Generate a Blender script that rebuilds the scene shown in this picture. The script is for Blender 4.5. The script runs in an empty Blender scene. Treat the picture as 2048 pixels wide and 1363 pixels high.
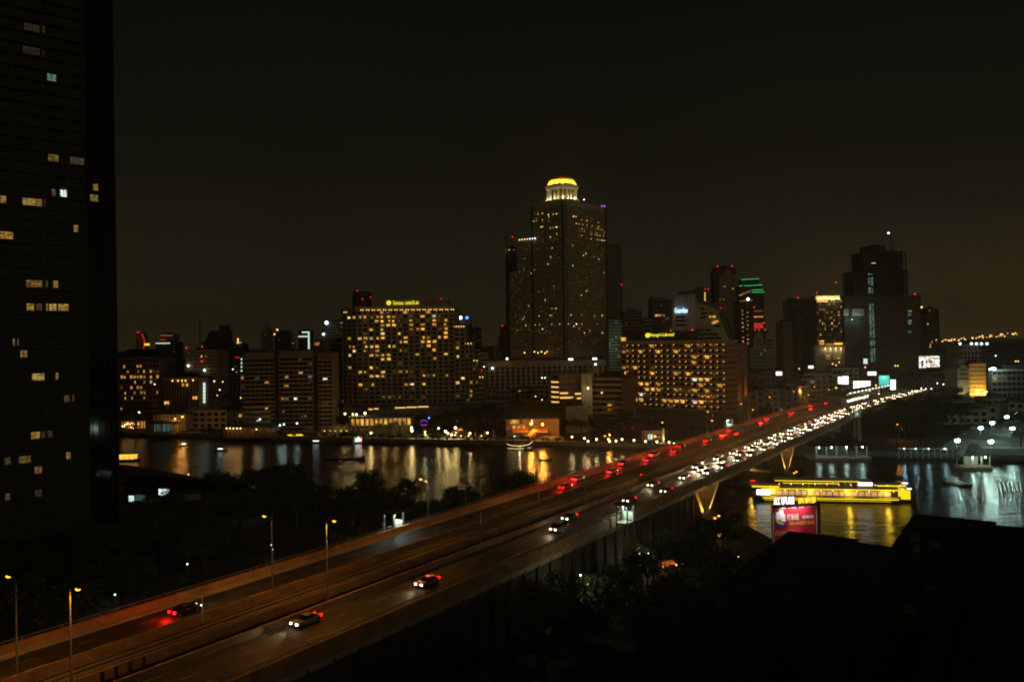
import bpy, bmesh, math, random
from mathutils import Vector, Matrix
R = math.radians
rnd = random.Random(7)
S = bpy.context.scene
COL = S.collection

# ------------------------------------------------------------------ camera, sky, added city-light fill, exposure
CAMZ = 55.0; FPX = 1600.0; ROLL = R(0.8)
cam = bpy.data.cameras.new('camera'); camo = bpy.data.objects.new('camera', cam); COL.objects.link(camo)
cam.sensor_width = 36; cam.lens = 36 * FPX / 2048; cam.clip_start = .5; cam.clip_end = 20000
camo.location = (0, 0, CAMZ); camo.rotation_euler = (R(90), ROLL, 0)
S.camera = camo
W = bpy.data.worlds.new('World'); S.world = W; W.use_nodes = True
nt = W.node_tree; nt.nodes.clear()
wo = nt.nodes.new('ShaderNodeOutputWorld')
sky = nt.nodes.new('ShaderNodeTexSky'); sky.sky_type = 'NISHITA'; sky.sun_disc = False
sky.sun_elevation = R(-6); sky.sun_rotation = R(200); sky.dust_density = 4
bg1 = nt.nodes.new('ShaderNodeBackground'); nt.links.new(sky.outputs[0], bg1.inputs[0]); bg1.inputs[1].default_value = .06
tc = nt.nodes.new('ShaderNodeTexCoord'); sx = nt.nodes.new('ShaderNodeSeparateXYZ'); nt.links.new(tc.outputs['Generated'], sx.inputs[0])
mr = nt.nodes.new('ShaderNodeMapRange'); nt.links.new(sx.outputs[2], mr.inputs[0])
mr.inputs[1].default_value = -.05; mr.inputs[2].default_value = .75
cr = nt.nodes.new('ShaderNodeValToRGB'); nt.links.new(mr.outputs[0], cr.inputs[0])
e = cr.color_ramp.elements
e[0].position = 0; e[0].color = (.027, .0208, .0086, 1)
e[1].position = 1; e[1].color = (.0016, .0016, .0012, 1)
for p, c in ((.07, (.0250, .0202, .0088)), (.17, (.0148, .0130, .0062)), (.33, (.0062, .0060, .0035)), (.6, (.0028, .0028, .0019))):
    k = e.new(p); k.color = (*c, 1)
# light pollution is stronger toward the east (the port and motorway side)
mr2 = nt.nodes.new('ShaderNodeMapRange'); nt.links.new(sx.outputs[0], mr2.inputs[0])
mr2.inputs[1].default_value = .30; mr2.inputs[2].default_value = .62
mr3 = nt.nodes.new('ShaderNodeMapRange'); nt.links.new(sx.outputs[2], mr3.inputs[0])
mr3.inputs[1].default_value = .14; mr3.inputs[2].default_value = -.01
mm = nt.nodes.new('ShaderNodeMath'); mm.operation = 'MULTIPLY'; nt.links.new(mr2.outputs[0], mm.inputs[0]); nt.links.new(mr3.outputs[0], mm.inputs[1])
mx = nt.nodes.new('ShaderNodeMix'); mx.data_type = 'RGBA'; nt.links.new(mm.outputs[0], mx.inputs[0])
nt.links.new(cr.outputs[0], mx.inputs[6]); mx.inputs[7].default_value = (.052, .033, .011, 1)
bg2 = nt.nodes.new('ShaderNodeBackground'); nt.links.new(mx.outputs[2], bg2.inputs[0])
wn = nt.nodes.new('ShaderNodeTexNoise'); wn.inputs['Scale'].default_value = 2.2; wn.inputs['Detail'].default_value = 3; nt.links.new(tc.outputs['Generated'], wn.inputs['Vector'])   # thin uneven cloud catching the city glow
wr = nt.nodes.new('ShaderNodeMapRange'); wr.inputs[1].default_value = .3; wr.inputs[2].default_value = .7; wr.inputs[3].default_value = .84; wr.inputs[4].default_value = 1.12; nt.links.new(wn.outputs['Fac'], wr.inputs[0]); nt.links.new(wr.outputs[0], bg2.inputs[1])
ad = nt.nodes.new('ShaderNodeAddShader'); nt.links.new(bg1.outputs[0], ad.inputs[0]); nt.links.new(bg2.outputs[0], ad.inputs[1])
nt.links.new(ad.outputs[0], wo.inputs[0])
city_fill = bpy.data.lights.new('city_fill', 'SUN'); city_fill.energy = .15; city_fill.angle = R(15); city_fill.color = (1, .82, .46)  # added sun lamp, stands in for city light on the facades
mo = bpy.data.objects.new('city_fill', city_fill); COL.objects.link(mo); mo.rotation_euler = (R(77), 0, R(20))
S.view_settings.view_transform = 'Standard'; S.view_settings.look = 'None'; S.view_settings.gamma = 1; S.view_settings.exposure = 0
S.view_settings.use_curve_mapping = False
S.render.engine = 'CYCLES'
C = S.cycles
C.use_denoising = True; C.max_bounces = 4; C.diffuse_bounces = 2; C.glossy_bounces = 3; C.transmission_bounces = 2
C.transparent_max_bounces = 4; C.sample_clamp_indirect = 3.0; C.use_light_tree = True; C.caustics_reflective = False; C.caustics_refractive = False
C.use_adaptive_sampling = True; C.adaptive_threshold = .02; C.adaptive_min_samples = 24; C.pixel_filter_type = 'BLACKMAN_HARRIS'; C.filter_width = 1.9

# ------------------------------------------------------------------ where things stand: photo direction + real distance
cR, sR = math.cos(ROLL), math.sin(ROLL)
def ray(x, y):
    u = (x - 1024) / FPX; v = (681.5 - y) / FPX
    return Vector((cR * u + sR * v, 1, -sR * u + cR * v))
def at(x, y, D):
    return Vector((0, 0, CAMZ)) + ray(x, y) * D
def atz(x, y, z):
    r = ray(x, y); return Vector((0, 0, CAMZ)) + r * ((z - CAMZ) / r.z)
def hit(A, B, x, y):
    """distance along the vertical plane A-B and height where the sight line meets it"""
    r = ray(x, y); dx, dy = B[0] - A[0], B[1] - A[1]; L = math.hypot(dx, dy)
    nx, ny = -dy / L, dx / L
    k = (A[0] * nx + A[1] * ny) / (r.x * nx + r.y * ny)
    P = r * k
    return ((P.x - A[0]) * dx + (P.y - A[1]) * dy) / L, CAMZ + P.z
DX, DY = .5505, .8348                     # the bridge's direction
ZD = 17.0
def zdeck(s): return ZD if s < 430 else ZD - 7 * min(1, (s - 430) / 300) ** 1.2
def BR(s, p, z=0): return Vector((DX * s - DY * p, DY * s + DX * p, z))
BANG = math.atan2(DY, DX)
ORD = 'first second third fourth fifth sixth seventh eighth ninth tenth eleventh twelfth thirteenth fourteenth fifteenth sixteenth seventeenth eighteenth nineteenth'.split()
TENS = {20: 'twent', 30: 'thirt', 40: 'fort', 50: 'fift', 60: 'sixt', 70: 'sevent', 80: 'eight', 90: 'ninet'}
def ordw(n):
    if n < 20: return ORD[n - 1]
    t, u = n // 10 * 10, n % 10
    return TENS[t] + ('ieth' if u == 0 else 'y-' + ORD[u - 1])

# ------------------------------------------------------------------ materials
M = {}
def mat(name, col, rough=.8, metal=0, var=.25, scale=3.0, bump=0.0, spec=.5):
    m = bpy.data.materials.new(name); m.use_nodes = True; t = m.node_tree; b = t.nodes['Principled BSDF']
    b.inputs['Roughness'].default_value = rough; b.inputs['Metallic'].default_value = metal; b.inputs['Specular IOR Level'].default_value = spec
    tcn = t.nodes.new('ShaderNodeTexCoord'); no = t.nodes.new('ShaderNodeTexNoise'); no.inputs['Scale'].default_value = scale; no.inputs['Detail'].default_value = 4
    t.links.new(tcn.outputs['Object'], no.inputs['Vector'])
    r = t.nodes.new('ShaderNodeValToRGB'); t.links.new(no.outputs['Fac'], r.inputs[0])
    r.color_ramp.elements[0].position = .3; r.color_ramp.elements[1].position = .72
    r.color_ramp.elements[0].color = (*[c * (1 - var) for c in col], 1); r.color_ramp.elements[1].color = (*[min(1, c * (1 + var)) for c in col], 1)
    t.links.new(r.outputs[0], b.inputs['Base Color'])
    if bump:
        bn = t.nodes.new('ShaderNodeBump'); bn.inputs['Strength'].default_value = bump; t.links.new(no.outputs['Fac'], bn.inputs['Height']); t.links.new(bn.outputs[0], b.inputs['Normal'])
    M[name] = m; return m
def emit(name, col, st, sample=True):
    m = bpy.data.materials.new(name); m.use_nodes = True; t = m.node_tree; b = t.nodes['Principled BSDF']
    b.inputs['Base Color'].default_value = (*[c * .5 for c in col], 1); b.inputs['Emission Color'].default_value = (*col, 1); b.inputs['Emission Strength'].default_value = st
    if not sample: m.cycles.emission_sampling = 'NONE'
    M[name] = m; return m
def winmat(name, c1, c2, st, sc=1.6):
    """a lit room seen through glass: curtains and lamps vary within the pane and from room to room"""
    m = bpy.data.materials.new(name); m.use_nodes = True; t = m.node_tree; b = t.nodes['Principled BSDF']; N = t.nodes.new; L = t.links.new
    m.cycles.emission_sampling = 'NONE'
    oi = N('ShaderNodeObjectInfo'); tcn = N('ShaderNodeTexCoord'); no = N('ShaderNodeTexNoise'); no.noise_dimensions = '4D'
    no.inputs['Scale'].default_value = sc; no.inputs['Detail'].default_value = 2
    L(tcn.outputs['Generated'], no.inputs['Vector'])
    mu = N('ShaderNodeMath'); mu.operation = 'MULTIPLY'; mu.inputs[1].default_value = 57.0; L(oi.outputs['Random'], mu.inputs[0]); L(mu.outputs[0], no.inputs['W'])
    mp = N('ShaderNodeMapRange'); mp.inputs[1].default_value = .32; mp.inputs[2].default_value = .72; mp.inputs[3].default_value = .22; mp.inputs[4].default_value = 1.7; L(no.outputs['Fac'], mp.inputs[0])
    mp2 = N('ShaderNodeMapRange'); mp2.inputs[3].default_value = .35; mp2.inputs[4].default_value = 1.45; L(oi.outputs['Random'], mp2.inputs[0])
    m1 = N('ShaderNodeMath'); m1.operation = 'MULTIPLY'; L(mp.outputs[0], m1.inputs[0]); L(mp2.outputs[0], m1.inputs[1])
    m2 = N('ShaderNodeMath'); m2.operation = 'MULTIPLY'; L(m1.outputs[0], m2.inputs[0]); m2.inputs[1].default_value = st
    fr = N('ShaderNodeMath'); fr.operation = 'FRACT'; L(mu.outputs[0], fr.inputs[0])
    mi = N('ShaderNodeMix'); mi.data_type = 'RGBA'; L(fr.outputs[0], mi.inputs[0]); mi.inputs[6].default_value = (*c1, 1); mi.inputs[7].default_value = (*c2, 1)
    L(mi.outputs[2], b.inputs['Emission Color']); L(m2.outputs[0], b.inputs['Emission Strength']); b.inputs['Base Color'].default_value = (.03, .03, .03, 1); b.inputs['Roughness'].default_value = .2
    M[name] = m; return m

mat('concrete', (.30, .27, .22), .85, var=.2, scale=.3)
mat('concrete_pale', (.46, .42, .33), .8, var=.15, scale=.3)
mat('concrete_warm', (.40, .26, .16), .85, var=.2, scale=.3)
mat('concrete_dark', (.10, .095, .08), .85, var=.3, scale=.3)
mat('concrete_shaded', (.05, .045, .035), .9, var=.4, scale=.4)  # dimness below the bridge deck is put into this wall colour
mat('facade_olive', (.44, .38, .22), .8, var=.15, scale=.2)
mat('facade_tan', (.22, .18, .10), .8, var=.15, scale=.2)
mat('facade_brown', (.20, .13, .08), .85, var=.2, scale=.2)
mat('facade_blue', (.035, .045, .07), .5, var=.2, scale=.1)
mat('facade_grey', (.17, .17, .15), .75, var=.2, scale=.2)
mat('facade_black', (.020, .019, .017), .7, var=.3, scale=.2)
mat('slab_dim', (.042, .038, .028), .8, var=.3, scale=.4)
mat('glass_dark', (.012, .013, .014), .12, var=.2, scale=.5, spec=.6)
mat('glass_black', (.006, .006, .006), .08, var=.2, scale=.5, spec=.35)
mat('roof_dark', (.020, .019, .017), .9, var=.4, scale=.6, bump=.3)
mat('roof_near', (.012, .012, .010), .95, var=.5, scale=.5, bump=.4, spec=.1)
mat('roof_red', (.06, .022, .014), .85, var=.3, scale=1.5, bump=.3)
mat('asphalt', (.031, .027, .023), .7, var=.5, scale=.35, bump=.15)
mat('parapet', (.27, .15, .08), .85, var=.35, scale=.5)
mat('joint', (.012, .011, .010), .8)
mat('glass_dim', (.045, .038, .022), .45, var=.3, scale=.3)
mat('paint', (.30, .28, .24), .7, var=.3, scale=5)
mat('car_park_concrete', (.24, .24, .22), .9, var=.3, scale=.2)
mat('paving', (.09, .08, .065), .85, var=.25, scale=.5)
mat('soil', (.035, .032, .022), .95, var=.5, scale=.15, bump=.4)
mat('grass', (.035, .055, .018), .95, var=.4, scale=2, bump=.5)
mat('metal', (.22, .22, .21), .5, .6, var=.15)
mat('metal_dark', (.04, .04, .04), .5, .5, var=.15)
mat('rail', (.25, .2, .17), .35, .9, var=.2)
mat('bark', (.055, .042, .03), .95, var=.4, scale=6, bump=.5)
mat('leaf_a', (.036, .060, .018), .6, var=.45, scale=1.2, spec=.3)
mat('leaf_b', (.045, .055, .016), .6, var=.45, scale=1.2, spec=.3)
mat('leaf_palm', (.05, .075, .02), .5, var=.4, scale=1.2, spec=.3)
mat('rubber', (.012, .012, .012), .9)
mat('canvas', (.38, .36, .20), .8, var=.2)
mat('canvas_orange', (.50, .20, .05), .8, var=.2)
mat('wood', (.16, .085, .04), .6, var=.35, scale=3)
mat('gold_dome', (.62, .42, .12), .45, var=.2, scale=.35)
mat('ivory', (.66, .60, .44), .7, var=.12, scale=.5)
mat('hull_white', (.62, .60, .55), .4, var=.1)
mat('hull_dark', (.05, .04, .035), .5, var=.3)
mat('board_red', (.42, .012, .03), .5, var=.12, scale=.6)
mat('board_maroon', (.13, .012, .02), .6, var=.2)
mat('print_yellow', (.75, .66, .08), .6, var=.1)
mat('print_cream', (.80, .76, .55), .6, var=.1)
mat('print_white', (.72, .74, .72), .6, var=.15, scale=2)
mat('print_blue', (.02, .03, .22), .6, var=.2)
mat('print_orange', (.55, .22, .04), .6, var=.2)
mat('flag_red', (.45, .03, .04), .8); mat('flag_white', (.7, .7, .68), .8); mat('flag_blue', (.03, .04, .20), .8)
for n, c in dict(silver=(.35, .35, .36), white=(.6, .6, .58), black=(.015, .015, .017), red=(.30, .02, .02), blue=(.02, .05, .16), pink=(.45, .08, .22), green=(.05, .20, .07), gold=(.35, .24, .08)).items():
    mat('car_' + n, c, .28, .25, var=.04, spec=.6)
winmat('win_yellow', (1, .44, .05), (1, .55, .12), .85)
winmat('win_warm', (1, .36, .06), (1, .50, .12), .60)
winmat('win_far', (1, .42, .08), (1, .58, .18), 1.1)
winmat('win_cream', (1, .74, .36), (1, .80, .50), .9)
winmat('win_far_bright', (1, .60, .16), (1, .72, .32), 2.4)
winmat('win_dim', (.9, .38, .08), (.8, .46, .16), .085)
winmat('win_white', (.85, 1, .80), (1, .95, .75), .9)
winmat('win_green', (.5, 1, .75), (.7, 1, .85), .16)
winmat('win_pane', (1, .54, .10), (1, .64, .18), .27, 3.2)
winmat('win_pane_dim', (1, .62, .22), (.8, .6, .28), .07, 5)
winmat('win_pane_white', (.7, 1, .9), (.85, 1, .95), .9, 4.5)
winmat('win_train', (.75, 1, .9), (.85, 1, .92), .9, 6)
winmat('screen_warm', (1, .75, .45), (1, .8, .6), 2.6, 5)
winmat('screen_multi', (1, .9, .75), (.9, 1, .9), 2.4, 7)
emit('lamp_sodium', (1, .34, .035), 3.6)
emit('lamp_white', (.66, 1, .88), 11)
emit('lamp_warm', (1, .60, .18), 4)
emit('lamp_globe', (1, .74, .34), 8)
emit('lamp_red', (1, .008, .014), 2.6, False)
emit('lamp_violet', (.45, .1, .9), 1.0, False)
emit('lamp_blue', (.1, .2, 1), 3.5, False)
emit('lamp_horizon', (1, .55, .16), 5, False)
emit('lamp_far', (1, .56, .15), 2.4, False)
emit('lamp_far_white', (.82, .97, 1), 2.6, False)
emit('lamp_balcony', (1, .48, .09), 3.4)
emit('neon_green', (.02, .75, .14), .8, False)
emit('neon_red', (.8, .03, .03), .6, False)
emit('neon_white', (.75, 1, .85), .9, False)
emit('sign_yellow', (1, .85, .04), 1.3)
emit('sign_blue', (.45, .75, 1), 2.2)
emit('sign_white', (1, .86, .92), 2.0)
emit('sign_amber', (1, .48, .03), 2.0)
emit('sign_panel', (1, .97, .92), 1.7)
emit('sign_teal', (.12, .75, .60), .65)
emit('headlight_lens', (1, .84, .52), 18)
emit('taillight_lens', (1, .006, .003), 8)
emit('boat_yellow', (1, .70, .015), 1.1)
emit('boat_peach', (1, .60, .22), .55)
emit('barge_cream', (1, .80, .40), 1.0)
emit('boat_white', (.95, .95, 1), 2.6)
emit('boat_orange', (1, .48, .08), 1.4)
emit('cornice_light', (1, .58, .14), 1.1)

# ------------------------------------------------------------------ mesh helpers
class MB:
    def __init__(s): s.v = []; s.f = []; s.m = []
    def face(s, pts, mi=0):
        n = len(s.v); s.v += [tuple(p) for p in pts]; s.f.append(tuple(range(n, n + len(pts)))); s.m.append(mi)
    def grid(s, rings, closed=True, mi=0, cap=True):
        """loft: list of rings with the same number of points"""
        n0 = len(s.v); k = len(rings[0])
        for r in rings: s.v += [tuple(p) for p in r]
        for i in range(len(rings) - 1):
            for j in range(k if closed else k - 1):
                a = n0 + i * k + j; b = n0 + i * k + (j + 1) % k
                s.f.append((a, b, b + k, a + k)); s.m.append(mi)
        if cap and closed:
            s.f.append(tuple(n0 + j for j in reversed(range(k)))); s.m.append(mi)
            s.f.append(tuple(n0 + (len(rings) - 1) * k + j for j in range(k))); s.m.append(mi)
    def box(s, c, d, rz=0, mi=0):
        x, y, z = d[0] / 2, d[1] / 2, d[2] / 2; co, si = math.cos(rz), math.sin(rz)
        P = [(c[0] + co * a - si * b, c[1] + si * a + co * b, c[2] + q) for q in (-z, z) for a, b in ((-x, -y), (x, -y), (x, y), (-x, y))]
        s.grid([P[:4], P[4:]], mi=mi)
    def bar(s, a, b, w, h=None, mi=0):
        """a beam with a square section from a to b"""
        a, b = Vector(a), Vector(b); h = h or w; d = (b - a).normalized(); up = Vector((0, 0, 1)) if abs(d.z) < .95 else Vector((1, 0, 0))
        r = d.cross(up).normalized(); u = r.cross(d)
        s.grid([[p + r * w / 2 * i + u * h / 2 * j for i, j in ((-1, -1), (1, -1), (1, 1), (-1, 1))] for p in (a, b)], mi=mi)
    def wall(s, A, B, z0, z1, t0, t1, mi=0):
        """upright slab along A-B, from t0 to t1 metres out toward the camera side"""
        dx, dy = B[0] - A[0], B[1] - A[1]; L = math.hypot(dx, dy); nx, ny = dy / L, -dx / L
        if nx * (A[0] + B[0]) + ny * (A[1] + B[1]) > 0: nx, ny = -nx, -ny
        q = [(A[0] + nx * t0, A[1] + ny * t0), (B[0] + nx * t0, B[1] + ny * t0), (B[0] + nx * t1, B[1] + ny * t1), (A[0] + nx * t1, A[1] + ny * t1)]
        s.grid([[(x, y, z0) for x, y in q], [(x, y, z1) for x, y in q]], mi=mi)
    def tube(s, path, rad, n=8, mi=0):
        rings = []; path = [Vector(p) for p in path]
        for i, p in enumerate(path):
            d = (path[min(i + 1, len(path) - 1)] - path[max(i - 1, 0)]).normalized(); up = Vector((0, 0, 1)) if abs(d.z) < .9 else Vector((1, 0, 0))
            r = d.cross(up).normalized(); u = r.cross(d); q = rad[i] if isinstance(rad, (list, tuple)) else rad
            rings.append([p + (r * math.cos(2 * math.pi * j / n) + u * math.sin(2 * math.pi * j / n)) * q for j in range(n)])
        s.grid(rings, mi=mi)
    def lathe(s, prof, c=(0, 0, 0), n=24, mi=0, cap=True):
        s.grid([[(c[0] + r * math.cos(2 * math.pi * j / n), c[1] + r * math.sin(2 * math.pi * j / n), c[2] + z) for j in range(n)] for r, z in prof], mi=mi, cap=cap)
    def ball(s, c, r, n=8, mi=0):
        s.lathe([(max(1e-3, r * math.sin(math.pi * i / 5)), -r * math.cos(math.pi * i / 5)) for i in range(6)], c, n, mi)
    def prism(s, pts, z0, z1, mi=0):
        s.grid([[(x, y, z0) for x, y in pts], [(x, y, z1) for x, y in pts]], mi=mi)
    def mesh(s, name, mats, off=(0, 0, 0)):
        m = bpy.data.meshes.new(name); m.from_pydata([(v[0] - off[0], v[1] - off[1], v[2] - off[2]) for v in s.v], [], s.f)
        for k in (mats if isinstance(mats, (list, tuple)) else [mats]): m.materials.append(M[k])
        if any(s.m): m.polygons.foreach_set('material_index', s.m)
        b = bmesh.new(); b.from_mesh(m); bmesh.ops.recalc_face_normals(b, faces=b.faces); b.to_mesh(m); b.free()
        m.update(); return m
    def build(s, name, mats, parent=None, kind=None, local=False, smooth=False):
        off = (0, 0, 0)
        if parent and not local: off = world_loc(parent)
        m = s.mesh(name, mats, off)
        if smooth: m.polygons.foreach_set('use_smooth', [True] * len(m.polygons))
        o = bpy.data.objects.new(name, m); COL.objects.link(o); o.parent = parent
        if kind: o['kind'] = kind
        return o
def world_loc(o):
    v = Vector((0, 0, 0))
    while o: v += o.location; o = o.parent
    return v
def tag(o, label, cat, group=None, kind=None):
    o['label'] = label; o['category'] = cat
    if group: o['group'] = group
    if kind: o['kind'] = kind
    return o
def thing(name, label, cat, loc=(0, 0, 0), rz=0, group=None):
    o = bpy.data.objects.new(name, None); COL.objects.link(o); o.location = loc; o.rotation_euler = (0, 0, rz); o.empty_display_size = 1
    return tag(o, label, cat, group)
def inst(name, me, loc, parent=None, rz=0, sc=(1, 1, 1)):
    o = bpy.data.objects.new(name, me); COL.objects.link(o); o.location = loc; o.rotation_euler = (0, 0, rz); o.scale = sc; o.parent = parent
    return o
def dup(root, loc, rz=0, sc=1, label=None, group=None):
    r = root.copy(); COL.objects.link(r); r.location = loc; r.rotation_euler = (0, 0, rz); r.scale = (sc,) * 3 if not isinstance(sc, tuple) else sc
    if label: r['label'] = label
    if group: r['group'] = group
    for ch in root.children:
        c = ch.copy(); COL.objects.link(c); c.parent = r
        for g in ch.children:
            d = g.copy(); COL.objects.link(d); d.parent = c
    return r
def light(kind, loc, power, col, parent=None, radius=.3, spot=None, blend=.5, aim=None, name='lamp_light'):
    l = bpy.data.lights.new(name, kind); l.energy = power; l.color = col; l.shadow_soft_size = radius
    if spot: l.spot_size = R(spot); l.spot_blend = blend
    o = bpy.data.objects.new(name, l); COL.objects.link(o)
    o.location = Vector(loc) - (world_loc(parent) if parent else Vector((0, 0, 0))); o.parent = parent
    if aim is not None: o.rotation_euler = Vector(aim).to_track_quat('-Z', 'Y').to_euler()
    return o
SOD = (1, .37, .05); WHT = (.66, 1, .84); WRM = (1, .58, .18)
UNIT = {}
def unit(mk):
    """a shared unit pane, x wide, y deep, z high, centred"""
    if mk not in UNIT:
        b = MB(); b.box((0, 0, 0), (1, 1, 1)); UNIT[mk] = b.mesh('pane_' + mk, mk)
    return UNIT[mk]
BALL = {}
def ball(mk):
    if mk not in BALL:
        b = MB(); b.ball((0, 0, 0), 1, 8); BALL[mk] = b.mesh('globe_' + mk, mk)
    return BALL[mk]
def beacon(root, x, y, D, r=None, mk='lamp_red', name='beacon'):
    P = at(x, y, D); r = (r or 1.5 * D / FPX) * (.58 if mk == 'lamp_red' else 1)
    o = inst(name, ball(mk), P - world_loc(root), root, sc=(r, r, r)); return o

def facade(root, A, B, z0, z1, nf, nb, gm='concrete', pm='glass_dark', band=.32, fin=.2, depth=.35, lit=(), dens=0, dm='win_dim', wname='window', seed=1, margin=0, gname='facade_grid', pane=True):
    """bands and fins stand proud of recessed panes; lit rooms are panes of their own. lit: (x, y, material) photo spots"""
    dx, dy = B[0] - A[0], B[1] - A[1]; L = math.hypot(dx, dy); ux, uy = dx / L, dy / L; nx, ny = uy, -ux
    if nx * (A[0] + B[0]) + ny * (A[1] + B[1]) > 0: nx, ny = -nx, -ny
    h = (z1 - z0) / nf; w = (L - 2 * margin) / nb; rz = math.atan2(uy, ux); rr = random.Random(seed)
    g = MB()
    if band:
        for i in range(nf + 1): g.wall(A, B, z0 + i * h - band * h / 2, z0 + i * h + band * h / 2, 0, depth)
    if fin:
        for j in range(nb + 1):
            t = margin + j * w; a, b = max(0, t - fin * w / 2), min(L, t + fin * w / 2)
            g.wall((A[0] + ux * a, A[1] + uy * a), (A[0] + ux * b, A[1] + uy * b), z0, z1, 0, depth - .03)
    if g.f: g.build(gname, gm, root, 'stuff')
    cells = {}
    for it in lit:
        t, z = hit(A, B, it[0], it[1]); cells[(int((z - z0) // h), int((t - margin) // w))] = it[2]
    if dens:
        for i in range(nf):
            for j in range(nb):
                if (i, j) not in cells and rr.random() < dens: cells[(i, j)] = dm if isinstance(dm, str) else rr.choice(dm)
    pw, ph = w * (1 - fin) - .04, h * (1 - band) - .04
    rl = world_loc(root); gl = MB()
    for i in range(nf):
        for j in range(nb):
            t = margin + (j + .5) * w; z = z0 + (i + .5) * h
            c = (A[0] + ux * t + nx * .06, A[1] + uy * t + ny * .06, z)
            if (i, j) in cells:
                k = rr.choice((1, 1, 1, .8, .62, .5)); sh = (1 - k) * pw / 2 * rr.choice((-1, 1)); mk = cells[(i, j)]
                if mk == 'win_yellow' and rr.random() < .14: mk = rr.choice(('win_cream', 'win_warm'))
                inst(wname, unit(mk), Vector((c[0] + ux * sh, c[1] + uy * sh, z + (rr.choice((0, 0, -.1)) * ph))) - rl, root, rz, (pw * k, .08, ph * rr.choice((1, 1, .8))))
            elif pane:
                gl.box(c, (pw, .05, ph), rz)
    if gl.f: gl.build('dark_window_panes', pm, root, 'stuff')
    return h, w

def tower(name, label, cat, x0, x1, yt, D, dep, nf, nb, gm='facade_grey', pm='glass_dark', lit=(), dens=.03, dm='win_dim', zb=2.4, D1=None, band=.35, fin=.25, depth=.35, group=None, side=None, seed=1, wm=None, ztop=None, roof=True, sidenb=None):
    """a block whose front runs from photo column x0 (distance D) to x1 (distance D1)"""
    D1 = D1 or D; A = at(x0, yt, D); B = at(x1, yt, D1); z1 = ztop or (A.z + B.z) / 2
    dx, dy = B.x - A.x, B.y - A.y; L = math.hypot(dx, dy); nx, ny = -dy / L, dx / L
    if nx * A.x + ny * A.y < 0: nx, ny = -nx, -ny
    Bb = (B.x + nx * dep, B.y + ny * dep); Ab = (A.x + nx * dep, A.y + ny * dep)
    r = thing(name, label, cat, ((A.x + B.x + Ab[0] + Bb[0]) / 4, (A.y + B.y + Ab[1] + Bb[1]) / 4, zb), group=group)
    b = MB(); b.prism([(A.x, A.y), (B.x, B.y), Bb, Ab], zb, z1); b.build('wall', wm or gm, r)
    facade(r, (A.x, A.y), (B.x, B.y), zb + .2, z1 - .1, nf, nb, gm, pm, band, fin, depth, lit, dens, dm, seed=seed)
    if side == 'R': facade(r, (B.x, B.y), Bb, zb + .2, z1 - .1, nf, sidenb or max(2, int(nb * dep / L)), gm, pm, band, fin, depth, (), dens, dm, seed=seed + 50)
    if side == 'L': facade(r, Ab, (A.x, A.y), zb + .2, z1 - .1, nf, sidenb or max(2, int(nb * dep / L)), gm, pm, band, fin, depth, (), dens, dm, seed=seed + 50)
    if roof:
        b = MB(); o = .5
        c = ((A.x + B.x + Ab[0] + Bb[0]) / 4, (A.y + B.y + Ab[1] + Bb[1]) / 4); q = [(A.x, A.y), (B.x, B.y), Bb, Ab]
        b.prism([(c[0] + (x - c[0]) * 1.02, c[1] + (y - c[1]) * 1.02) for x, y in q], z1, z1 + .9)
        b.prism([(c[0] + (x - c[0]) * .5, c[1] + (y - c[1]) * .5) for x, y in q], z1 + .9, z1 + 3.6)
        b.build('roof', 'roof_dark', r)
    r['dim'] = 0; del r['dim']
    return r, A, B, Ab, Bb, z1
def text(body, height, mk, parent, center, rz, width=None, extrude=.08, name='lettering', tilt=0):
    cu = bpy.data.curves.new(name, 'FONT'); cu.body = body; cu.size = 1; cu.extrude = 0; cu.align_x = 'CENTER'; cu.align_y = 'CENTER'; cu.resolution_u = 2
    o = bpy.data.objects.new(name, cu); COL.objects.link(o)
    me = bpy.data.meshes.new_from_object(o.evaluated_get(bpy.context.evaluated_depsgraph_get())); bpy.data.objects.remove(o); bpy.data.curves.remove(cu)
    xs = [v.co.x for v in me.vertices]; ys = [v.co.y for v in me.vertices]
    w0, h0 = max(xs) - min(xs), max(ys) - min(ys); cx, cy = (max(xs) + min(xs)) / 2, (max(ys) + min(ys)) / 2
    ky = height / h0; kx = (width / w0) if width else ky
    for v in me.vertices: v.co = ((v.co.x - cx) * kx, 0, (v.co.y - cy) * ky)
    b = bmesh.new(); b.from_mesh(me)
    ret = bmesh.ops.extrude_face_region(b, geom=list(b.faces)); bmesh.ops.translate(b, vec=(0, extrude, 0), verts=[g for g in ret['geom'] if isinstance(g, bmesh.types.BMVert)])
    bmesh.ops.recalc_face_normals(b, faces=b.faces); b.to_mesh(me); b.free(); me.materials.clear(); me.materials.append(M[mk])
    o = inst(name, me, Vector(center) - world_loc(parent), parent, rz); return o
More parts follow.
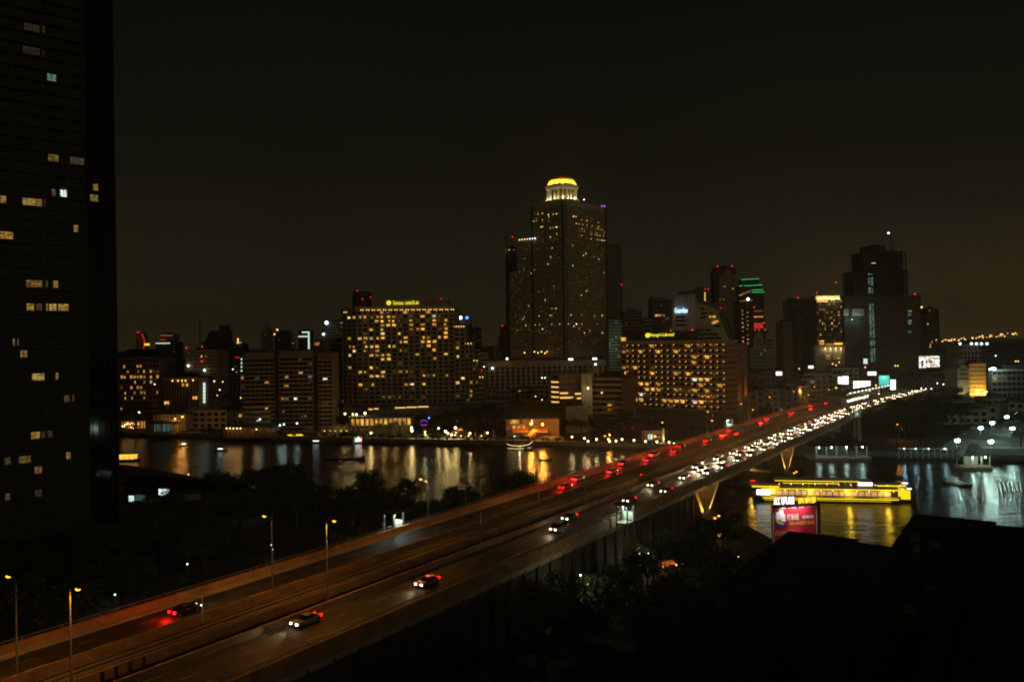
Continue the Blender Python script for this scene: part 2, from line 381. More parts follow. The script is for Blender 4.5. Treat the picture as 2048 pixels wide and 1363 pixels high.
# ------------------------------------------------------------------ ground, river, banks
def structure(o): o['kind'] = 'structure'; return o
EB = [(-3000, 900), (-700, 640), (-237, 490), (-77, 437), (20, 413), (69, 398), (112, 380), (140, 366), (178, 357), (205, 348), (270, 322), (600, 220), (3000, -300)]
WB = [(-3000, 740), (-700, 500), (-172, 356), (-90, 290), (-53, 266), (20, 262), (56, 250), (65, 226), (68, 202), (80, 176), (120, 142), (260, 50), (600, -100), (3000, -1100)]
b = MB(); b.prism(EB + [(9000, 9000), (-9000, 9000)], -3, 2.4); structure(b.build('ground', 'soil'))
b = MB(); b.prism(WB + [(3000, -1500), (-3000, -1500)], -3, 2.4); structure(b.build('ground', 'soil'))
def watermat():
    m = bpy.data.materials.new('water'); m.use_nodes = True; t = m.node_tree; p = t.nodes['Principled BSDF']
    p.inputs['Base Color'].default_value = (.012, .012, .008, 1); p.inputs['Roughness'].default_value = .17; p.inputs['IOR'].default_value = 1.33
    tcn = t.nodes.new('ShaderNodeTexCoord'); mp = t.nodes.new('ShaderNodeMapping'); mp.inputs['Scale'].default_value = (.10, .26, .2); mp.inputs['Rotation'].default_value = (0, 0, R(-12))
    t.links.new(tcn.outputs['Object'], mp.inputs['Vector'])
    n1 = t.nodes.new('ShaderNodeTexNoise'); n1.inputs['Scale'].default_value = 1.0; n1.inputs['Detail'].default_value = 5; n1.inputs['Roughness'].default_value = .62; t.links.new(mp.outputs[0], n1.inputs['Vector'])
    mp2 = t.nodes.new('ShaderNodeMapping'); mp2.inputs['Scale'].default_value = (.02, .045, .03); t.links.new(tcn.outputs['Object'], mp2.inputs['Vector'])
    n2 = t.nodes.new('ShaderNodeTexNoise'); n2.inputs['Detail'].default_value = 3; t.links.new(mp2.outputs[0], n2.inputs['Vector'])
    mr_ = t.nodes.new('ShaderNodeMapRange'); mr_.inputs[1].default_value = .3; mr_.inputs[2].default_value = .7; mr_.inputs[3].default_value = .12; mr_.inputs[4].default_value = .26
    t.links.new(n2.outputs['Fac'], mr_.inputs[0]); t.links.new(mr_.outputs[0], p.inputs['Roughness'])
    bn = t.nodes.new('ShaderNodeBump'); bn.inputs['Strength'].default_value = .55; bn.inputs['Distance'].default_value = .9; t.links.new(n1.outputs['Fac'], bn.inputs['Height']); t.links.new(bn.outputs[0], p.inputs['Normal'])
    M['water'] = m
watermat()
b = MB(); b.face([(-6000, -3000, 0), (6000, -3000, 0), (6000, 2500, 0), (-6000, 2500, 0)]); structure(b.build('river', 'water'))
def offset(poly, d):
    out = []
    for i, p in enumerate(poly):
        a, c = poly[max(i - 1, 0)], poly[min(i + 1, len(poly) - 1)]; dx, dy = c[0] - a[0], c[1] - a[1]; L = math.hypot(dx, dy)
        out.append((p[0] - dy / L * d, p[1] + dx / L * d))
    return out
# promenade paving on the east bank, with a low river wall
e0 = EB[1:11]; b = MB(); i0 = offset(e0, .4); i1 = offset(e0, 9)
for k in range(len(e0) - 1): b.face([(*i0[k], 2.41), (*i0[k + 1], 2.41), (*i1[k + 1], 2.41), (*i1[k], 2.41)])
structure(b.build('promenade_pavement', 'paving'))
w0 = offset(e0, .05)
rw = thing('river_wall', 'long low concrete river wall edging the far bank promenade', 'wall', (*w0[3], 2.4))
for k in range(len(e0) - 1):
    a, c = Vector(w0[k]), Vector(w0[k + 1]); n = max(1, int((c - a).length / 12))
    if (c - a).length > 300: continue
    for q in range(n):
        p0 = a + (c - a) * (q / n); p1 = a + (c - a) * ((q + .985) / n); b = MB()
        mid = (p0 + p1) / 2; rz = math.atan2((c - a).y, (c - a).x); b.box((mid.x, mid.y, 2.0), ((p1 - p0).length, .5, 1.9), rz); b.build('wall_panel', 'concrete_dark', rw)
# ------------------------------------------------------------------ the bridge
S0, S1 = -70, 760
def strip(mb, p0, p1, zlo, zhi, s0=S0, s1=S1, step=10, mi=0):
    n = max(1, int((s1 - s0) / step)); rings = []
    for i in range(n + 1):
        s = s0 + (s1 - s0) * i / n; zz = zdeck(s); rings.append([BR(s, p0, zz + zlo), BR(s, p1, zz + zlo), BR(s, p1, zz + zhi), BR(s, p0, zz + zhi)])
    mb.grid(rings, mi=mi)
br = thing('road_bridge', 'wide concrete road bridge carrying two carriageways and a railway across the river', 'bridge', BR(245, 88, 0))
def bstrip(name, mk, *a, **k):
    b = MB(); strip(b, *a, **k); return b.build(name, mk, br)
bstrip('carriageway', 'asphalt', 96.6, 107.4, -1.4, 0)
bstrip('carriageway', 'asphalt', 75.2, 85.6, -1.4, 0)
bstrip('track_bed', 'concrete_dark', 89.7, 96.2, -1.4, .12)
bstrip('girder', 'concrete', 98.2, 105.6, -3.2, -1.41); bstrip('girder', 'concrete', 76.8, 84.0, -3.2, -1.41); bstrip('girder', 'concrete', 90.6, 95.4, -3.2, -1.41)
bstrip('parapet', 'parapet', 107.42, 107.95, -1.2, 1.15); bstrip('parapet', 'parapet', 75.18, 74.7, -1.2, 1.05); bstrip('parapet', 'parapet', 85.62, 86.05, -1.2, 1.0)
bstrip('kerb', 'concrete', 106.0, 107.40, .004, .16); bstrip('kerb', 'concrete', 75.22, 76.1, .004, .16)
for p in (90.9, 92.35, 93.8, 95.2): bstrip('rail', 'rail', p - .05, p + .05, .13, .30)
bstrip('handrail', 'metal', 107.62, 107.74, 1.55, 1.65); bstrip('handrail', 'metal', 74.9, 75.0, 1.45, 1.55)
b = MB()
for i in range(140):
    s = S0 + i * 5
    for p in (107.68, 74.95): b.bar(BR(s, p, zdeck(s) + 1.1), BR(s, p, zdeck(s) + 1.6), .1)
b.build('handrail_post', 'metal', br, 'stuff')
# walls beside the tracks, panel by panel
pm = MB(); pm.box((0, 0, .66), (5.42, .24, 1.3)); pmesh = pm.mesh('wall_panel', 'parapet')
for p, lo in ((96.42, -60), (89.45, -60)):
    s = lo
    while s < 430:
        inst('wall_panel', pmesh, BR(s, p, zdeck(s)) - br.location, br, BANG); s += 5.5
    bstrip('track_wall', 'parapet', p - .12, p + .12, .01, 1.31, s0=433, s1=S1)
dm = MB(); dm.box((0, 0, 0), (2.6, .14, .006)); dmesh = dm.mesh('lane_mark', 'paint')
for p in (78.9, 82.1, 100.1, 103.2):
    s = -40
    while s < 330:
        inst('lane_mark', dmesh, BR(s, p, zdeck(s) + .008) - br.location, br, BANG); s += 8
for p in (76.3, 85.1, 97.2, 105.8): bstrip('edge_line', 'paint', p - .07, p + .07, .006, .012)
for s in range(-50, 430, 20):
    for pa, pb in ((76.2, 85.5), (96.8, 105.9)):
        b = MB(); m_ = BR(s, (pa + pb) / 2, zdeck(s) + .014); b.box(m_, (.35, pb - pa, .006), BANG); b.build('expansion_joint', 'joint', br)
# V-shaped piers under each carriageway
for s in (45, 130, 215, 300, 385):
    for pa, pb in ((77.4, 83.4), (98.8, 105.0)):
        b = MB(); zt = zdeck(s) - 3.21
        for sg in (-1, 1):
            top, bot = s + sg * 9, s + sg * .9
            b.grid([[BR(q0 - w, pa + ins, z), BR(q0 + w, pa + ins, z), BR(q0 + w, pb - ins, z), BR(q0 - w, pb - ins, z)] for q0, w, ins, z in ((bot, .8, .6, 5.3), (top, .9, 0, zt))])
        b.build('pier_leg', 'concrete', br)
    b = MB(); m_ = BR(s, 91, .6); b.box((m_.x, m_.y, 2.1), (5.2, 31, 6.4), BANG); b.build('pier_stem', 'concrete_dark', br); b = MB(); b.box((m_.x, m_.y, -.2), (11, 36, 2.4), BANG); b.build('pier_footing', 'concrete_dark', br)
    b = MB(); m_ = BR(s, 93, 0); b.box((m_.x, m_.y, 8), (2.2, 3.4, 11.56), BANG); b.build('rail_pier', 'concrete', br)
for s, pw in ((215, 9000), (300, 11000), (385, 4000)):       # floodlights washing the pier edges
    for q in (-1.6, 1.6):
        P = BR(s + q, 74.9, 5.7); b = MB(); b.box(P, (.5, .5, .3), BANG); fl = b.build('floodlight', 'lamp_sodium', br)
        light('SPOT', BR(s + q * .35, 75.4, 5.6), pw, (1, .5, .07), br, .15, 70, .5, aim=BR(q * 3.0, 1.2, 5.0))
    light('POINT', BR(s + 4, 92, 7.0), pw * .12, (1, .5, .07), br, .3)
# abutment wall below the south carriageway on the west bank
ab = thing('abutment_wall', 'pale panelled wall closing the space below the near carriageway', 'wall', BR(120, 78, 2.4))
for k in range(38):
    s = 30 + k * 4.6; m_ = BR(s, 77.5, 8.6); b = MB(); b.box(m_, (4.4, .5, 12.0), BANG); b.build('wall_panel', 'concrete_shaded', ab)
    m_ = BR(s + 2.3, 77.2, 8.3); b = MB(); b.box(m_, (.5, .9, 11.8), BANG); b.build('pilaster', 'concrete_shaded', ab)
# ------------------------------------------------------------------ lamp posts on the bridge
def lamp_proto(lit):
    r = thing('street_lamp', 'x', 'street lamp')
    b = MB(); b.tube([(0, 0, 0), (0, 0, 1.2), (0, 0, 11.6)], [.17, .13, .08], 8); b.build('pole', 'metal', r, local=True)
    b = MB(); b.tube([(0, 0, 11.5), (.25, 0, 11.8), (1.3, 0, 11.95)], [.07, .06, .05], 6); b.build('arm', 'metal', r, local=True)
    b = MB(); b.grid([[(x, w * c, 11.93 + h * d) for c, d in ((-1, 0), (1, 0), (.6, 1), (-.6, 1))] for x, w, h in ((1.1, .1, .1), (1.4, .2, .2), (2.0, .17, .14), (2.15, .05, .05))]); b.build('lamp_head', 'metal_dark', r, local=True)
    b = MB(); b.lathe([(.02, -.20), (.18, -.15), (.30, 0), (.26, .1), (.02, .12)], (1.65, 0, 11.86), 10); b.build('bulb', 'lamp_sodium' if lit else 'glass_dark', r, local=True)
    b = MB(); b.box((0, 0, .15), (.5, .5, .3)); b.build('base_plate', 'concrete', r, local=True)
    return r
LP = lamp_proto(True); LD = lamp_proto(False); used = set()
def lamp(s, p, side, lit, k, row, pw=2100):
    src = LP if lit else LD; P = BR(s, p, zdeck(s) + .12); rz = BANG + (math.pi / 2 if side > 0 else -math.pi / 2)
    lab = f"{'lit sodium' if lit else 'unlit'} street lamp, {ordw(k)} from the near end of the row {row}"
    if src.name in used: o = dup(src, P, rz, label=lab)
    else: used.add(src.name); o = src; o.location = P; o.rotation_euler.z = rz; o['label'] = lab
    o['group'] = 'street lamps along the bridge'
    if lit:
        q = BR(s, p + side * 1.65, zdeck(s) + 11.6); light('SPOT', q, pw, SOD, None, .25, 165, .35, aim=(0, 0, -1))
for k, s in enumerate((44.4, 80.5, 117.3, 157, 194.6, 234, 275, 313, 353, 394, 436)):
    lamp(s, 96.9, 1, True, k + 1, 'north of the tracks')
for k, (s, l) in enumerate(((46, 1), (83.5, 1), (122.6, 0), (164, 0), (203, 0), (245.8, 1), (289, 1), (331, 0), (372, 1), (414, 1))):
    lamp(s, 88.4, -1, bool(l), k + 1, 'south of the tracks')
# slim catenary-free signal posts and red track signals
for k, (x, y) in enumerate(((1235, 947), (1282, 949), (1471, 869))):
    P = atz(x, y, ZD + 1.4); t = thing('track_signal', f'{ordw(k + 1)} small red track signal beside the rails, counted from the near end', 'signal', (P.x, P.y, ZD + .12), group='red signals by the rails')
    b = MB(); b.tube([(P.x, P.y, ZD + .13), (P.x, P.y, ZD + 1.2)], .06, 6); b.build('post', 'metal_dark', t)
    b = MB(); b.box((P.x, P.y + .1, ZD + 1.45), (.4, .2, .6)); b.build('housing', 'metal_dark', t)
    inst('lens', ball('lamp_red'), Vector((P.x, P.y - .08, ZD + 1.5)) - t.location, t, sc=(.2,) * 3)
P = atz(405, 1262, ZD); t = thing('track_mast', 'slender pale mast on the track wall at the near end of the bridge', 'mast', (P.x, P.y, ZD + 1.32))
b = MB(); b.tube([(P.x, P.y, ZD + 1.33), (P.x, P.y, ZD + 5.6)], [.1, .06], 6); b.build('pole', 'concrete_pale', t); b = MB(); b.box((P.x, P.y, ZD + 5.5), (.3, .3, .25)); b.build('cap', 'metal', t)
for g, (s, p) in enumerate(((100, 107.69), (178, 107.69), (48, 85.85))):
    for q in range(4):
        m_ = BR(s + q * 1.6, p, zdeck(s) + 1.16); t = thing('parapet_post', f'{ordw(q + 1)} of four short dark posts on the ' + ('outer north parapet near the tree tops', 'outer north parapet above the river', 'inner parapet of the near carriageway')[g], 'post', m_, group='short dark posts on the parapets')
        b = MB(); b.box((m_.x, m_.y, m_.z + .65), (.32, .32, 1.3), BANG); b.build('shaft', 'metal_dark', t); b = MB(); b.box((m_.x, m_.y, m_.z + 1.36), (.42, .42, .1), BANG); b.build('cap', 'metal_dark', t)
# stair towers beside the bridge with white lights
def stair_tower(s, p, lab, pw, sgn):
    t = thing('stair_tower', lab, 'stairs', BR(s, p, 2.4), group='stair towers beside the bridge'); z = zdeck(s)
    b = MB()
    for a in (-1.5, 1.5):
        for c in (-1.2, 1.2): b.bar(BR(s + a, p + c, 2.4), BR(s + a, p + c, z + 3.6), .3)
    b.build('frame', 'metal', t)
    b = MB(); m_ = BR(s, p, z + 3.75); b.box(m_, (3.9, 3.4, .25), BANG); b.build('canopy', 'metal_dark', t)
    b = MB(); m_ = BR(s, p, z - .1); b.box(m_, (3.4, 2.8, .25), BANG); b.build('landing', 'concrete', t)
    for k in range(4):
        b = MB(); zz = z - 3.4 * k; b.bar(BR(s - 1.4 * (-1) ** k, p + .6 * sgn, zz - .2), BR(s + 1.4 * (-1) ** k, p + .6 * sgn, zz - 3.4), 1.2, .25); b.build('flight', 'concrete', t)
    b = MB(); m_ = BR(s, p, z + 3.45); b.box(m_, (1.6, .5, .22), BANG); b.build('light_fitting', 'lamp_white', t)
    b = MB(); m_ = BR(s + 1.6, p, z + 1.0); b.box(m_, (.08, 2.3, 1.7), BANG); b.build('side_panel', 'concrete_pale', t)
    light('POINT', BR(s, p, z + 2.8), pw, WHT, None, .3)
stair_tower(122, 109.8, 'pale stair tower with white light on the river side of the far carriageway', 900, 1)
stair_tower(152, 72.6, 'grey stair tower with white light against the near side of the bridge', 650, -1)
stair_tower(331, 109.8, 'stair tower with white light at the far bank end of the red traffic', 900, 1)
stair_tower(405, 72.4, 'stair tower by the ferry pier on the far bank', 250, -1)
# railway station and train beyond the river
st = thing('railway_station', 'elevated railway station canopy with lights along its edge beyond the river', 'station', BR(540, 93, 10))
def sstrip(name, mk, *a, **k):
    b = MB(); strip(b, *a, **k); return b.build(name, mk, st)
sstrip('platform', 'concrete', 96.8, 100.2, .2, 1.2, s0=470, s1=620)
sstrip('roof', 'roof_dark', 89.0, 101, 6.2, 6.6, s0=466, s1=624)
sstrip('roof_edge', 'metal', 88.6, 88.98, 6.1, 6.9, s0=466, s1=624)
for k in range(13):
    s = 472 + k * 12; b = MB(); b.bar(BR(s, 98.5, zdeck(s) + 1.2), BR(s, 98.5, zdeck(s) + 6.2), .35); b.build('column', 'concrete', st)
    b = MB(); b.box(BR(s + 4, 88.4, zdeck(s) + 6.95), (4.5, .35, .35), BANG); b.build('edge_light', 'lamp_far_white', st)
    b = MB(); b.bar(BR(s, 98.5, zdeck(s) + 5.3), BR(s, 90, zdeck(s) + 6.1), .25); b.build('bracket', 'metal', st)
tr = thing('commuter_train', 'pale commuter train with lit windows standing at the elevated station', 'train', BR(530, 92, 10))
for c in range(3):
    s0 = 476 + c * 22.4
    b = MB(); rings = []
    for s in (s0, s0 + .25, s0 + 21.6, s0 + 21.85):
        z = zdeck(s); i = .12 if s in (s0, s0 + 21.85) else 0
        rings.append([BR(s, q, z + zz) for q, zz in ((90.2 + i, .5), (93.4 - i, .5), (93.4 - i, 3.2), (93.0 - i, 3.9 - i), (90.6 + i, 3.9 - i), (90.2 + i, 3.2))])
    b.grid(rings); cb = b.build('carriage', 'hull_white', tr)
    for w in range(7):
        s = s0 + 2.4 + w * 2.85; b = MB(); b.box(BR(s, 90.17, zdeck(s) + 2.45), (2.2, .08, 1.0), BANG); b.build('window', 'win_train', cb)
    for w in range(4):
        s = s0 + 3 + w * 5.2; b = MB(); b.box(BR(s, 91.8, zdeck(s) + .38), (1.6, 2.2, .5), BANG); b.build('bogie', 'metal_dark', cb)
# ------------------------------------------------------------------ vehicles
def car_proto(kind, paint):
    r = thing('car', 'x', 'car')
    if kind == 'sedan':
        sec = [(-2.15, .42, .66, .62), (-2.05, .30, .80, .78), (-1.4, .26, .88, .85), (0, .25, .86, .87), (1.2, .26, .90, .86), (1.95, .30, .88, .80), (2.15, .42, .74, .64)]
        cab = [(-.95, .86, .72), (-.25, 1.36, .60), (.85, 1.38, .60), (1.6, .90, .70)]
    elif kind == 'van':
        sec = [(-2.3, .45, .75, .70), (-2.2, .32, .98, .84), (-1.5, .28, 1.05, .92), (0, .28, 1.05, .93), (1.8, .28, 1.06, .93), (2.3, .34, 1.05, .90), (2.42, .45, .95, .8)]
        cab = [(-1.75, 1.04, .84), (-.9, 1.82, .72), (2.1, 1.85, .72), (2.38, 1.05, .82)]
    else:
        sec = [(-2.5, .55, .85, .68), (-2.35, .42, 1.0, .82), (-1.6, .38, 1.05, .88), (0, .38, 1.02, .9), (1.2, .4, 1.05, .9), (2.4, .42, 1.05, .88), (2.5, .5, 1.0, .84)]
        cab = [(-1.2, 1.03, .78), (-.5, 1.62, .66), (.6, 1.64, .66), (.85, 1.04, .76)]
    b = MB(); b.grid([[(x, -w * .93, lo), (x, w * .93, lo), (x, w, lo + .22), (x, w * .97, hi - .1), (x, w * .86, hi), (x, -w * .86, hi), (x, -w * .97, hi - .1), (x, -w, lo + .22)] for x, lo, hi, w in sec])
    b.build('body', 'car_' + paint, r, local=True, smooth=False)
    b = MB(); (x0, z0, w0), (x1, z1, w1), (x2, z2, w2), (x3, z3, w3) = cab
    b.grid([[(x0, -w0, z0), (x3, -w3, z3), (x3, w3, z3), (x0, w0, z0)], [(x1, -w1, z1 - .05), (x2, -w2, z2 - .05), (x2, w2, z2 - .05), (x1, w1, z1 - .05)]]); b.build('window', 'glass_black', r, local=True)
    b = MB(); b.grid([[(x1 - .08, -w1 - .03, z1 - .06), (x2 + .08, -w2 - .03, z2 - .06), (x2 + .08, w2 + .03, z2 - .06), (x1 - .08, w1 + .03, z1 - .06)], [(x1 + .1, -w1 + .08, z1 + .04), (x2 - .1, -w2 + .08, z2 + .04), (x2 - .1, w2 - .08, z2 + .04), (x1 + .1, w1 - .08, z1 + .04)]]); b.build('roof', 'car_' + paint, r, local=True)
    wx = 1.35 if kind == 'sedan' else 1.5
    wm_ = MB(); wm_.tube([(0, -.1, 0), (0, .1, 0)], .32, 12); wme = wm_.mesh('wheel', 'rubber'); rm = MB(); rm.tube([(0, -.11, 0), (0, .11, 0)], .19, 8); rme = rm.mesh('rim', 'metal')
    for x in (-wx, wx):
        for y in (-.78, .78):
            w = inst('wheel', wme, (x, y, .33), r); inst('rim', rme, (0, 0, 0), w)
    zf = {'sedan': .64, 'van': .78, 'pickup': .80}[kind]; xf, xb = sec[0][0], sec[-1][0]
    for y in (-.56, .56):
        b = MB(); b.box((xf + .06, y, zf), (.22, .30, .19)); b.build('headlight', 'headlight_lens', r, local=True)
        b = MB(); b.box((xb - .05, y * 1.05, zf + .12), (.2, .36, .28)); b.build('taillight', 'taillight_lens', r, local=True)
    return r
PROTO = {}
for kd, pt in (('sedan', 'silver'), ('sedan', 'white'), ('sedan', 'black'), ('sedan', 'pink'), ('sedan', 'green'), ('van', 'white'), ('van', 'silver'), ('pickup', 'gold'), ('pickup', 'blue'), ('sedan', 'red')):
    PROTO[(kd, pt)] = None
def car(s, p, toward, lab, kd, pt, grp, beam):
    key = (kd, pt); P = BR(s, p, zdeck(s) + .012); rz = BANG if toward else BANG + math.pi
    if PROTO[key] is None:
        o = PROTO[key] = car_proto(kd, pt); o.location = P; o.rotation_euler.z = rz; o['label'] = lab
    else: o = dup(PROTO[key], P, rz, label=lab)
    o['group'] = grp
    if beam:
        f = -1 if toward else 1
        light('SPOT', BR(s + f * 2.6, p, zdeck(s) + .9), beam, (1, .78, .45), None, .15, 75, .7, aim=BR(f * 1.0, 0, -.10))
keys = list(PROTO); rc = random.Random(3)
lanes = {77.5: 'outer', 80.5: 'middle', 83.6: 'inner'}; cnt = {k: 0 for k in lanes}
spots = [(75, 83.6), (97, 80.5), (138, 80.5), (148, 83.6), (171, 80.5), (186, 77.5), (192, 83.6), (206, 80.5)]
for li, p in enumerate(lanes):
    s = 216 + li * 4
    while s < 735: spots.append((s, p)); s += rc.uniform(9.5, 19) if s < 460 else rc.uniform(14, 30)
spots.sort()
kn = {'sedan': 'sedan', 'van': 'van', 'pickup': 'pickup truck'}
for s, p in spots:
    cnt[p] += 1; kd, pt = keys[rc.randrange(len(keys))]
    car(s, p, True, f"{pt} {kn[kd]}, headlights lit, {ordw(cnt[p])} from near end of near carriageway's {lanes[p]} lane", kd, pt, 'traffic coming toward the near bank', 500 if s < 214 else (1500 if s < 480 else 900))
lanes2 = {98.7: 'inner', 101.7: 'middle', 104.6: 'outer'}; cnt = {k: 0 for k in lanes2}
spots = sorted([(69, 101.7), (178, 101.7), (190, 104.6), (205, 101.7), (219, 104.6), (230, 101.7), (241, 104.6), (252, 101.7), (264, 104.6), (283, 101.7), (301, 101.7), (309, 98.7), (318, 104.6), (352, 101.7), (371, 104.6), (402, 101.7), (430, 98.7), (455, 104.6), (480, 101.7)])
for s, p in spots:
    cnt[p] += 1; kd, pt = keys[rc.randrange(len(keys))] if s > 100 else ('sedan', 'black')
    light('POINT', BR(s - 3.0, p, zdeck(s) + .8), 420, (1, .015, .008), None, .25)
    car(s, p, False, f"{pt} {kn[kd]}, red tail lights, {ordw(cnt[p])} from near end of far carriageway's {lanes2[p]} lane", kd, pt, 'traffic leaving for the far bank', 160)
# wide car-park, road under the far trees and warm-lit street
# ------------------------------------------------------------------ the tall dark apartment tower on the near bank
def lerp2(A, B, t): return (A[0] + (B[0] - A[0]) * t, A[1] + (B[1] - A[1]) * t)
TA = thing('apartment_tower', 'very tall dark apartment tower filling the left edge, few rooms lit', 'apartment tower', (-140, 240, 2.4))
c0 = at(175, 600, 232); C0 = (c0.x, c0.y); ux, uy = .76, .65
A0 = (C0[0] - ux * 44, C0[1] - uy * 44); C1 = (C0[0] + ux * 8.6, C0[1] + uy * 8.6); nb_ = (-uy, ux)
b = MB(); b.prism([A0, C0, (C0[0] + nb_[0] * 30, C0[1] + nb_[1] * 30), (A0[0] + nb_[0] * 30, A0[1] + nb_[1] * 30)], 2.4, 236); b.build('wall', 'facade_black', TA)
b = MB(); q = [(C0[0] + nb_[0] * 3, C0[1] + nb_[1] * 3), (C1[0] + nb_[0] * 3, C1[1] + nb_[1] * 3), (C1[0] + nb_[0] * 28, C1[1] + nb_[1] * 28), (C0[0] + nb_[0] * 28, C0[1] + nb_[1] * 28)]; b.prism(q, 2.4, 232); b.build('glass_wing', 'glass_black', TA)
b = MB()
for j in range(6):
    t = j / 5; a = lerp2(q[0], q[1], t); b.bar((*a, 2.5), (*a, 232), .16)
b.build('wing_mullion', 'facade_black', TA, 'stuff')
FH = 3.25
b = MB()
for i in range(72):
    z = 3 + i * FH; b.wall(A0, C0, z - .22, z + .22, 0, 1.1)
    b.wall(A0, C0, z + .9, z + 1.0, 1.0, 1.06)
b.build('balcony_slab', 'slab_dim', TA, 'stuff')
b = MB()
for t in (0, 10, 18.5, 26, 33, 39.3, 44):
    a = (A0[0] + ux * max(0, t - .3), A0[1] + uy * max(0, t - .3)); c = (A0[0] + ux * min(44, t + .3), A0[1] + uy * min(44, t + .3)); b.wall(a, c, 2.5, 236, 0, .8)
b.build('pilaster', 'slab_dim', TA, 'stuff')
rzA = math.atan2(uy, ux)
AW = [(48, 90, 63, 'win_pane_dim'), (45, 88, 88, 'win_pane_dim'), (94, 112, 160, 'win_green'), (96, 117, 310, 'win_pane'), (140, 168, 322, 'win_pane_dim'), (103, 111, 376, 'win_pane'), (120, 133, 377, 'win_pane_white'), (0, 12, 404, 'win_pane'), (45, 90, 411, 'win_pane'), (147, 156, 447, 'win_pane'), (0, 26, 470, 'win_pane'),
      (52, 84, 566, 'win_pane'), (85, 96, 566, 'win_pane_dim'), (106, 116, 567, 'win_pane'), (53, 68, 610, 'win_pane'), (72, 84, 611, 'win_pane_dim'), (86, 96, 611, 'win_pane'), (98, 113, 611, 'win_pane'), (116, 137, 611, 'win_pane'), (25, 37, 676, 'win_pane'), (40, 54, 698, 'win_pane'), (64, 92, 762, 'win_pane'), (111, 117, 761, 'win_pane'),
      (128, 148, 803, 'win_pane_dim'), (62, 80, 876, 'win_pane'), (83, 105, 872, 'win_pane_dim'), (33, 61, 922, 'win_pane'), (8, 22, 922, 'win_pane_dim'), (69, 84, 941, 'win_pane'), (132, 146, 909, 'win_pane'), (180, 196, 390, 'win_pane'), (186, 196, 367, 'win_pane'), (10, 20, 992, 'win_pane_dim'), (70, 84, 993, 'win_pane_dim')]
for x0, x1, y, mk in AW:
    if x0 >= 176: PA, PB, off = q[0], q[1], .06
    else: PA, PB, off = A0, C0, .06
    t0, z = hit(PA, PB, x0, y); t1, _ = hit(PA, PB, x1, y)
    L_ = math.hypot(PB[0] - PA[0], PB[1] - PA[1]); t0 = max(.1, t0); t1 = min(L_ - .1, t1)
    if t1 - t0 < .6: continue
    zf = 3 + math.floor((z - 3) / FH) * FH; zc = zf + .25 + 1.35; m_ = ((PA[0] + ux * (t0 + t1) / 2) + uy * off, (PA[1] + uy * (t0 + t1) / 2) - ux * off)
    w = inst('window', unit(mk), Vector((m_[0], m_[1], zc)) - TA.location, TA, rzA, (t1 - t0, .1, 1.9))
    k = max(1, round((t1 - t0) / 1.1)); b = MB()
    for j in range(k + 1):
        b.box(((j / k - .5), -1.0, 0), (.07 / (t1 - t0), .9, 1))
    b.box((0, -1.0, .12), (1, .85, .03)); fr_ = b.build('frame', 'facade_black', w, local=True)
# ------------------------------------------------------------------ tall domed tower
ST = thing('domed_skyscraper', 'tall stepped skyscraper crowned by a floodlit golden dome', 'skyscraper', (60, 930, 2.4))
P0 = at(1128, 402, 900); lx, ly = -.770, .637; rx, ry = .692, .722
CN = (P0.x, P0.y); zt = P0.z
def LF(t): return (CN[0] + lx * t, CN[1] + ly * t)
def RF(t): return (CN[0] + rx * t, CN[1] + ry * t)
def quad(t, w, dep0=0): return [LF(t), RF(0)]
def blockpoly(l, r): return [CN, RF(r), (LF(l)[0] + rx * r, LF(l)[1] + ry * r), LF(l)]
zst, zs2, zb_ = 174, 137, 36
b = MB(); b.prism(blockpoly(47, 77), zb_, zt); b.build('upper_block', 'facade_olive', ST)
b = MB(); b.prism([LF(47.01), (LF(47.01)[0] + rx * 70, LF(47.01)[1] + ry * 70), (LF(69)[0] + rx * 70, LF(69)[1] + ry * 70), LF(69)], zb_, zst); b.build('middle_block', 'facade_olive', ST)
b = MB(); b.prism([LF(69.01), (LF(69.01)[0] + rx * 60, LF(69.01)[1] + ry * 60), (LF(83)[0] + rx * 60, LF(83)[1] + ry * 60), LF(83)], zb_, zs2); b.build('lower_block', 'facade_olive', ST)
Z = lambda zx, zy: (990 + zx / 3.326, 330 + zy / 3.326)
litL = [(*Z(x, y), k) for x, y, k in [(290, 325, 'win_far'), (320, 325, 'win_far'), (362, 325, 'win_far_bright'), (385, 328, 'win_far'), (405, 328, 'win_far_bright'), (362, 342, 'win_far_bright'), (280, 350, 'win_far'), (258, 378, 'win_far'), (275, 370, 'win_far'), (322, 370, 'win_far'), (305, 408, 'win_far'), (318, 405, 'win_far'), (365, 418, 'win_far'), (385, 420, 'win_far'), (408, 412, 'win_far_bright'), (410, 452, 'win_far'), (368, 480, 'win_far'), (382, 555, 'win_far'),
        (368, 618, 'win_white'), (200, 618, 'win_green'), (350, 660, 'win_far'), (195, 690, 'win_green'), (160, 705, 'win_green'), (245, 715, 'win_far'), (265, 690, 'win_far'), (120, 765, 'win_green'), (160, 780, 'win_green'), (400, 797, 'win_far'), (290, 847, 'win_white'), (228, 933, 'win_white'), (338, 902, 'win_far'), (380, 960, 'win_far'), (405, 960, 'win_far'), (298, 1008, 'win_far'), (362, 1000, 'win_far'), (380, 1000, 'win_far'), (255, 1028, 'win_far_bright'), (152, 1035, 'win_far'), (190, 1030, 'win_far'), (212, 1070, 'win_far'), (152, 1090, 'win_far'), (298, 1068, 'win_far_bright'), (322, 1085, 'win_far'), (232, 1088, 'win_far'), (375, 1062, 'win_far'), (428, 1060, 'win_far'), (195, 1012, 'win_far'), (265, 1065, 'win_far')]]
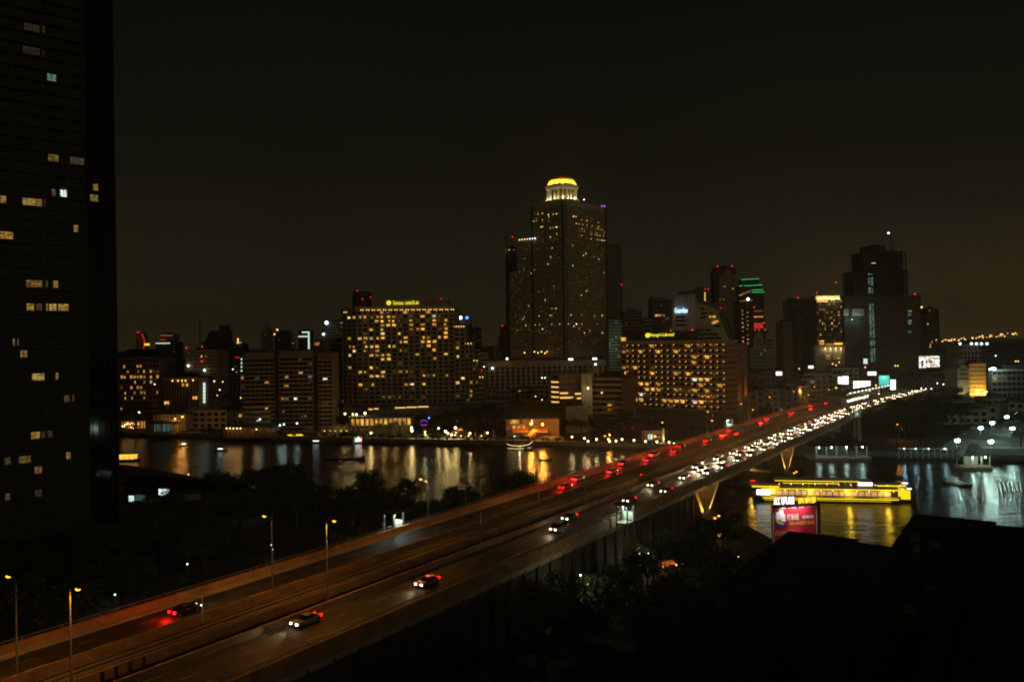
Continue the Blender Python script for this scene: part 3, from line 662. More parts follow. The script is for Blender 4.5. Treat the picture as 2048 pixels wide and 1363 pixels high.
litR = [(*Z(x, y), k) for x, y, k in [(522, 342, 'win_far_bright'), (540, 343, 'win_far_bright'), (640, 358, 'win_far'), (610, 373, 'win_far'), (575, 368, 'win_far'), (540, 385, 'win_far'), (555, 385, 'win_far'), (690, 385, 'win_far'), (690, 405, 'win_far'), (680, 430, 'win_far'), (728, 450, 'win_far'), (680, 465, 'win_far'), (700, 465, 'win_far'), (640, 455, 'win_far'), (640, 490, 'win_far'), (683, 497, 'win_far'), (700, 502, 'win_far'), (715, 507, 'win_far_bright'), (732, 508, 'win_far_bright'), (515, 535, 'win_far'), (600, 585, 'win_far_bright'), (585, 602, 'win_far'), (655, 610, 'win_green'), (690, 630, 'win_far'),
        (515, 675, 'win_white'), (550, 700, 'win_green'), (638, 706, 'win_green'), (722, 713, 'win_white'), (570, 778, 'win_green'), (605, 742, 'win_green'), (572, 858, 'win_white'), (610, 842, 'win_far'), (672, 940, 'win_far'), (505, 997, 'win_far'), (575, 997, 'win_far'), (715, 1000, 'win_far'), (662, 1000, 'win_far'), (543, 1057, 'win_far_bright'), (560, 1080, 'win_far'), (525, 1078, 'win_white'), (575, 1052, 'win_far'), (680, 1060, 'win_far'), (735, 1060, 'win_far'), (488, 1055, 'win_far'), (715, 1117, 'win_white'), (598, 1117, 'win_far'), (632, 1098, 'win_far')]]
rs = random.Random(11)
for k in range(26): litR.append((*Z(rs.uniform(560, 725), rs.uniform(400, 475)), 'win_warm'))
facade(ST, LF(3), LF(47), zb_ + 8, zt - 4, 64, 20, 'facade_olive', 'glass_black', .42, .22, .5, [l for l in litL], .10, seed=2)
facade(ST, LF(47.1), LF(69), zb_ + 8, zst - 4, 50, 10, 'facade_olive', 'glass_black', .42, .22, .5, litL, .10, seed=4)
facade(ST, LF(69.1), LF(81.5), zb_ + 8, zs2 - 3, 36, 6, 'facade_olive', 'glass_black', .42, .22, .5, litL, .10, seed=6)
facade(ST, RF(3), RF(75.5), zb_ + 8, zt - 4, 64, 30, 'facade_olive', 'glass_black', .42, .22, .5, litR, .10, seed=8)
b = MB()
for f, t in ((LF, 46), (LF, 82.2), (RF, 76.2)): b.bar((*f(t), zb_), (*f(t), {46: zt, 82.2: zs2, 76.2: zt}[t]), 2.6)
b.build('corner_pier', 'facade_black', ST, 'stuff')
b = MB(); m_ = ((LF(1.5)[0] + RF(1.5)[0]) / 2, (LF(1.5)[1] + RF(1.5)[1]) / 2); b.bar((*LF(2), zb_), (*LF(2), zt), 1.6); b.bar((*RF(2), zb_), (*RF(2), zt), 1.6); b.build('corner_recess', 'facade_black', ST, 'stuff')
b = MB(); cdx, cdy = lx + rx, ly + ry; cl = math.hypot(cdx, cdy); b.tube([(CN[0] - cdx / cl * .6, CN[1] - cdy / cl * .6, zb_), (CN[0] - cdx / cl * .6, CN[1] - cdy / cl * .6, zt + .5)], 1.1, 8); b.build('corner_column', 'concrete', ST)
def band_at(l, r, z0, z1, o=.8, mk='facade_olive', name='cornice'):
    p = blockpoly(l, r); c = (sum(a[0] for a in p) / 4, sum(a[1] for a in p) / 4); k = 1 + o / 30
    b = MB(); b.prism([(c[0] + (x - c[0]) * k, c[1] + (y - c[1]) * k) for x, y in p], z0, z1); b.build(name, mk, ST)
band_at(47, 77, zt, zt + 1.6)
for k in range(9):
    P = at(1039 + k * 5.2, 479.5 - k * .5, 925); inst('terrace_light', ball('lamp_far' if k < 4 else 'lamp_far_white'), P - ST.location, ST, sc=(.75,) * 3)
for x, y in ((1204, 412), (1209, 412)): beacon(ST, x, y, 930, 1.1, 'lamp_violet')
# columns at the foot of the shaft
b = MB()
for k in range(14): b.bar((*LF(4 + k * 6), zb_ - 1), (*LF(4 + k * 6), zb_ + 7), 1.4)
for k in range(12): b.bar((*RF(4 + k * 6.3), zb_ - 1), (*RF(4 + k * 6.3), zb_ + 7), 1.4)
b.build('foot_column', 'concrete', ST, 'stuff')
for x, y in ((1049, 705), (1069, 703), (1076, 705), (1083, 703), (1090, 706), (1094, 703)): beacon(ST, x, y, 905, .8, 'lamp_far', 'wall_light')
# dome
dc = at(1124, 400, 925); dxy = (dc.x, dc.y); D0 = zt + 1.6
b = MB(); b.lathe([(21, 0), (21, 1.5), (19, 1.5), (19, 2.2)], (*dxy, D0), 40); b.build('drum_base', 'ivory', ST)
b = MB(); b.lathe([(13, 2.2), (13, 16)], (*dxy, D0), 32); b.build('drum_wall', 'facade_brown', ST)
for k in range(20):
    a = 2 * math.pi * k / 20; b = MB(); b.lathe([(1.25, 2.2), (.95, 3), (.9, 14), (1.3, 14.8)], (dxy[0] + 16.6 * math.cos(a), dxy[1] + 16.6 * math.sin(a), D0), 8); b.build('column', 'ivory', ST)
b = MB(); b.lathe([(15, 14.8), (18, 14.8), (18.6, 16), (18.6, 17.2), (19.4, 17.8), (19.4, 18.8), (16, 19.2)], (*dxy, D0), 40); b.build('cornice', 'ivory', ST)
b = MB(); b.lathe([(15.8, 19.2), (15.8, 20.6), (15.2, 20.6)], (*dxy, D0), 40); b.build('dome_ring', 'facade_black', ST)
nr = 40; rings = []
for i in range(9):
    f = i / 8 * math.pi / 2 * .80; rings.append([((15.4 * math.cos(f)) * (1 + .03 * (j % 2)) * math.cos(2 * math.pi * j / nr) + dxy[0], (15.4 * math.cos(f)) * (1 + .03 * (j % 2)) * math.sin(2 * math.pi * j / nr) + dxy[1], D0 + 20.6 + 12.0 * math.sin(f)) for j in range(nr)])
b = MB(); b.grid(rings); b.build('dome', 'gold_dome', ST)
b = MB(); b.lathe([(5.6, 31.6), (4.6, 32.6), (2.2, 33.6), (1.1, 34.5), (.6, 36), (.1, 39)], (*dxy, D0), 16); b.build('finial', 'facade_brown', ST)
for k in range(14):
    a = 2 * math.pi * (k + .5) / 14; ca, sa = math.cos(a), math.sin(a)
    if sa > .45: continue
    light('SPOT', (dxy[0] + 19.0 * ca, dxy[1] + 19.0 * sa, D0 + 19.6), 30000, (1, .55, .07), ST, .3, 120, .8, aim=(-ca * .45, -sa * .45, 1))
    light('POINT', (dxy[0] + 18.6 * ca, dxy[1] + 18.6 * sa, D0 + 3.4), 1500, (1, .84, .48), ST, .3)
    inst('uplight', ball('lamp_warm'), Vector((dxy[0] + 19.2 * ca, dxy[1] + 19.2 * sa, D0 + 2.6)) - ST.location, ST, sc=(.35,) * 3)
beacon(ST, 1168, 399, 915, .8, 'lamp_far_white', 'terrace_light')
# podium
PD = thing('podium_building', 'broad concrete podium block at the foot of the domed skyscraper', 'building', (40, 880, 2.4))
a_, c_ = at(968, 716, 835), at(1236, 716, 850); zp = 33.5
b = MB(); b.prism([(a_.x, a_.y), (c_.x, c_.y), (c_.x + 6, c_.y + 95), (a_.x + 4, a_.y + 120)], 2.4, zp); b.build('wall', 'concrete_warm', PD)
b = MB(); b.wall((a_.x, a_.y), (c_.x, c_.y), zp - 5, zp + .6, .02, 1.2); b.build('cornice', 'concrete_warm', PD)
facade(PD, (a_.x, a_.y), (c_.x, c_.y), 4, zp - 5.2, 6, 26, 'concrete_warm', 'glass_dark', .3, .45, .8, (), .02)
for x, y in ((1014, 717), (1139, 718), (1144, 718), (1187, 717), (1192, 717), (1191, 728), (985, 736), (1217, 703)): beacon(PD, x, y, 832, 1.2, 'lamp_far_white', 'roof_light')
# ------------------------------------------------------------------ riverside hotel with Thai lettering
HO = thing('riverside_hotel', 'broad hotel block with yellow Thai sign and many lit rooms above the river', 'hotel', (-65, 550, 2.4))
a_, c_ = at(713, 613, 540), at(908, 612, 540); e_ = at(684, 613, 552); zt_ = 79.0; zb_ = 14
A_, C_, E_ = (a_.x, a_.y), (c_.x, c_.y), (e_.x, e_.y)
b = MB(); b.prism([E_, A_, C_, (C_[0] + 2, C_[1] + 24), (E_[0] + 2, E_[1] + 22)], 2.4, zt_); b.build('wall', 'facade_tan', HO)
Z = lambda zx, zy: (670 + zx / 4.01, 560 + zy / 4.01)
rows = {268: '397 435d 572 620d 757', 302: '120 165 215 260 300 345 390 437 482 530d 620d 713 806', 336: '222d 348 393 437 483 530d 575d 621 667d 760d 806 852d 900', 368: '393 438 483 530d 621 713 806 900', 402: '310 395 621 667 715 855d 900', 435: '397 530 621d 902', 470: '135 178 222 265 312 352 397 575 715 765 857 903', 503: '225 265 533 578 716 765 810', 540: '130 175 225 310 352 442 485 718d 768 810d', 574: '170 265 355 533 578d 812', 608: '130 310 355 400 442 675 770d 906',
        642: '400 445 814', 712: '135 315 358d 632d', 745: '180 230 402 495d 540 585 632d 725d 905', 778: '315 362 402 640d 724 770d 815', 822: '190 235d 273 588 725 635', 868: '232d 635d', 940: '635d 728d'}
lit = []
for y, r_ in rows.items():
    for q_ in r_.split():
        d_ = q_.endswith('d'); lit.append((*Z(float(q_.rstrip('d')), y), 'win_dim' if d_ else 'win_yellow'))
facade(HO, A_, C_, zb_, zt_ - 2.2, 22, 17, 'facade_tan', 'glass_black', .42, .36, .4, lit, .02, seed=21)
facade(HO, E_, A_, zb_, zt_ - 2.2, 22, 3, 'facade_tan', 'glass_black', .42, .36, .4, lit, .02, seed=22)
b = MB(); b.wall(A_, C_, zt_ - 2.1, zt_ + .6, .02, 1.0); b.wall(E_, A_, zt_ - 2.1, zt_ + .6, .02, 1.0); b.build('cornice', 'facade_tan', HO)
for k in range(20):
    x = 688 + k * 11.3
    for d_ in (0, 4.2):
        if x + d_ < 908: P = at(x + d_, 620 - (x - 688) * .006 + (4 - .25 * (x - 688) / 2 if x < 705 else 0), 538 if x > 712 else 547); inst('eave_light', ball('lamp_far'), P - HO.location, HO, sc=(.34,) * 3)
s0, s1 = at(742, 600, 546), at(898, 598, 546)
b = MB(); b.prism([(s0.x, s0.y), (s1.x, s1.y), (s1.x, s1.y + 14), (s0.x, s0.y + 14)], zt_, 84.2); b.build('sign_block', 'facade_tan', HO)
d0 = at(724, 590, 552); b = MB(); b.lathe([(6.6, 0), (6.6, 10.2), (5.8, 11.4)], (d0.x, d0.y, zt_), 20); b.build('roof_drum', 'facade_black', HO)
for x, y in ((715, 581), (725, 598), (741, 594), (882, 597)): beacon(HO, x, y, 544, .55)
def emblem(root, c, rz, size, mk):
    """an eight-sided badge pierced by a stepped S"""
    b = MB(); n = 8; rg = [[(r_ * math.cos(2 * math.pi * j / n + R(22.5)), y, r_ * math.sin(2 * math.pi * j / n + R(22.5))) for j in range(n)] for y in (0, .15) for r_ in (size,)]
    b.grid(rg); e1 = MB(); e1.v = b.v; e1.f = b.f; e1.m = b.m
    o = inst('emblem', e1.mesh('emblem', mk), Vector(c) - world_loc(root), root, rz)
    b = MB()
    for x, z, w, h in ((0, .42, .9, .12), (0, -.42, .9, .12), (0, 0, .9, .12), (-.4, .2, .12, .4), (.4, -.2, .12, .4)): b.box((x * size, -.05, z * size), (w * size, .08, h * size))
    inst('emblem_line', b.mesh('emblem_line', 'facade_brown'), (0, 0, 0), o)
emblem(HO, at(777.5, 605.3, 545), 0, 1.55, 'sign_yellow')
text('โรงแรม', 2.7, 'sign_yellow', HO, at(796.5, 605, 545.2), 0, 7.0, .2)
text('แชงกรี-ลา', 2.7, 'sign_yellow', HO, at(824, 604.6, 545.2), 0, 8.9, .2)
xs = [(906, 930, 651), (916, 945, 685), (928, 957, 719), (941, 968, 752)]
for k, (x0, x1, y) in enumerate(xs):
    A2, B2 = at(x0, y, 541 + k * 1.5), at(x1, y, 541 + k * 1.5); b = MB(); b.prism([(A2.x, A2.y), (B2.x, B2.y), (B2.x + 1, B2.y + 20), (A2.x + 1, A2.y + 20)], 2.4, A2.z); b.build('stepped_wing', 'facade_tan', HO)
    xv0 = xs[k - 1][1] if k else 908
    Av = at(xv0, y, 541 + k * 1.5); L_ = [(*Z(zx, zy), 'win_yellow') for zx, zy in ((945, 403), (945, 462), (947, 493), (995, 525), (997, 627), (1003, 828), (1046, 793), (1092, 826), (1132, 826), (1092, 893), (1092, 930), (955, 690))]
    facade(HO, (Av.x, Av.y), (B2.x, B2.y), 14, A2.z - 1.5, max(4, int((A2.z - 15) / 2.85)), 2, 'facade_tan', 'glass_black', .42, .36, .35, L_, .05, seed=30 + k)
    for j in range(5): P = at(x0 + (x1 - x0) * (j + .5) / 5, y + 1.5, 540 + k * 1.5); inst('eave_light', ball('lamp_far'), P - HO.location, HO, sc=(.34,) * 3)
# podium of this hotel with a lit strip
a2, c2 = at(690, 812, 505), at(1000, 806, 505); b = MB(); b.prism([(a2.x, a2.y), (c2.x, c2.y), (c2.x, c2.y + 30), (a2.x, a2.y + 30)], 2.4, 14.2); b.build('podium', 'concrete_dark', HO)
for x0, x1, y in ((790, 811, 815), (813, 834, 814), (836, 857, 813), (737, 745, 818), (748, 757, 817)):
    p0, p1 = at(x0, y, 504.6), at(x1, y, 504.6); b = MB(); b.box(((p0.x + p1.x) / 2, p0.y, p0.z), (p1.x - p0.x, .2, .7)); b.build('strip_light', 'cornice_light', HO)
# ------------------------------------------------------------------ the long balconied hotel beside the bridge
HV = thing('balcony_hotel', 'long balconied hotel slab with twelve rows of lamps beside the bridge', 'hotel', (100, 500, 2.4))
a_, c_ = at(1241, 690, 515), at(1452, 682, 472); A_, C_ = (a_.x, a_.y), (c_.x, c_.y); dx_, dy_ = C_[0] - A_[0], C_[1] - A_[1]; L_ = math.hypot(dx_, dy_); vx, vy = dx_ / L_, dy_ / L_; bx_, by_ = -vy, vx
if by_ < 0: bx_, by_ = -bx_, -by_
zr = 52.6; b = MB(); b.prism([A_, C_, (C_[0] + bx_ * 18, C_[1] + by_ * 18), (A_[0] + bx_ * 18, A_[1] + by_ * 18)], 2.4, zr); b.build('wall', 'facade_brown', HV)
z0_, h_ = 11.4, 3.38; NB = 17; bw = L_ * .965 / NB
fx, fy = -bx_, -by_
sl = MB(); sl.box((0, 0, 0), (L_ + 1.6, 1.9, .28)); slm = sl.mesh('balcony_slab', 'concrete_warm'); pr = MB(); pr.box((0, 0, 0), (L_ + 1.6, .16, .95)); prm = pr.mesh('balcony_parapet', 'concrete_warm'); rzV = math.atan2(vy, vx)
mid = ((A_[0] + C_[0]) / 2, (A_[1] + C_[1]) / 2)
for i in range(13):
    z = z0_ + i * h_; inst('balcony_slab', slm, Vector((mid[0] + fx * .96, mid[1] + fy * .96, z)) - HV.location, HV, rzV)
    if i < 12: inst('balcony_parapet', prm, Vector((mid[0] + fx * 1.83, mid[1] + fy * 1.83, z + .62)) - HV.location, HV, rzV)
dv = MB()
for j in range(NB + 1): t = .6 + j * bw; dv.wall((A_[0] + vx * (t - .09), A_[1] + vy * (t - .09)), (A_[0] + vx * (t + .09), A_[1] + vy * (t + .09)), z0_, z0_ + 12 * h_, 0, 1.7)
dv.build('balcony_divider', 'concrete_warm', HV, 'stuff')
Z = lambda zx, zy: (1230 + zx / 4.01, 560 + zy / 4.01)
VW = '85,585 195,580 365,580 475,577 300,537 578,530 630,617 718,615 630,660 90,712 145,712 90,753 310,750 483,752 587,750 635,797w 680,797 725,797 762,797 205,838 260,838 372,840 683,842 830,850 95,880 262,880 315,880 372,882 483,882 640,885 727,885 205,922w 150,965 205,967 378,967 430,968 483,968 540,970 640,972w 690,975'
cells = {}
for q_ in VW.split():
    w_ = q_.endswith('w'); x_, y_ = map(float, q_.rstrip('w').split(',')); t, z = hit(A_, C_, *Z(x_, y_)); cells[(min(11, max(0, round((z - z0_ - 1.9) / h_))), int((t - .6) // bw))] = 'win_white' if w_ else 'win_yellow'
g = MB(); lm = MB(); lm.box((-.55, 0, 0), (.27, .2, .27)); lm.box((.55, 0, 0), (.27, .2, .27)); lmm = lm.mesh('balcony_lamp', 'lamp_balcony')
rv = random.Random(5)
for i in range(12):
    for j in range(NB):
        t = .6 + (j + .5) * bw; z = z0_ + i * h_ + 1.65; k = (A_[0] + vx * t + fx * .06, A_[1] + vy * t + fy * .06, z)
        mk = cells.get((i, j)); 
        if mk is None and rv.random() < .10: mk = 'win_dim'
        if mk: inst('window', unit(mk), Vector(k) - HV.location, HV, rzV, (bw * .62, .08, 2.3))
        else: g.box(k, (bw * .62, .05, 2.3), rzV)
        if rv.random() < .88:
            tt = t + bw * .5; inst('balcony_lamp', lmm, Vector((A_[0] + vx * tt + fx * .35, A_[1] + vy * tt + fy * .35, z + 1.0)) - HV.location, HV, rzV)
g.build('dark_window_panes', 'glass_black', HV, 'stuff')
b = MB(); b.wall((A_[0] - vx * .5, A_[1] - vy * .5), (C_[0] + vx * .5, C_[1] + vy * .5), zr - .4, zr + 1.4, -17, 1.9); b.build('roof', 'concrete_warm', HV)
# zigzag stair end
ex, ey = C_[0] + bx_ * 2, C_[1] + by_ * 2
b = MB(); q_ = [(C_[0] + vx * .05, C_[1] + vy * .05), (C_[0] + vx * 7, C_[1] + vy * 7), (C_[0] + vx * 7 + bx_ * 15, C_[1] + vy * 7 + by_ * 15), (C_[0] + vx * .05 + bx_ * 15, C_[1] + vy * .05 + by_ * 15)]; b.prism(q_, 2.4, zr - 1); b.build('end_wall', 'facade_brown', HV)
for i in range(13):
    z = z0_ + i * h_ - .2; b = MB()
    pts = [(0.2, 0), (2.4, .9), (4.2, .15), (6.9, 1.2)]
    for (t0, d0), (t1, d1) in zip(pts, pts[1:]): b.bar((C_[0] + vx * t0 + fx * .5, C_[1] + vy * t0 + fy * .5, z + d0), (C_[0] + vx * t1 + fx * .5, C_[1] + vy * t1 + fy * .5, z + d1), 1.0, 1.15)
    b.build('stair_flight', 'concrete_warm', HV)
b = MB(); sA, sB = at(1246, 662, 516), at(1381, 662, 490); b.prism([(sA.x, sA.y), (sB.x, sB.y), (sB.x + bx_ * 10, sB.y + by_ * 10), (sA.x + bx_ * 10, sA.y + by_ * 10)], zr, 60); b.build('sign_block', 'facade_black', HV)
def onplane(x, y, out=.4):
    t, z = hit((sA.x, sA.y), (sB.x, sB.y), x, y); dx, dy = sB.x - sA.x, sB.y - sA.y; L = math.hypot(dx, dy); return Vector((sA.x + dx / L * t + fx * out, sA.y + dy / L * t + fy * out, z))
rzs = math.atan2(sB.y - sA.y, sB.x - sA.x)
emblem(HV, onplane(1295.5, 670.3), rzs, 1.5, 'sign_yellow')
text('Shangri-La', 2.6, 'sign_yellow', HV, onplane(1315.5, 670), rzs, 11.6, .2)
text('hotel', 2.0, 'sign_yellow', HV, onplane(1340, 668.4), rzs, 5.4, .2)
for x, y in ((1342, 661), (1385, 660)): beacon(HV, x, y, 488, .6)
b = MB(); P = at(1247, 678, 511); b.box(P, (3.2, .3, 2.2), rzs); b.build('lit_panel', 'win_yellow', HV)
# curved west end with lit balconies, car-park block and annexe
r, A, B, Ab, Bb, z1 = tower('car_park_block', 'dark banded car park block with lit ramps left of the balconied hotel', 'car park', 1180, 1243, 757, 470, 30, 9, 5, 'facade_brown', 'glass_black', (), 0, band=.5, fin=0, depth=.9, D1=462)
AX = thing('annexe_building', 'annexe with curved lit balconies and tall pale lift wall', 'building', (50, 480, 2.4))
a_, c_ = at(1118, 748, 470), at(1180, 748, 470); b = MB(); b.prism([(a_.x, a_.y), (c_.x, c_.y), (c_.x, c_.y + 28), (a_.x, a_.y + 28)], 2.4, a_.z); b.build('wall', 'facade_brown', AX)
cc = at(1120, 748, 478)
for i in range(11):
    z = 5 + i * 2.95
    if z > a_.z: break
    b = MB(); b.lathe([(4.6, z), (8.2, z), (8.2, z + .9), (8.0, z + .9), (8.0, z + .3), (4.6, z + .3)], (cc.x, cc.y, 0), 20, cap=False); b.build('balcony', 'concrete_dark', AX)
    if 4 <= i <= 8:
        b = MB()
        for k in range(6):
            an = R(185 + k * 16); b.box((cc.x + 5.2 * math.cos(an), cc.y + 5.2 * math.sin(an), z + 1.7), (1.3, .2, .8), an + math.pi / 2)
        b.build('lit_window_band', 'cornice_light', AX)
    b = MB(); b.wall((a_.x, a_.y), (c_.x, c_.y), z - .2, z + 1.1, .02, .7); b.build('spandrel', 'concrete_dark', AX)
b = MB(); b.lathe([(4.7, 2.4), (4.7, a_.z)], (cc.x, cc.y, 0), 16); b.build('round_core', 'facade_black', AX)
for x0, x1, y in ((1120, 1136, 786), (1150, 1176, 787), (1120, 1146, 795), (1154, 1178, 796)):
    p0, p1 = at(x0, y, 469.2), at(x1, y, 469.2); b = MB(); b.box(((p0.x + p1.x) / 2, p0.y, p0.z), (p1.x - p0.x, .2, .9)); b.build('lit_window_band', 'cornice_light', AX)
p0, p1 = at(1162, 750, 466), at(1184, 750, 466); b = MB(); b.box(((p0.x + p1.x) / 2, p0.y, 19), (p1.x - p0.x, 3, 33)); b.build('lift_wall', 'concrete', AX)
light('POINT', at(1178, 790, 458), 600, (1, .75, .32), AX, .4); inst('wall_light', ball('lamp_globe'), at(1176, 776, 462) - AX.location, AX, sc=(.5,) * 3); light('POINT', at(1150, 812, 455), 420, (1, .75, .32), AX, .4)
p0, p1 = at(1132, 812, 452), at(1176, 800, 452); b = MB(); b.prism([(p0.x, p0.y), (p1.x, p1.y), (p1.x, p1.y + 5), (p0.x, p0.y + 5)], 2.4, 17.5); b.build('pale_wall', 'concrete', AX)
# ------------------------------------------------------------------ riverside apartments
AM = thing('riverside_apartments', 'dark balconied apartment slab in three bays beside the river, few windows lit', 'apartment block', (-130, 490, 2.4))
Z = lambda zx, zy: (470 + zx / 4.01, 560 + zy / 4.01)
ML = [(*Z(x, y), k) for x, y, k in ((530, 730, 'win_yellow'), (545, 730, 'win_warm'), (410, 768, 'win_warm'), (600, 760, 'win_green'), (740, 785, 'win_white'), (270, 808, 'win_yellow'), (410, 833, 'win_warm'), (605, 822, 'win_dim'), (380, 940, 'win_warm'), (420, 935, 'win_green'), (497, 962, 'win_white'), (600, 957, 'win_dim'), (170, 780, 'win_green'), (250, 1018, 'win_yellow'), (200, 1113, 'win_white'), (590, 655, 'win_dim'), (530, 635, 'win_dim'))]
for k, (x0, x1, yt, nb) in enumerate(((490, 548, 704, 6), (558, 625, 701, 7), (636, 664, 706, 3))):
    A2, B2 = at(x0, yt, 478), at(x1, yt, 478); b = MB(); b.prism([(A2.x, A2.y), (B2.x, B2.y), (B2.x, B2.y + 18), (A2.x, A2.y + 18)], 2.4, A2.z); b.build('wall', 'facade_brown', AM)
    facade(AM, (A2.x, A2.y), (B2.x, B2.y), 3, A2.z - 4, 17, nb, 'facade_brown', 'glass_black', .46, .05, 1.1, ML, .01, seed=40 + k)
    b = MB(); b.prism([(A2.x - .8, A2.y - .9), (B2.x + .8, B2.y - .9), (B2.x - .5, B2.y + 8), (A2.x + .5, A2.y + 8)], A2.z, A2.z + .7); b.build('roof', 'roof_dark', AM)
A2, B2 = at(546, 715, 482), at(640, 715, 482); b = MB(); b.prism([(A2.x, A2.y), (B2.x, B2.y), (B2.x, B2.y + 12), (A2.x, A2.y + 12)], 2.4, A2.z); b.build('recess_wall', 'facade_black', AM)
cc = at(512, 830, 476)
for i in range(6):
    z = 3 + i * 2.9; b = MB(); b.lathe([(6, z), (8.6, z), (8.6, z + 1.1), (8.4, z + 1.1), (6, z + .3)], (cc.x, cc.y + 4, 0), 20, cap=False); b.build('balcony', 'concrete', AM)
# ------------------------------------------------------------------ the rest of the skyline, left to right
Z = lambda zx, zy: (230 + zx / 4.867, 620 + zy / 4.867)
LL = [(*Z(x, y), 'win_warm') for x, y in ((232, 527), (258, 525), (100, 530), (232, 592), (292, 592), (135, 595), (202, 628), (232, 625), (265, 625), (293, 622), (168, 630), (355, 617), (68, 668), (105, 668), (167, 662), (293, 687), (355, 650), (358, 687), (167, 728), (202, 725), (232, 725), (268, 757), (172, 762), (105, 800), (268, 788), (298, 785), (205, 827), (420, 808), (107, 870), (172, 862), (300, 850), (78, 938), (412, 650))]
r, A, B, Ab, Bb, z1 = tower('terraced_hotel', 'low dark hotel block with scattered orange room lights at the far left', 'hotel', 226, 318, 716, 520, 26, 13, 14, 'facade_brown', 'glass_black', LL, .02, band=.45, fin=.3)
b = MB(); c = at(282, 716, 533); b.grid([[(c.x - 16, c.y - 6, z1 + .9), (c.x + 12, c.y - 6, z1 + .9), (c.x + 12, c.y + 6, z1 + .9), (c.x - 16, c.y + 6, z1 + .9)], [(c.x - 6, c.y - 4, z1 + 6), (c.x + 8, c.y - 4, z1 + 6), (c.x + 8, c.y + 4, z1 + 6), (c.x - 6, c.y + 4, z1 + 6)]]); b.build('roof_house', 'roof_dark', r)
r, *_ = tower('red_neon_tower', 'distant tower outlined by a red neon arc at the far left', 'skyscraper', 271, 284, 666, 2000, 30, 30, 5, 'facade_brown', 'glass_dark', (), .25)
b = MB(); pth = [at(284 + 5 * math.sin(k / 8 * math.pi * .9), 667 + k * 4.2, 1995) for k in range(9)]; b.tube(pth, 1.6, 6); b.build('neon_arc', 'neon_red', r); beacon(r, 274, 664, 1995, 2); beacon(r, 278, 664, 1995, 2)
r, A, B, *_ = tower('glass_tower', 'dark distant tower with pale lit top edge behind the terraced hotel', 'skyscraper', 312, 350, 685, 1200, 30, 24, 8, 'facade_black', 'glass_black', (), .02)
b = MB(); b.wall((A.x, A.y), (lerp2(A, B, .75)), A.z - 1.6, A.z - .2, .4, .9); b.build('edge_light', 'neon_white', r)
r, *_ = tower('far_slab', 'distant slab with a lit crown behind the glass tower', 'skyscraper', 320, 347, 668, 1700, 30, 20, 6, 'facade_brown', 'glass_dark', (), .15); beacon(r, 323, 679, 1690, 2); beacon(r, 328, 679, 1690, 2)
b = MB(); P, Q = at(320, 669, 1695), at(346, 669, 1695); b.wall((P.x, P.y), (Q.x, Q.y), P.z - 3, P.z - 1, .4, 1); b.build('crown_light', 'win_warm', r)
s = thing('rooftop_screen', 'small bright white screen on a roof at the far left', 'sign', at(297, 712, 1150)); b = MB(); P = at(297, 703, 1150); b.box(P, (8, 1, 6.5)); b.build('screen', 'sign_panel', s); b = MB(); b.bar(at(297, 712, 1150.6), P, 1.2); b.build('post', 'metal_dark', s)
s = thing('rooftop_sign', 'small orange lit roof sign above the white screen', 'sign', at(294, 695, 1300)); b = MB(); b.box(at(294, 688.5, 1300), (8, 1, 3)); b.build('panel', 'sign_amber', s); b = MB(); b.bar(at(294, 695, 1300.6), at(294, 689, 1300.6), 1.2); b.build('post', 'metal_dark', s)
r, A, B, *_ = tower('colonnaded_office', 'mid-rise office with lit top colonnade and greenish stair strip', 'office building', 327, 397, 757, 520, 22, 1, 13, 'facade_brown', 'glass_black', (), 0, band=.05, fin=.3, depth=.9, D1=520)
for x, y in ((345, 761), (356, 761), (364, 761), (371, 761), (386, 760)): beacon(r, x, y, 518, .5, 'lamp_far', 'eave_light')
for x, y in ((366, 769), (374, 769), (387, 795), (392, 795), (336, 805), (331, 805)): p = at(x, y, 518.2); inst('window', unit('win_yellow'), p - r.location, r, 0, (1.3, .1, 1.9))
p0, p1 = at(397, 745, 519), at(415, 745, 519); b = MB(); b.box(((p0.x + p1.x) / 2, p0.y + 5, 18), (p1.x - p0.x, 9, 32)); b.build('stair_core', 'facade_brown', r)
for k in range(6): p = at(408.5, 768 + k * 6.9, 514); inst('stair_window', unit('neon_white'), p - r.location, r, 0, (1.5, .1, 1.9))
light('POINT', at(402, 780, 508), 300, WHT, r, .3)
r, *_ = tower('grid_office', 'pale square office block with a regular grid of dark windows', 'office building', 370, 436, 701, 800, 30, 13, 15, 'concrete_warm', 'glass_dark', [(*Z(895, 440), 'win_yellow'), (*Z(850, 465), 'win_white')], .01, band=.5, fin=.5)
beacon(r, 373, 695, 798, 1.2); beacon(r, 403.5, 722, 797, 1.4); beacon(r, 404.5, 693, 797, 1.2); beacon(r, 376.5, 731, 797, 1.3, 'lamp_far_white', 'wall_light'); beacon(r, 409, 740, 797, 1.2, 'lamp_far_white', 'wall_light')
m_ = thing('radio_mast', 'thin radio mast on the roof of the grid office', 'mast', at(401, 701, 805)); b = MB()
for dx in (-.9, .9): b.bar(at(401, 701, 805) + Vector((dx, 0, 0)), at(399.3, 637, 805), .35)
for k in range(12): b.bar(at(401 - k * .14, 701 - k * 5.2, 805) + Vector((-.9 + k * .07, 0, 0)), at(401 - k * .14, 698 - k * 5.2, 805) + Vector((.9 - k * .07, 0, 0)), .2)
b.build('lattice', 'metal_dark', m_)
r, A, B, Ab, Bb, z1 = tower('stepped_dark_tower', 'unlit dark tower with stepped slanted top', 'skyscraper', 404, 452, 684, 1250, 35, 20, 8, 'facade_black', 'glass_black', (), .0)
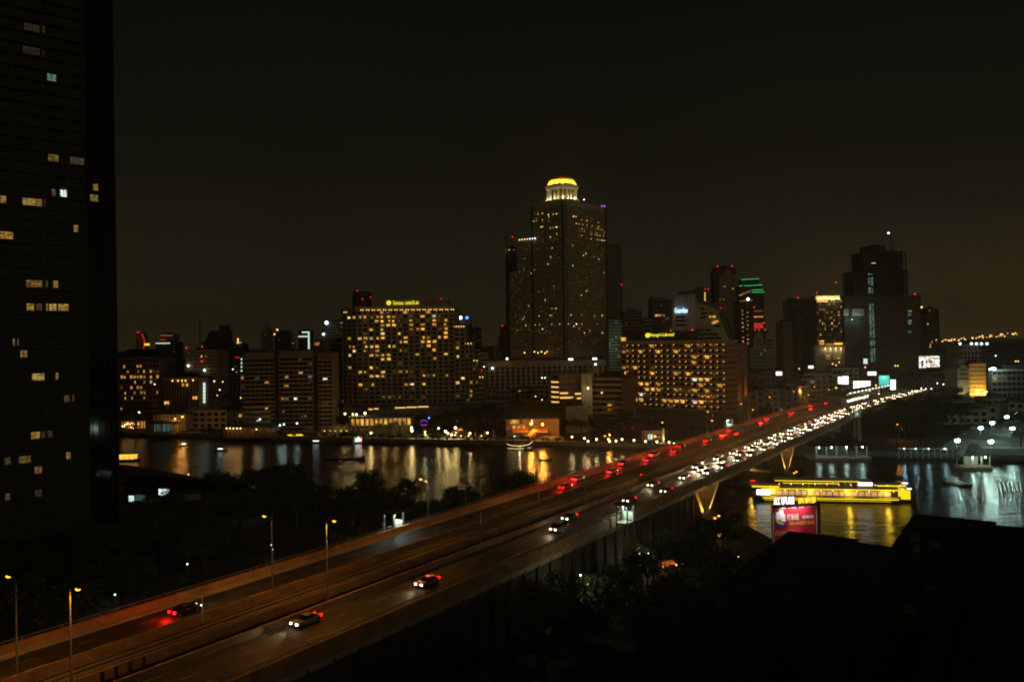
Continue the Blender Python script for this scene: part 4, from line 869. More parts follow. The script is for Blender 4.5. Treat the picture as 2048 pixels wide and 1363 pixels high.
b = MB(); P, Q = at(420, 661, 1252), at(452, 661, 1252); b.grid([[(P.x - 10, P.y, z1), (Q.x, Q.y, z1), (Q.x, Q.y + 30, z1), (P.x - 10, P.y + 30, z1)], [(P.x, P.y, P.z), (Q.x, Q.y, P.z), (Q.x, Q.y + 30, P.z), (P.x, P.y + 30, P.z)]]); b.build('slanted_top', 'facade_black', r)
b = MB(); P, Q = at(437, 655, 1254), at(451, 655, 1254); b.box(((P.x + Q.x) / 2, P.y + 12, P.z - 5), (Q.x - P.x, 18, 18)); b.build('plant_room', 'facade_black', r)
r, *_ = tower('spire_block', 'distant office block with small lit spire and vertical light strips', 'skyscraper', 456, 487, 687, 1500, 30, 20, 6, 'facade_black', 'glass_black', (), .05)
b = MB(); b.bar(at(476, 687, 1500), at(476, 676, 1500), 1.4); b.build('spire', 'lamp_far', r)
b = MB(); b.box(at(477.5, 684.5, 1497), (10, 1, 1.6)); b.build('crown_light', 'win_yellow', r)
for x, y0, y1 in ((460, 707, 718), (483, 718, 741)):
    for k in range(4): p = at(x, y0 + (y1 - y0) * k / 3, 1496); inst('stair_window', unit('neon_white'), p - r.location, r, 0, (2.2, .6, 3.6))
for x, y in ((455, 685), (472, 714), (477, 714), (457, 699)): beacon(r, x, y, 1490, 1.6, 'lamp_red' if x > 456 else 'lamp_far')
# riverside and mid-town buildings between the named ones
r, *_ = tower('pointed_tower', 'slim distant tower ending in a pointed top', 'skyscraper', 522, 538, 664, 1900, 30, 24, 5, 'facade_grey', 'glass_dark', (), .03)
b = MB(); A2 = at(522, 664, 1900); B2 = at(538, 664, 1900); b.grid([[(A2.x, A2.y, A2.z), (B2.x, B2.y, A2.z), (B2.x, B2.y + 30, A2.z), (A2.x, A2.y + 30, A2.z)], [((A2.x + B2.x) / 2 - .5, A2.y + 12, A2.z + 25), ((A2.x + B2.x) / 2 + .5, A2.y + 12, A2.z + 25), ((A2.x + B2.x) / 2 + .5, A2.y + 14, A2.z + 25), ((A2.x + B2.x) / 2 - .5, A2.y + 14, A2.z + 25)]]); b.build('pointed_roof', 'facade_grey', r)
r, A, B, Ab, Bb, z1 = tower('round_top_tower', 'dark distant tower with rounded top', 'skyscraper', 549, 581, 676, 1300, 30, 16, 6, 'facade_black', 'glass_black', (), .02)
b = MB(); cx_ = (A.x + B.x) / 2; hw = (B.x - A.x) / 2; b.grid([[(cx_ + hw * math.cos(math.pi * k / 10), A.y + 1 + d, z1 + 13 * math.sin(math.pi * k / 10)) for k in range(11)] for d in (0, 28)]); b.build('rounded_roof', 'facade_black', r)
beacon(r, 554.5, 659, 1302, 1.5, 'lamp_far'); beacon(r, 549, 668, 1302, 1.3, 'lamp_far'); beacon(r, 586, 686, 1290, 1.5)
r, A, B, *_ = tower('neon_frame_tower', 'dark office tower edged with a white neon line on top and side', 'office building', 597, 619, 662, 1350, 30, 16, 4, 'facade_black', 'glass_black', (), .0)
b = MB(); b.wall((A.x + 6, A.y), (B.x, B.y), A.z - 3, A.z - .8, .4, 1.2); b.wall((B.x - 2.4, B.y), (B.x, B.y), A.z - 36, A.z - .8, .4, 1.25); b.wall((A.x, A.y), (B.x - 3, B.y), A.z - 10, A.z - 8, .4, 1.2); b.build('neon_line', 'neon_white', r)
r, *_ = tower('grey_office_tower', 'grey office tower with bright white rooftop lamp behind the riverside hotel', 'office building', 650, 692, 645, 1000, 30, 22, 8, 'facade_grey', 'glass_dark', (), .05, seed=9); beacon(r, 653, 645, 996, 2.4, 'lamp_far_white', 'roof_light'); beacon(r, 647, 668, 996, 1.6, 'lamp_far_white', 'roof_light'); beacon(r, 685, 645, 996, 1.2, 'lamp_far_white', 'roof_light')
tower('banded_office', 'dark banded office block squeezed between apartments and riverside hotel', 'office building', 660, 692, 686, 620, 22, 17, 5, 'facade_grey', 'glass_black', (), .01, band=.45, fin=.1)
r, *_ = tower('small_lit_block', 'small distant block with an orange lit top row', 'building', 624, 648, 682, 1500, 20, 6, 8, 'facade_brown', 'glass_dark', [(x, 684.5, 'win_warm') for x in (629, 632, 635, 638)], .02)
r, *_ = tower('dusky_twin_tower', 'hazy tower with white and blue rooftop signs right of the Thai-lettered hotel', 'skyscraper', 908, 942, 632, 1400, 30, 30, 8, 'facade_grey', 'glass_dark', (), .04, seed=12); beacon(r, 921, 635, 1392, 3.2, 'lamp_far_white', 'roof_sign'); beacon(r, 934, 635, 1392, 2.6, 'lamp_blue', 'roof_sign')
tower('dusky_lit_tower', 'hazy residential tower with speckled windows beside the stepped hotel wing', 'apartment tower', 942, 962, 657, 1300, 30, 26, 7, 'facade_grey', 'glass_dark', (), .22, seed=14)
tower('small_white_block', 'low pale block with a white lamp at the foot of the skyscraper podium', 'building', 958, 976, 706, 900, 20, 8, 4, 'concrete_pale', 'glass_dark', (), .02)
for k, (x0, x1, y) in enumerate(((999, 1016, 655), (994, 999, 672), (987, 994, 690))):
    if k == 0: r, *_ = tower('ziggurat_block', 'pale apartment block stepping up beside the skyscraper', 'apartment block', x0, x1, y, 990, 24, 22, 6, 'concrete_warm', 'glass_black', (), .03, band=.45, fin=.45, seed=17)
    else:
        A2, B2 = at(x0, y, 990), at(x1, y, 990); b = MB(); b.prism([(A2.x, A2.y), (B2.x, B2.y), (B2.x, B2.y + 22), (A2.x, A2.y + 22)], 2.4, A2.z); b.build('stepped_wing', 'concrete_warm', r); facade(r, (A2.x, A2.y), (B2.x, B2.y), 4, A2.z - 1, 18, 2, 'concrete_warm', 'glass_black', .45, .45, .35, (), .06, seed=60 + k)
beacon(r, 1005, 651, 988, 1.2)
r, *_ = tower('rear_tower', 'slim older tower with antennas rising behind the left of the domed skyscraper', 'skyscraper', 1010, 1036, 497, 1010, 25, 60, 8, 'facade_olive', 'glass_black', [(1012, 497 + 0, 'win_warm'), (1013, 500, 'win_yellow'), (1018, 500, 'win_yellow'), (1029, 501, 'win_warm')], .01, band=.42, fin=.25)
beacon(r, 1025, 474, 1010, 1.2); b = MB()
for x, y in ((1011, 458), (1014, 472), (1024, 476)): b.bar(at(x, 497, 1012), at(x - .4, y, 1012), .8)
b.build('antenna', 'metal_dark', r)
r, A, B, Ab, Bb, z1 = tower('blue_black_tower', 'unlit blue-black tower rising just right of the domed skyscraper', 'skyscraper', 1214, 1243, 492, 1500, 35, 50, 8, 'facade_blue', 'facade_blue', (), 0); beacon(r, 1243, 569, 1490, 1.8)
b = MB(); P, Q = at(1230, 600, 1499), at(1246, 600, 1499); b.prism([(P.x, P.y), (Q.x, Q.y), (Q.x, Q.y + 30), (P.x, P.y + 30)], 2.4, at(1240, 560, 1499).z); b.build('lower_wing', 'facade_blue', r)
r, *_ = tower('green_lit_block', 'dim greenish block wedged between skyscraper and balconied hotel', 'building', 1217, 1243, 640, 760, 25, 24, 6, 'concrete', 'glass_dark', (), .04, dm=['win_green', 'win_dim']); light('POINT', at(1226, 690, 740), 2600, (.5, 1, .75), r, .5)
tower('mid_block', 'dim mid-rise with a few warm windows behind the yellow hotel sign', 'building', 1246, 1284, 622, 1100, 25, 18, 9, 'facade_brown', 'glass_black', [(1226 + 10, 624, 'win_yellow')], .06, seed=23)
r, *_ = tower('notched_tower', 'dark tower with slanting notch and a lit band midway', 'skyscraper', 1303, 1343, 600, 1200, 30, 22, 9, 'facade_blue', 'glass_black', [(x, y, 'win_yellow') for x, y in ((1315, 628), (1320, 627), (1324, 630), (1330, 629), (1310, 630))], .03)
b = MB(); P, Q = at(1304, 598, 1200), at(1316, 602, 1200); b.grid([[(P.x, P.y, P.z - 4), (Q.x, Q.y, P.z - 4), (Q.x, Q.y + 20, P.z - 4), (P.x, P.y + 20, P.z - 4)], [(P.x, P.y, P.z + 4), (P.x + 1, Q.y, P.z + 4), (P.x + 1, Q.y + 20, P.z + 4), (P.x, P.y + 20, P.z + 4)]]); b.build('roof_fin', 'facade_blue', r)
tower('low_dim_block', 'low dim block below the notched tower', 'building', 1285, 1305, 640, 1100, 25, 14, 5, 'facade_grey', 'glass_black', (), .05, seed=25)
# sail-shaped office with blue sign
SO = thing('sail_office', 'pale office tower with sail-curved shoulder and blue lit sign', 'office building', (235, 800, 2.4)); Dk = 760
def sp(x, y, d=0): return at(x, y, Dk + d)
def plate(name, pts, d0, d1, mk):
    b = MB(); b.grid([[sp(x, y, d) for x, y in pts] for d in (d0, d1)]); return b.build(name, mk, SO)
plate('core', [(1345, 762), (1391, 762), (1391, 586), (1362, 586), (1349, 596), (1345, 640)], 0, 24, 'facade_olive')
plate('lift_shaft', [(1376, 762), (1390, 762), (1389, 587), (1375, 587)], -2.5, 0, 'concrete_pale')
plate('curved_shoulder', [(1389, 762), (1466, 762), (1467, 690), (1462, 668), (1452, 640), (1441, 622), (1420, 610), (1405, 606), (1389, 600)], 3, 22, 'facade_olive')
plate('roof_canopy', [(1354, 588), (1394, 586), (1410, 583), (1410, 581), (1394, 582), (1356, 583)], -4, 20, 'concrete_dark')
plate('shoulder_edge', [(1389, 600), (1405, 606), (1420, 610), (1441, 620), (1441, 615), (1420, 604), (1403, 600), (1389, 594)], 1, 22, 'concrete_dark')
plate('lower_curve', [(1389, 762), (1452, 762), (1450, 690), (1440, 672), (1424, 655), (1408, 650), (1389, 648)], -1, 2.6, 'concrete')
for k in range(12):   # curved rib of window slots on the shoulder
    y = 628 + k * 5; x = 1441 + k * 2.0; b = MB(); b.box(sp(x, y, 2.4), (3.2, .5, 1.7)); b.build('window_slot', 'glass_black', SO)
    b = MB(); b.box(sp(x + 8, y + 3, 2.4), (3.0, .5, 1.7)); b.build('window_slot', 'glass_black', SO)
for y in (633, 641, 650): b = MB(); b.box(sp(1361, y, -.1), (9, .5, 2)); b.build('window_band', 'glass_black', SO)
for y, x0, x1 in ((617, 1400, 1409), (626, 1401, 1414), (626, 1418, 1426), (634, 1400, 1412), (660, 1394, 1407), (660, 1411, 1420), (668, 1394, 1436), (676, 1394, 1444), (651, 1428, 1440)):
    P, Q = sp(x0, y, -1.2 if y > 655 else 2.8), sp(x1, y, -1.2 if y > 655 else 2.8); b = MB(); b.box((P + Q) / 2, (Q.x - P.x, .5, 2)); b.build('window_band', 'glass_black', SO)
for x0, x1, y in ((1418, 1423, 633), (1425, 1431, 633), (1426, 1437, 642), (1424, 1432, 645)):
    P, Q = sp(x0, y, 2.7), sp(x1, y, 2.7); inst('window', unit('win_yellow'), (P + Q) / 2 - SO.location, SO, 0, (Q.x - P.x, .3, 1.6))
text('Guardian', 4.6, 'sign_blue', SO, sp(1362.5, 620.3, -1), R(1.5), 12.4, .4); light('POINT', sp(1362, 620, -4), 500, (.2, .3, 1), SO, .4)
beacon(SO, 1384.5, 660, 755, 1.0)
r, *_ = tower('gold_strip_tower', 'dark tower with one vertical golden light strip behind the sail office', 'skyscraper', 1392, 1418, 579, 1150, 25, 30, 5, 'facade_blue', 'glass_black', (), 0); b = MB(); P, Q = at(1409.5, 584, 1148), at(1410.5, 606, 1148); b.box((P + Q) / 2, (1.3, .6, P.z - Q.z)); b.build('light_strip', 'cornice_light', r); beacon(r, 1410, 578, 1146, 1.2); beacon(r, 1416, 578, 1146, 1.2)
# gabled slab
r, A, B, Ab, Bb, z1 = tower('gabled_tower', 'tall pale slab tower with small gable on top and red lamps', 'apartment tower', 1437, 1471, 549, 1180, 26, 46, 9, 'concrete', 'glass_black', [(x, y, 'win_yellow') for x, y in ((1445, 574), (1449, 574), (1464, 577), (1439, 598), (1449, 598))], .008, band=.4, fin=.3, roof=False)
b = MB(); b.prism([(A.x - 4, A.y + 1), (B.x + 1, B.y + 1), (B.x + 1, B.y + 26), (A.x - 4, A.y + 26)], z1, z1 + 9); b.grid([[(A.x - 4, A.y + 1, z1 + 9), (B.x + 1, A.y + 1, z1 + 9), (B.x + 1, A.y + 26, z1 + 9), (A.x - 4, A.y + 26, z1 + 9)], [(A.x - 1, A.y + 4, z1 + 13), (B.x - 3, A.y + 4, z1 + 13), (B.x - 3, A.y + 24, z1 + 13), (A.x - 1, A.y + 24, z1 + 13)]]); b.build('roof', 'facade_black', r)
b = MB(); gx = (A.x + B.x) / 2; b.grid([[(gx - 7, A.y - d, z1 + .2), (gx + 7, A.y - d, z1 + .2), (gx, A.y - d, z1 + 8)] for d in (.3, 1.2)]); b.build('gable', 'concrete', r)
b = MB(); b.prism([(A.x - 6, A.y + 3), (A.x - .05, A.y + 3), (A.x - .05, A.y + 25), (A.x - 6, A.y + 25)], 2.4, z1 + 6); b.build('side_wing', 'facade_black', r)
for x, y in ((1435, 532), (1464, 532), (1441, 616), (1471, 615)): beacon(r, x, y, 1176, 1.6)
# green neon tower
r, A, B, *_ = tower('green_neon_tower', 'dark rounded tower ringed with green neon lines at the top', 'skyscraper', 1482, 1528, 584, 1300, 30, 28, 8, 'facade_black', 'glass_black', [], .01)
for x0, x1, y, yt, d in ((1478, 1524, 571, 556, 4), (1483, 1518, 558, 556, 8)):
    P, Q = at(x0 + 1, y, 1300 + d), at(x1 - 1, y, 1300 + d); b = MB(); b.prism([(P.x, P.y), (Q.x, Q.y), (Q.x, Q.y + 20), (P.x, P.y + 20)], 60, P.z); b.build('upper_tier', 'facade_black', r)
for x0, x1, y0, y1 in ((1483, 1518, 559, 557), (1478, 1486, 571.5, 571), (1489, 1524, 571.5, 569.5), (1504, 1525, 580, 579), (1504, 1529, 584.5, 583.5)):
    b = MB(); P, Q = at(x0, y0, 1296), at(x1, y1, 1296); b.bar(P, Q, 1.0, 1.0); b.build('neon_line', 'neon_green', r)
for x0, x1, y0, y1 in ((1480, 1500, 590, 582),):
    for k in range(6): inst('window', unit('win_warm'), at(x0 + (x1 - x0) * k / 5, y0 + (y1 - y0) * k / 5, 1296) - r.location, r, 0, (2.2, .5, 2))
for y, mk, hh in ((622, 'win_dim', 2.5), (633, 'win_warm', 2), (645, 'neon_green', 1.0), (651, 'neon_red', 8)):
    P, Q = at(1508, y, 1297), at(1526, y, 1297); b = MB(); b.box((P + Q) / 2, (Q.x - P.x, .6, hh)); b.build('lit_band', 'win_dim' if mk == 'neon_green' else mk, r)
for x, y in ((1508, 614), (1528, 645), (1510, 659), (1518, 659), (1530, 659)): beacon(r, x, y, 1290, 1.6)
r, *_ = tower('slim_speckled_tower', 'slim dark tower with columns of amber windows before the neon tower', 'apartment tower', 1478, 1506, 602, 1000, 25, 38, 6, 'facade_black', 'glass_black', [(1487 + 7 * (k % 2), 622 + k * 4.2, 'win_warm') for k in range(16)], .01); b = MB(); P, Q = at(1479, 602, 998), at(1505, 600, 998); b.bar(P, Q, .9); b.build('roof_light', 'win_warm', r); beacon(r, 1496, 598, 996, 2.0, 'lamp_far_white', 'roof_light')
r, A, B, Ab, Bb, z1 = tower('twin_gable_building', 'grey apartment block under two arched gables', 'apartment block', 1500, 1531, 696, 850, 25, 10, 9, 'concrete', 'glass_black', (), .02, band=.4, fin=.35, dm=['win_green', 'win_dim'], D1=850)
A3, B3 = at(1531, 692, 860), at(1552, 692, 860); b = MB(); b.prism([(A3.x, A3.y), (B3.x, B3.y), (B3.x, B3.y + 20), (A3.x, A3.y + 20)], 2.4, A3.z); b.build('side_block', 'facade_grey', r)
for x in (1518, 1540):
    P = at(x, 692, 856); w = 10 * 856 / 1600; b = MB(); b.grid([[(P.x - w, P.y + d, P.z - 8), (P.x + w, P.y + d, P.z - 8), (P.x + w, P.y + d, P.z + 6), (P.x + w * .6, P.y + d, P.z + 13), (P.x, P.y + d, P.z + 17), (P.x - w * .6, P.y + d, P.z + 13), (P.x - w, P.y + d, P.z + 6)] for d in (0, 18)]); b.build('gable_block', 'concrete', r)
    for k in range(3): b = MB(); b.box((P.x, P.y - .2, P.z + k * 4 - 2), (w * 1.4 - k * .8, .3, 1.8)); b.build('window_band', 'glass_black', r)
r, *_ = tower('pale_tower', 'pale tower with plain side wall and dark glass front', 'skyscraper', 1583, 1600, 602, 950, 30, 34, 3, 'facade_brown', 'facade_brown', (), 0, band=.1, fin=.1)
A2, B2 = at(1600, 596, 952), at(1634, 596, 952); b = MB(); b.prism([(A2.x, A2.y), (B2.x, B2.y), (B2.x, B2.y + 28), (A2.x, A2.y + 28)], 2.4, A2.z); b.build('glass_block', 'glass_dark', r); facade(r, (A2.x, A2.y), (B2.x, B2.y), 4, A2.z - 3, 34, 8, 'facade_grey', 'glass_black', .25, .1, .3, (), .01, dm='win_green'); beacon(r, 1596, 595, 948, 1.3)
tower('lower_pale_tower', 'lower pale residential block in front of the plain-walled tower', 'apartment tower', 1566, 1584, 644, 900, 25, 26, 5, 'facade_brown', 'glass_black', (), .01)
Z = lambda zx, zy: (1560 + zx / 4.009, 440 + zy / 4.009)
r, A, B, Ab, Bb, z1 = tower('amber_hotel_tower', 'hotel tower with amber lit windows and glowing yellow crown', 'hotel', 1633, 1684, 599, 900, 30, 30, 11, 'facade_black', 'glass_black', [], .38, dm=['win_warm', 'win_dim', 'win_warm', 'win_dim', 'win_yellow'], band=.35, fin=.45, seed=31)
b = MB(); b.prism([(A.x - 1.5, A.y - 1), (B.x - 3, B.y - 1), (B.x - 3, B.y + 18), (A.x - 1.5, A.y + 18)], z1, z1 + 4.5); b.build('crown', 'concrete_pale', r)
b = MB(); b.grid([[(A.x + 9, A.y + 3 + d, z1 + 9.5), (A.x + 22, A.y + 3 + d, z1 + 9.5), (A.x + 22, A.y + 3 + d, z1 + 8.8), (A.x + 9, A.y + 3 + d, z1 + 8.8)] for d in (0, 12)]); b.bar((A.x + 14, A.y + 6, z1 + 4), (A.x + 14, A.y + 6, z1 + 9), 3); b.build('crown_canopy', 'concrete_pale', r)
for k in range(4): light('POINT', (A.x + 3 + k * 7, A.y - 4, z1 + .3), 2200, (1, .85, .3), r, .4)
for x0, x1, y, mk in ((1634, 1656, 602.5, 'win_yellow'), (1639, 1648, 682, 'win_yellow'), (1639, 1648, 687, 'win_yellow'), (1652, 1668, 688, 'win_warm'), (1669, 1685, 687, 'sign_amber')):
    P, Q = at(x0, y, 898), at(x1, y, 898); b = MB(); b.box((P + Q) / 2, (Q.x - P.x, .4, 1.7)); b.build('lit_band', mk, r)
b = MB(); P = at(1630, 690, 890); Q = at(1690, 690, 890); b.prism([(P.x, P.y), (Q.x, Q.y), (Q.x, Q.y + 8), (P.x, P.y + 8)], 2.4, P.z); b.build('base_block', 'concrete', r)
for x in (1650.5, 1661, 1671.5, 1682):
    b = MB(); P = at(x, 706, 889.2); b.box(P, (1.6, 1.2, 18)); b.build('base_column', 'concrete_pale', r); inst('column_light', ball('lamp_far'), at(x, 696, 888) - r.location, r, sc=(.8,) * 3); light('POINT', at(x, 699, 886.5), 500, (1, .8, .4), r, .3)
for y in (711, 716):
    for x0, x1 in ((1652, 1662), (1668, 1680)): P, Q = at(x0, y, 889.4), at(x1, y, 889.4); b = MB(); b.box((P + Q) / 2, (Q.x - P.x, .3, 1.2)); b.build('lit_band', 'win_yellow', r)
beacon(r, 1634, 585, 896, 1.1); beacon(r, 1672, 564, 896, 1.0)
# tower under construction
r, A, B, Ab, Bb, z1 = tower('unfinished_tower', 'huge unfinished tower, broad base with narrower bare top and a crane', 'skyscraper', 1688, 1841, 592, 930, 55, 40, 26, 'facade_grey', 'glass_black', [], .002, band=.25, fin=.06, depth=.5, wm='facade_black')
for x0, x1, y0, nf in ((1710, 1815, 542, 12), (1726, 1812, 503, 10), (1743, 1770, 490, 4)):
    P, Q = at(x0, y0, 938), at(x1, y0, 938); b = MB(); zz = z1 if y0 == 542 else at(x0, 545 if y0 == 503 else 505, 938).z
    for i in range(nf + 1): f = i / nf; z = z1 + (P.z - z1) * f; b.prism([(P.x, P.y), (Q.x, Q.y), (Q.x, Q.y + 40), (P.x, P.y + 40)], z - .35, z + .35)
    for j in range(8):
        t = j / 7; b.bar((P.x + (Q.x - P.x) * t, P.y + .8, z1), (P.x + (Q.x - P.x) * t, P.y + .8, P.z), 1.0)
    b.prism([(P.x + 2, P.y + 4), (Q.x - 2, Q.y + 4), (Q.x - 2, Q.y + 36), (P.x + 2, P.y + 36)], z1, P.z - .5); b.build('bare_storeys', 'facade_black', r, 'stuff')
b = MB(); rb = random.Random(2)
for k in range(26):
    x = rb.uniform(1728, 1812); b.bar(at(x, 505 if x < 1795 else 520, 940), at(x + rb.uniform(-1, 1), (505 if x < 1795 else 520) - rb.uniform(3, 12), 940), .5)
b.build('rebar', 'metal_dark', r, 'stuff')
for k in range(44):
    y = 548 + k * 4.05
    if 586 < y < 606 or 690 < y < 696: continue
    if rb.random() < .9: inst('stair_window', unit('win_green'), at(1738 + (y - 548) * .034, y, 927 if y > 592 else 936) - r.location, r, 0, (2.6, .4, 1.6)); inst('stair_window', unit('win_green'), at(1743.5 + (y - 548) * .034, y, 927 if y > 592 else 936) - r.location, r, 0, (1.8, .4, 1.6))
for x0, x1, y0, y1 in ((1687.5, 1697, 617, 631), (1704, 1728, 617, 631)):
    P, Q = at(x0, y0, 928.6), at(x1, y1, 928.6); b = MB(); b.box((P + Q) / 2, (Q.x - P.x, .5, P.z - Q.z)); b.build('pale_panel', 'concrete_pale', r)
    light('POINT', at((x0 + x1) / 2, 638, 922), 1500, WHT, r, .3)
for y in (622, 629, 641, 646, 663): P, Q = at(1816, y, 928), at(1823, y, 928); inst('window', unit('win_green'), (P + Q) / 2 - r.location, r, 0, (Q.x - P.x, .4, 2.4))
inst('window', unit('win_white'), at(1747, 526, 935) - r.location, r, 0, (5, .4, 1)); beacon(r, 1830, 588, 925, 1.3)
cr_ = thing('tower_crane', 'tower crane with a white lamp on top of the unfinished tower', 'crane', at(1785, 520, 950)); b = MB()
for dx in (-1.2, 1.2): b.bar(at(1785, 520, 950) + Vector((dx, 0, 0)), at(1785, 482, 950) + Vector((dx, 0, 0)), .5)
for k in range(10): b.bar(at(1785, 520 - k * 3.8, 950) + Vector((-1.2, 0, 0)), at(1785, 516.2 - k * 3.8, 950) + Vector((1.2, 0, 0)), .35)
b.build('mast', 'metal_dark', cr_); b = MB(); b.bar(at(1785, 484, 950), at(1777, 467.5, 950), 1.1); b.bar(at(1785, 484, 950), at(1794, 486, 950), 1.3); b.build('jib', 'metal_dark', cr_); inst('lamp', ball('lamp_far_white'), at(1777, 466, 950) - cr_.location, cr_, sc=(1.3,) * 3)
r, *_ = tower('thin_lit_tower', 'thin tower with a column of yellow windows right of the unfinished tower', 'apartment tower', 1841, 1850, 612, 1020, 25, 30, 2, 'facade_black', 'glass_black', [], .45, dm=['win_warm', 'win_yellow']); beacon(r, 1843, 614, 1015, 1.3, 'lamp_far')
tower('dark_slab_tower', 'dark slab tower with few yellow windows near its foot', 'apartment tower', 1853, 1878, 618, 1000, 25, 30, 6, 'facade_black', 'glass_black', [(x, y, 'win_yellow') for x, y in ((1859, 622), (1861, 687), (1864, 684), (1856, 648), (1862, 691), (1872, 680))], .02)
# the orange floodlit building, long dark block and others on the right
r, A, B, Ab, Bb, z1 = tower('floodlit_building', 'orange floodlit old building with pale gabled end', 'building', 1938, 1971, 729, 620, 22, 9, 9, 'concrete_pale', 'glass_black', (), 0, band=.35, fin=.45, depth=.5)
P, Q = at(1915, 738, 616), at(1937.5, 738, 616); b = MB(); b.grid([[(P.x, P.y + d, 2.4), (Q.x, P.y + d, 2.4), (Q.x, P.y + d, P.z), ((P.x + Q.x) / 2, P.y + d, P.z + 4), (P.x, P.y + d, P.z)] for d in (0, 18)]); b.build('gabled_end', 'concrete_pale', r)
P2, Q2 = at(1916, 718, 630), at(1935, 718, 630); b = MB(); b.prism([(P2.x, P2.y), (Q2.x, Q2.y), (Q2.x, Q2.y + 8), (P2.x, P2.y + 8)], 20, P2.z); b.build('tower_block', 'concrete_pale', r)
for y, w in ((739, .6), (748, .7), (757, .85)): b = MB(); b.box(((P.x + Q.x) / 2, P.y - .2, at(1926, y, 616).z), ((Q.x - P.x) * w, .4, 1.0)); b.build('louvre', 'facade_black', r)
for k in range(5): light('SPOT', (A.x + 1.5 + k * 2.6, A.y - 5, 5), 9000, (1, .5, .06), r, .4, 90, .7, aim=(0, .55, 1))
light('SPOT', (P.x + 3, P.y - 8, 6), 3800, (1, .85, .35), r, .4, 90, .7, aim=(0, .6, 1))
b = MB(); b.prism([(A.x + .4, A.y - .9), (B.x, B.y - .9), (B.x, B.y), (A.x + .4, A.y)], z1, z1 + 1.2); b.build('eave', 'concrete_warm', r)
r, A, B, *_ = tower('long_dark_block', 'long low dark block at the right edge with a lit roof line', 'building', 1984, 2100, 739, 560, 5, 7, 12, 'concrete_dark', 'glass_black', [(1993, 752, 'win_warm'), (1997, 752, 'win_warm'), (2000, 752, 'win_dim'), (2004, 752, 'win_dim')], 0, band=.4, fin=.15, dm='win_green'); b = MB(); b.wall((A.x, A.y), (B.x, B.y), A.z - .9, A.z - .1, .4, .7); b.build('roof_edge', 'concrete_pale', r)
for x, y, q_ in ((1980, 738, 1.1), (1985, 737, 1.5), (1989, 737, 1.5)): inst('floodlight', ball('lamp_white'), at(x, y, 556) - r.location, r, sc=(q_ * .6,) * 3)
light('POINT', at(1987, 738, 552), 9000, (.7, 1, .85), r, .4)
tower('flat_signed_block', 'mid-distance block with pale upper wall behind the floodlit building', 'building', 1920, 1962, 690, 800, 25, 8, 6, 'concrete', 'glass_dark', (), .02, band=.3, fin=.3)
fx_ = thing('roof_floodlight_row', 'row of five white floodlights on a roof line below the horizon', 'floodlights', at(1940, 690, 795))
for x in (1920, 1943, 1953, 1963, 1974): inst('floodlight', ball('lamp_far_white'), at(x, 687, 794) - fx_.location, fx_, sc=(1.3,) * 3)
b = MB(); b.bar(at(1918, 689, 795), at(1978, 689, 795), .5); b.build('rail', 'metal_dark', fx_)
tower('pale_shop_block', 'pale blank-walled block left of the floodlit building', 'building', 1866, 1897, 744, 640, 22, 4, 4, 'concrete', 'glass_dark', (), 0)
tower('dark_hall', 'wide dark hall behind the trees at the end of the bridge', 'building', 1830, 1868, 752, 660, 24, 4, 6, 'facade_black', 'glass_black', (), 0)
# horizon: far low city with lamps
HZ = 'far street lamps on the horizon'
fp = MB(); fp.bar((0, 0, 0), (0, 0, 11), .5); fpm = fp.mesh('pole', 'metal_dark'); rh = random.Random(9)
for k, x in enumerate(sorted(rh.uniform(1884, 2046) for _ in range(46))):
    y = 682 - (x - 1884) * .10 + rh.uniform(-2.5, 2.5); hy = 681.5 - (x - 1024) * math.tan(ROLL); D = min(5200, 40 * 1600 / max(8, y - hy)); P = at(x, y, D)
    o = thing('far_street_lamp', f'{ordw(k + 1)} tiny orange lamp from the left in the string on the right horizon', 'street lamp', (P.x, P.y, 2.4), group=HZ); inst('pole', fpm, (0, 0, 0), o, sc=(1, 1, max(.2, (P.z - 2.4) / 11))); q_ = rh.uniform(.6, 1.3) * D / FPX; inst('bulb', ball('lamp_horizon'), (0, 0, P.z - 2.4), o, sc=(q_, q_, q_))
# ------------------------------------------------------------------ trees
def tree_proto(seed, h, rad, leaf, n, name='tree', nleaf=6):
    q = random.Random(seed); r = thing(name, 'x', 'tree')
    b = MB(); th = h * .42; b.tube([(0, 0, 0), (.1, .05, th * .5), (.05, -.1, th)], [.34, .26, .2], 7); tips = []
    for k in range(7):
        a = 2 * math.pi * k / 7 + q.uniform(-.3, .3); e = (rad * .62 * math.cos(a), rad * .62 * math.sin(a), h * q.uniform(.55, .85)); tips.append(e)
        b.tube([(.05, -.1, th * q.uniform(.75, 1)), (e[0] * .45, e[1] * .45, th + (e[2] - th) * .5), e], [.14, .09, .03], 5)
    b.build('trunk', 'bark', r, local=True)
    b = MB(); cl = [(x, y, z, rad * q.uniform(.30, .48)) for x, y, z in tips]
    for k in range(9):
        a = q.uniform(0, 6.28); d = rad * math.sqrt(q.random()) * .8; cl.append((d * math.cos(a), d * math.sin(a), h * q.uniform(.55, .92) - d * .12, rad * q.uniform(.22, .42)))
    for i in range(n):
        cx_, cy_, cz_, cr_ = cl[q.randrange(len(cl))]
        v = Vector((q.gauss(0, 1), q.gauss(0, 1), q.gauss(0, 1))).normalized() * cr_ * (q.random() ** .4); c = Vector((cx_, cy_, cz_)) + Vector((v.x, v.y, v.z * .75))
        d = Vector((q.uniform(-1, 1), q.uniform(-1, 1), q.uniform(-.6, .3))).normalized(); s_ = d.cross(Vector((q.uniform(-1, 1), q.uniform(-1, 1), q.uniform(-1, 1)))).normalized(); l = q.uniform(.28, .62); w = l * .42
        b.face([c - d * l * .5, c + s_ * w, c + d * l * .5, c - s_ * w])
    b.build('crown', leaf, r, local=True); return r
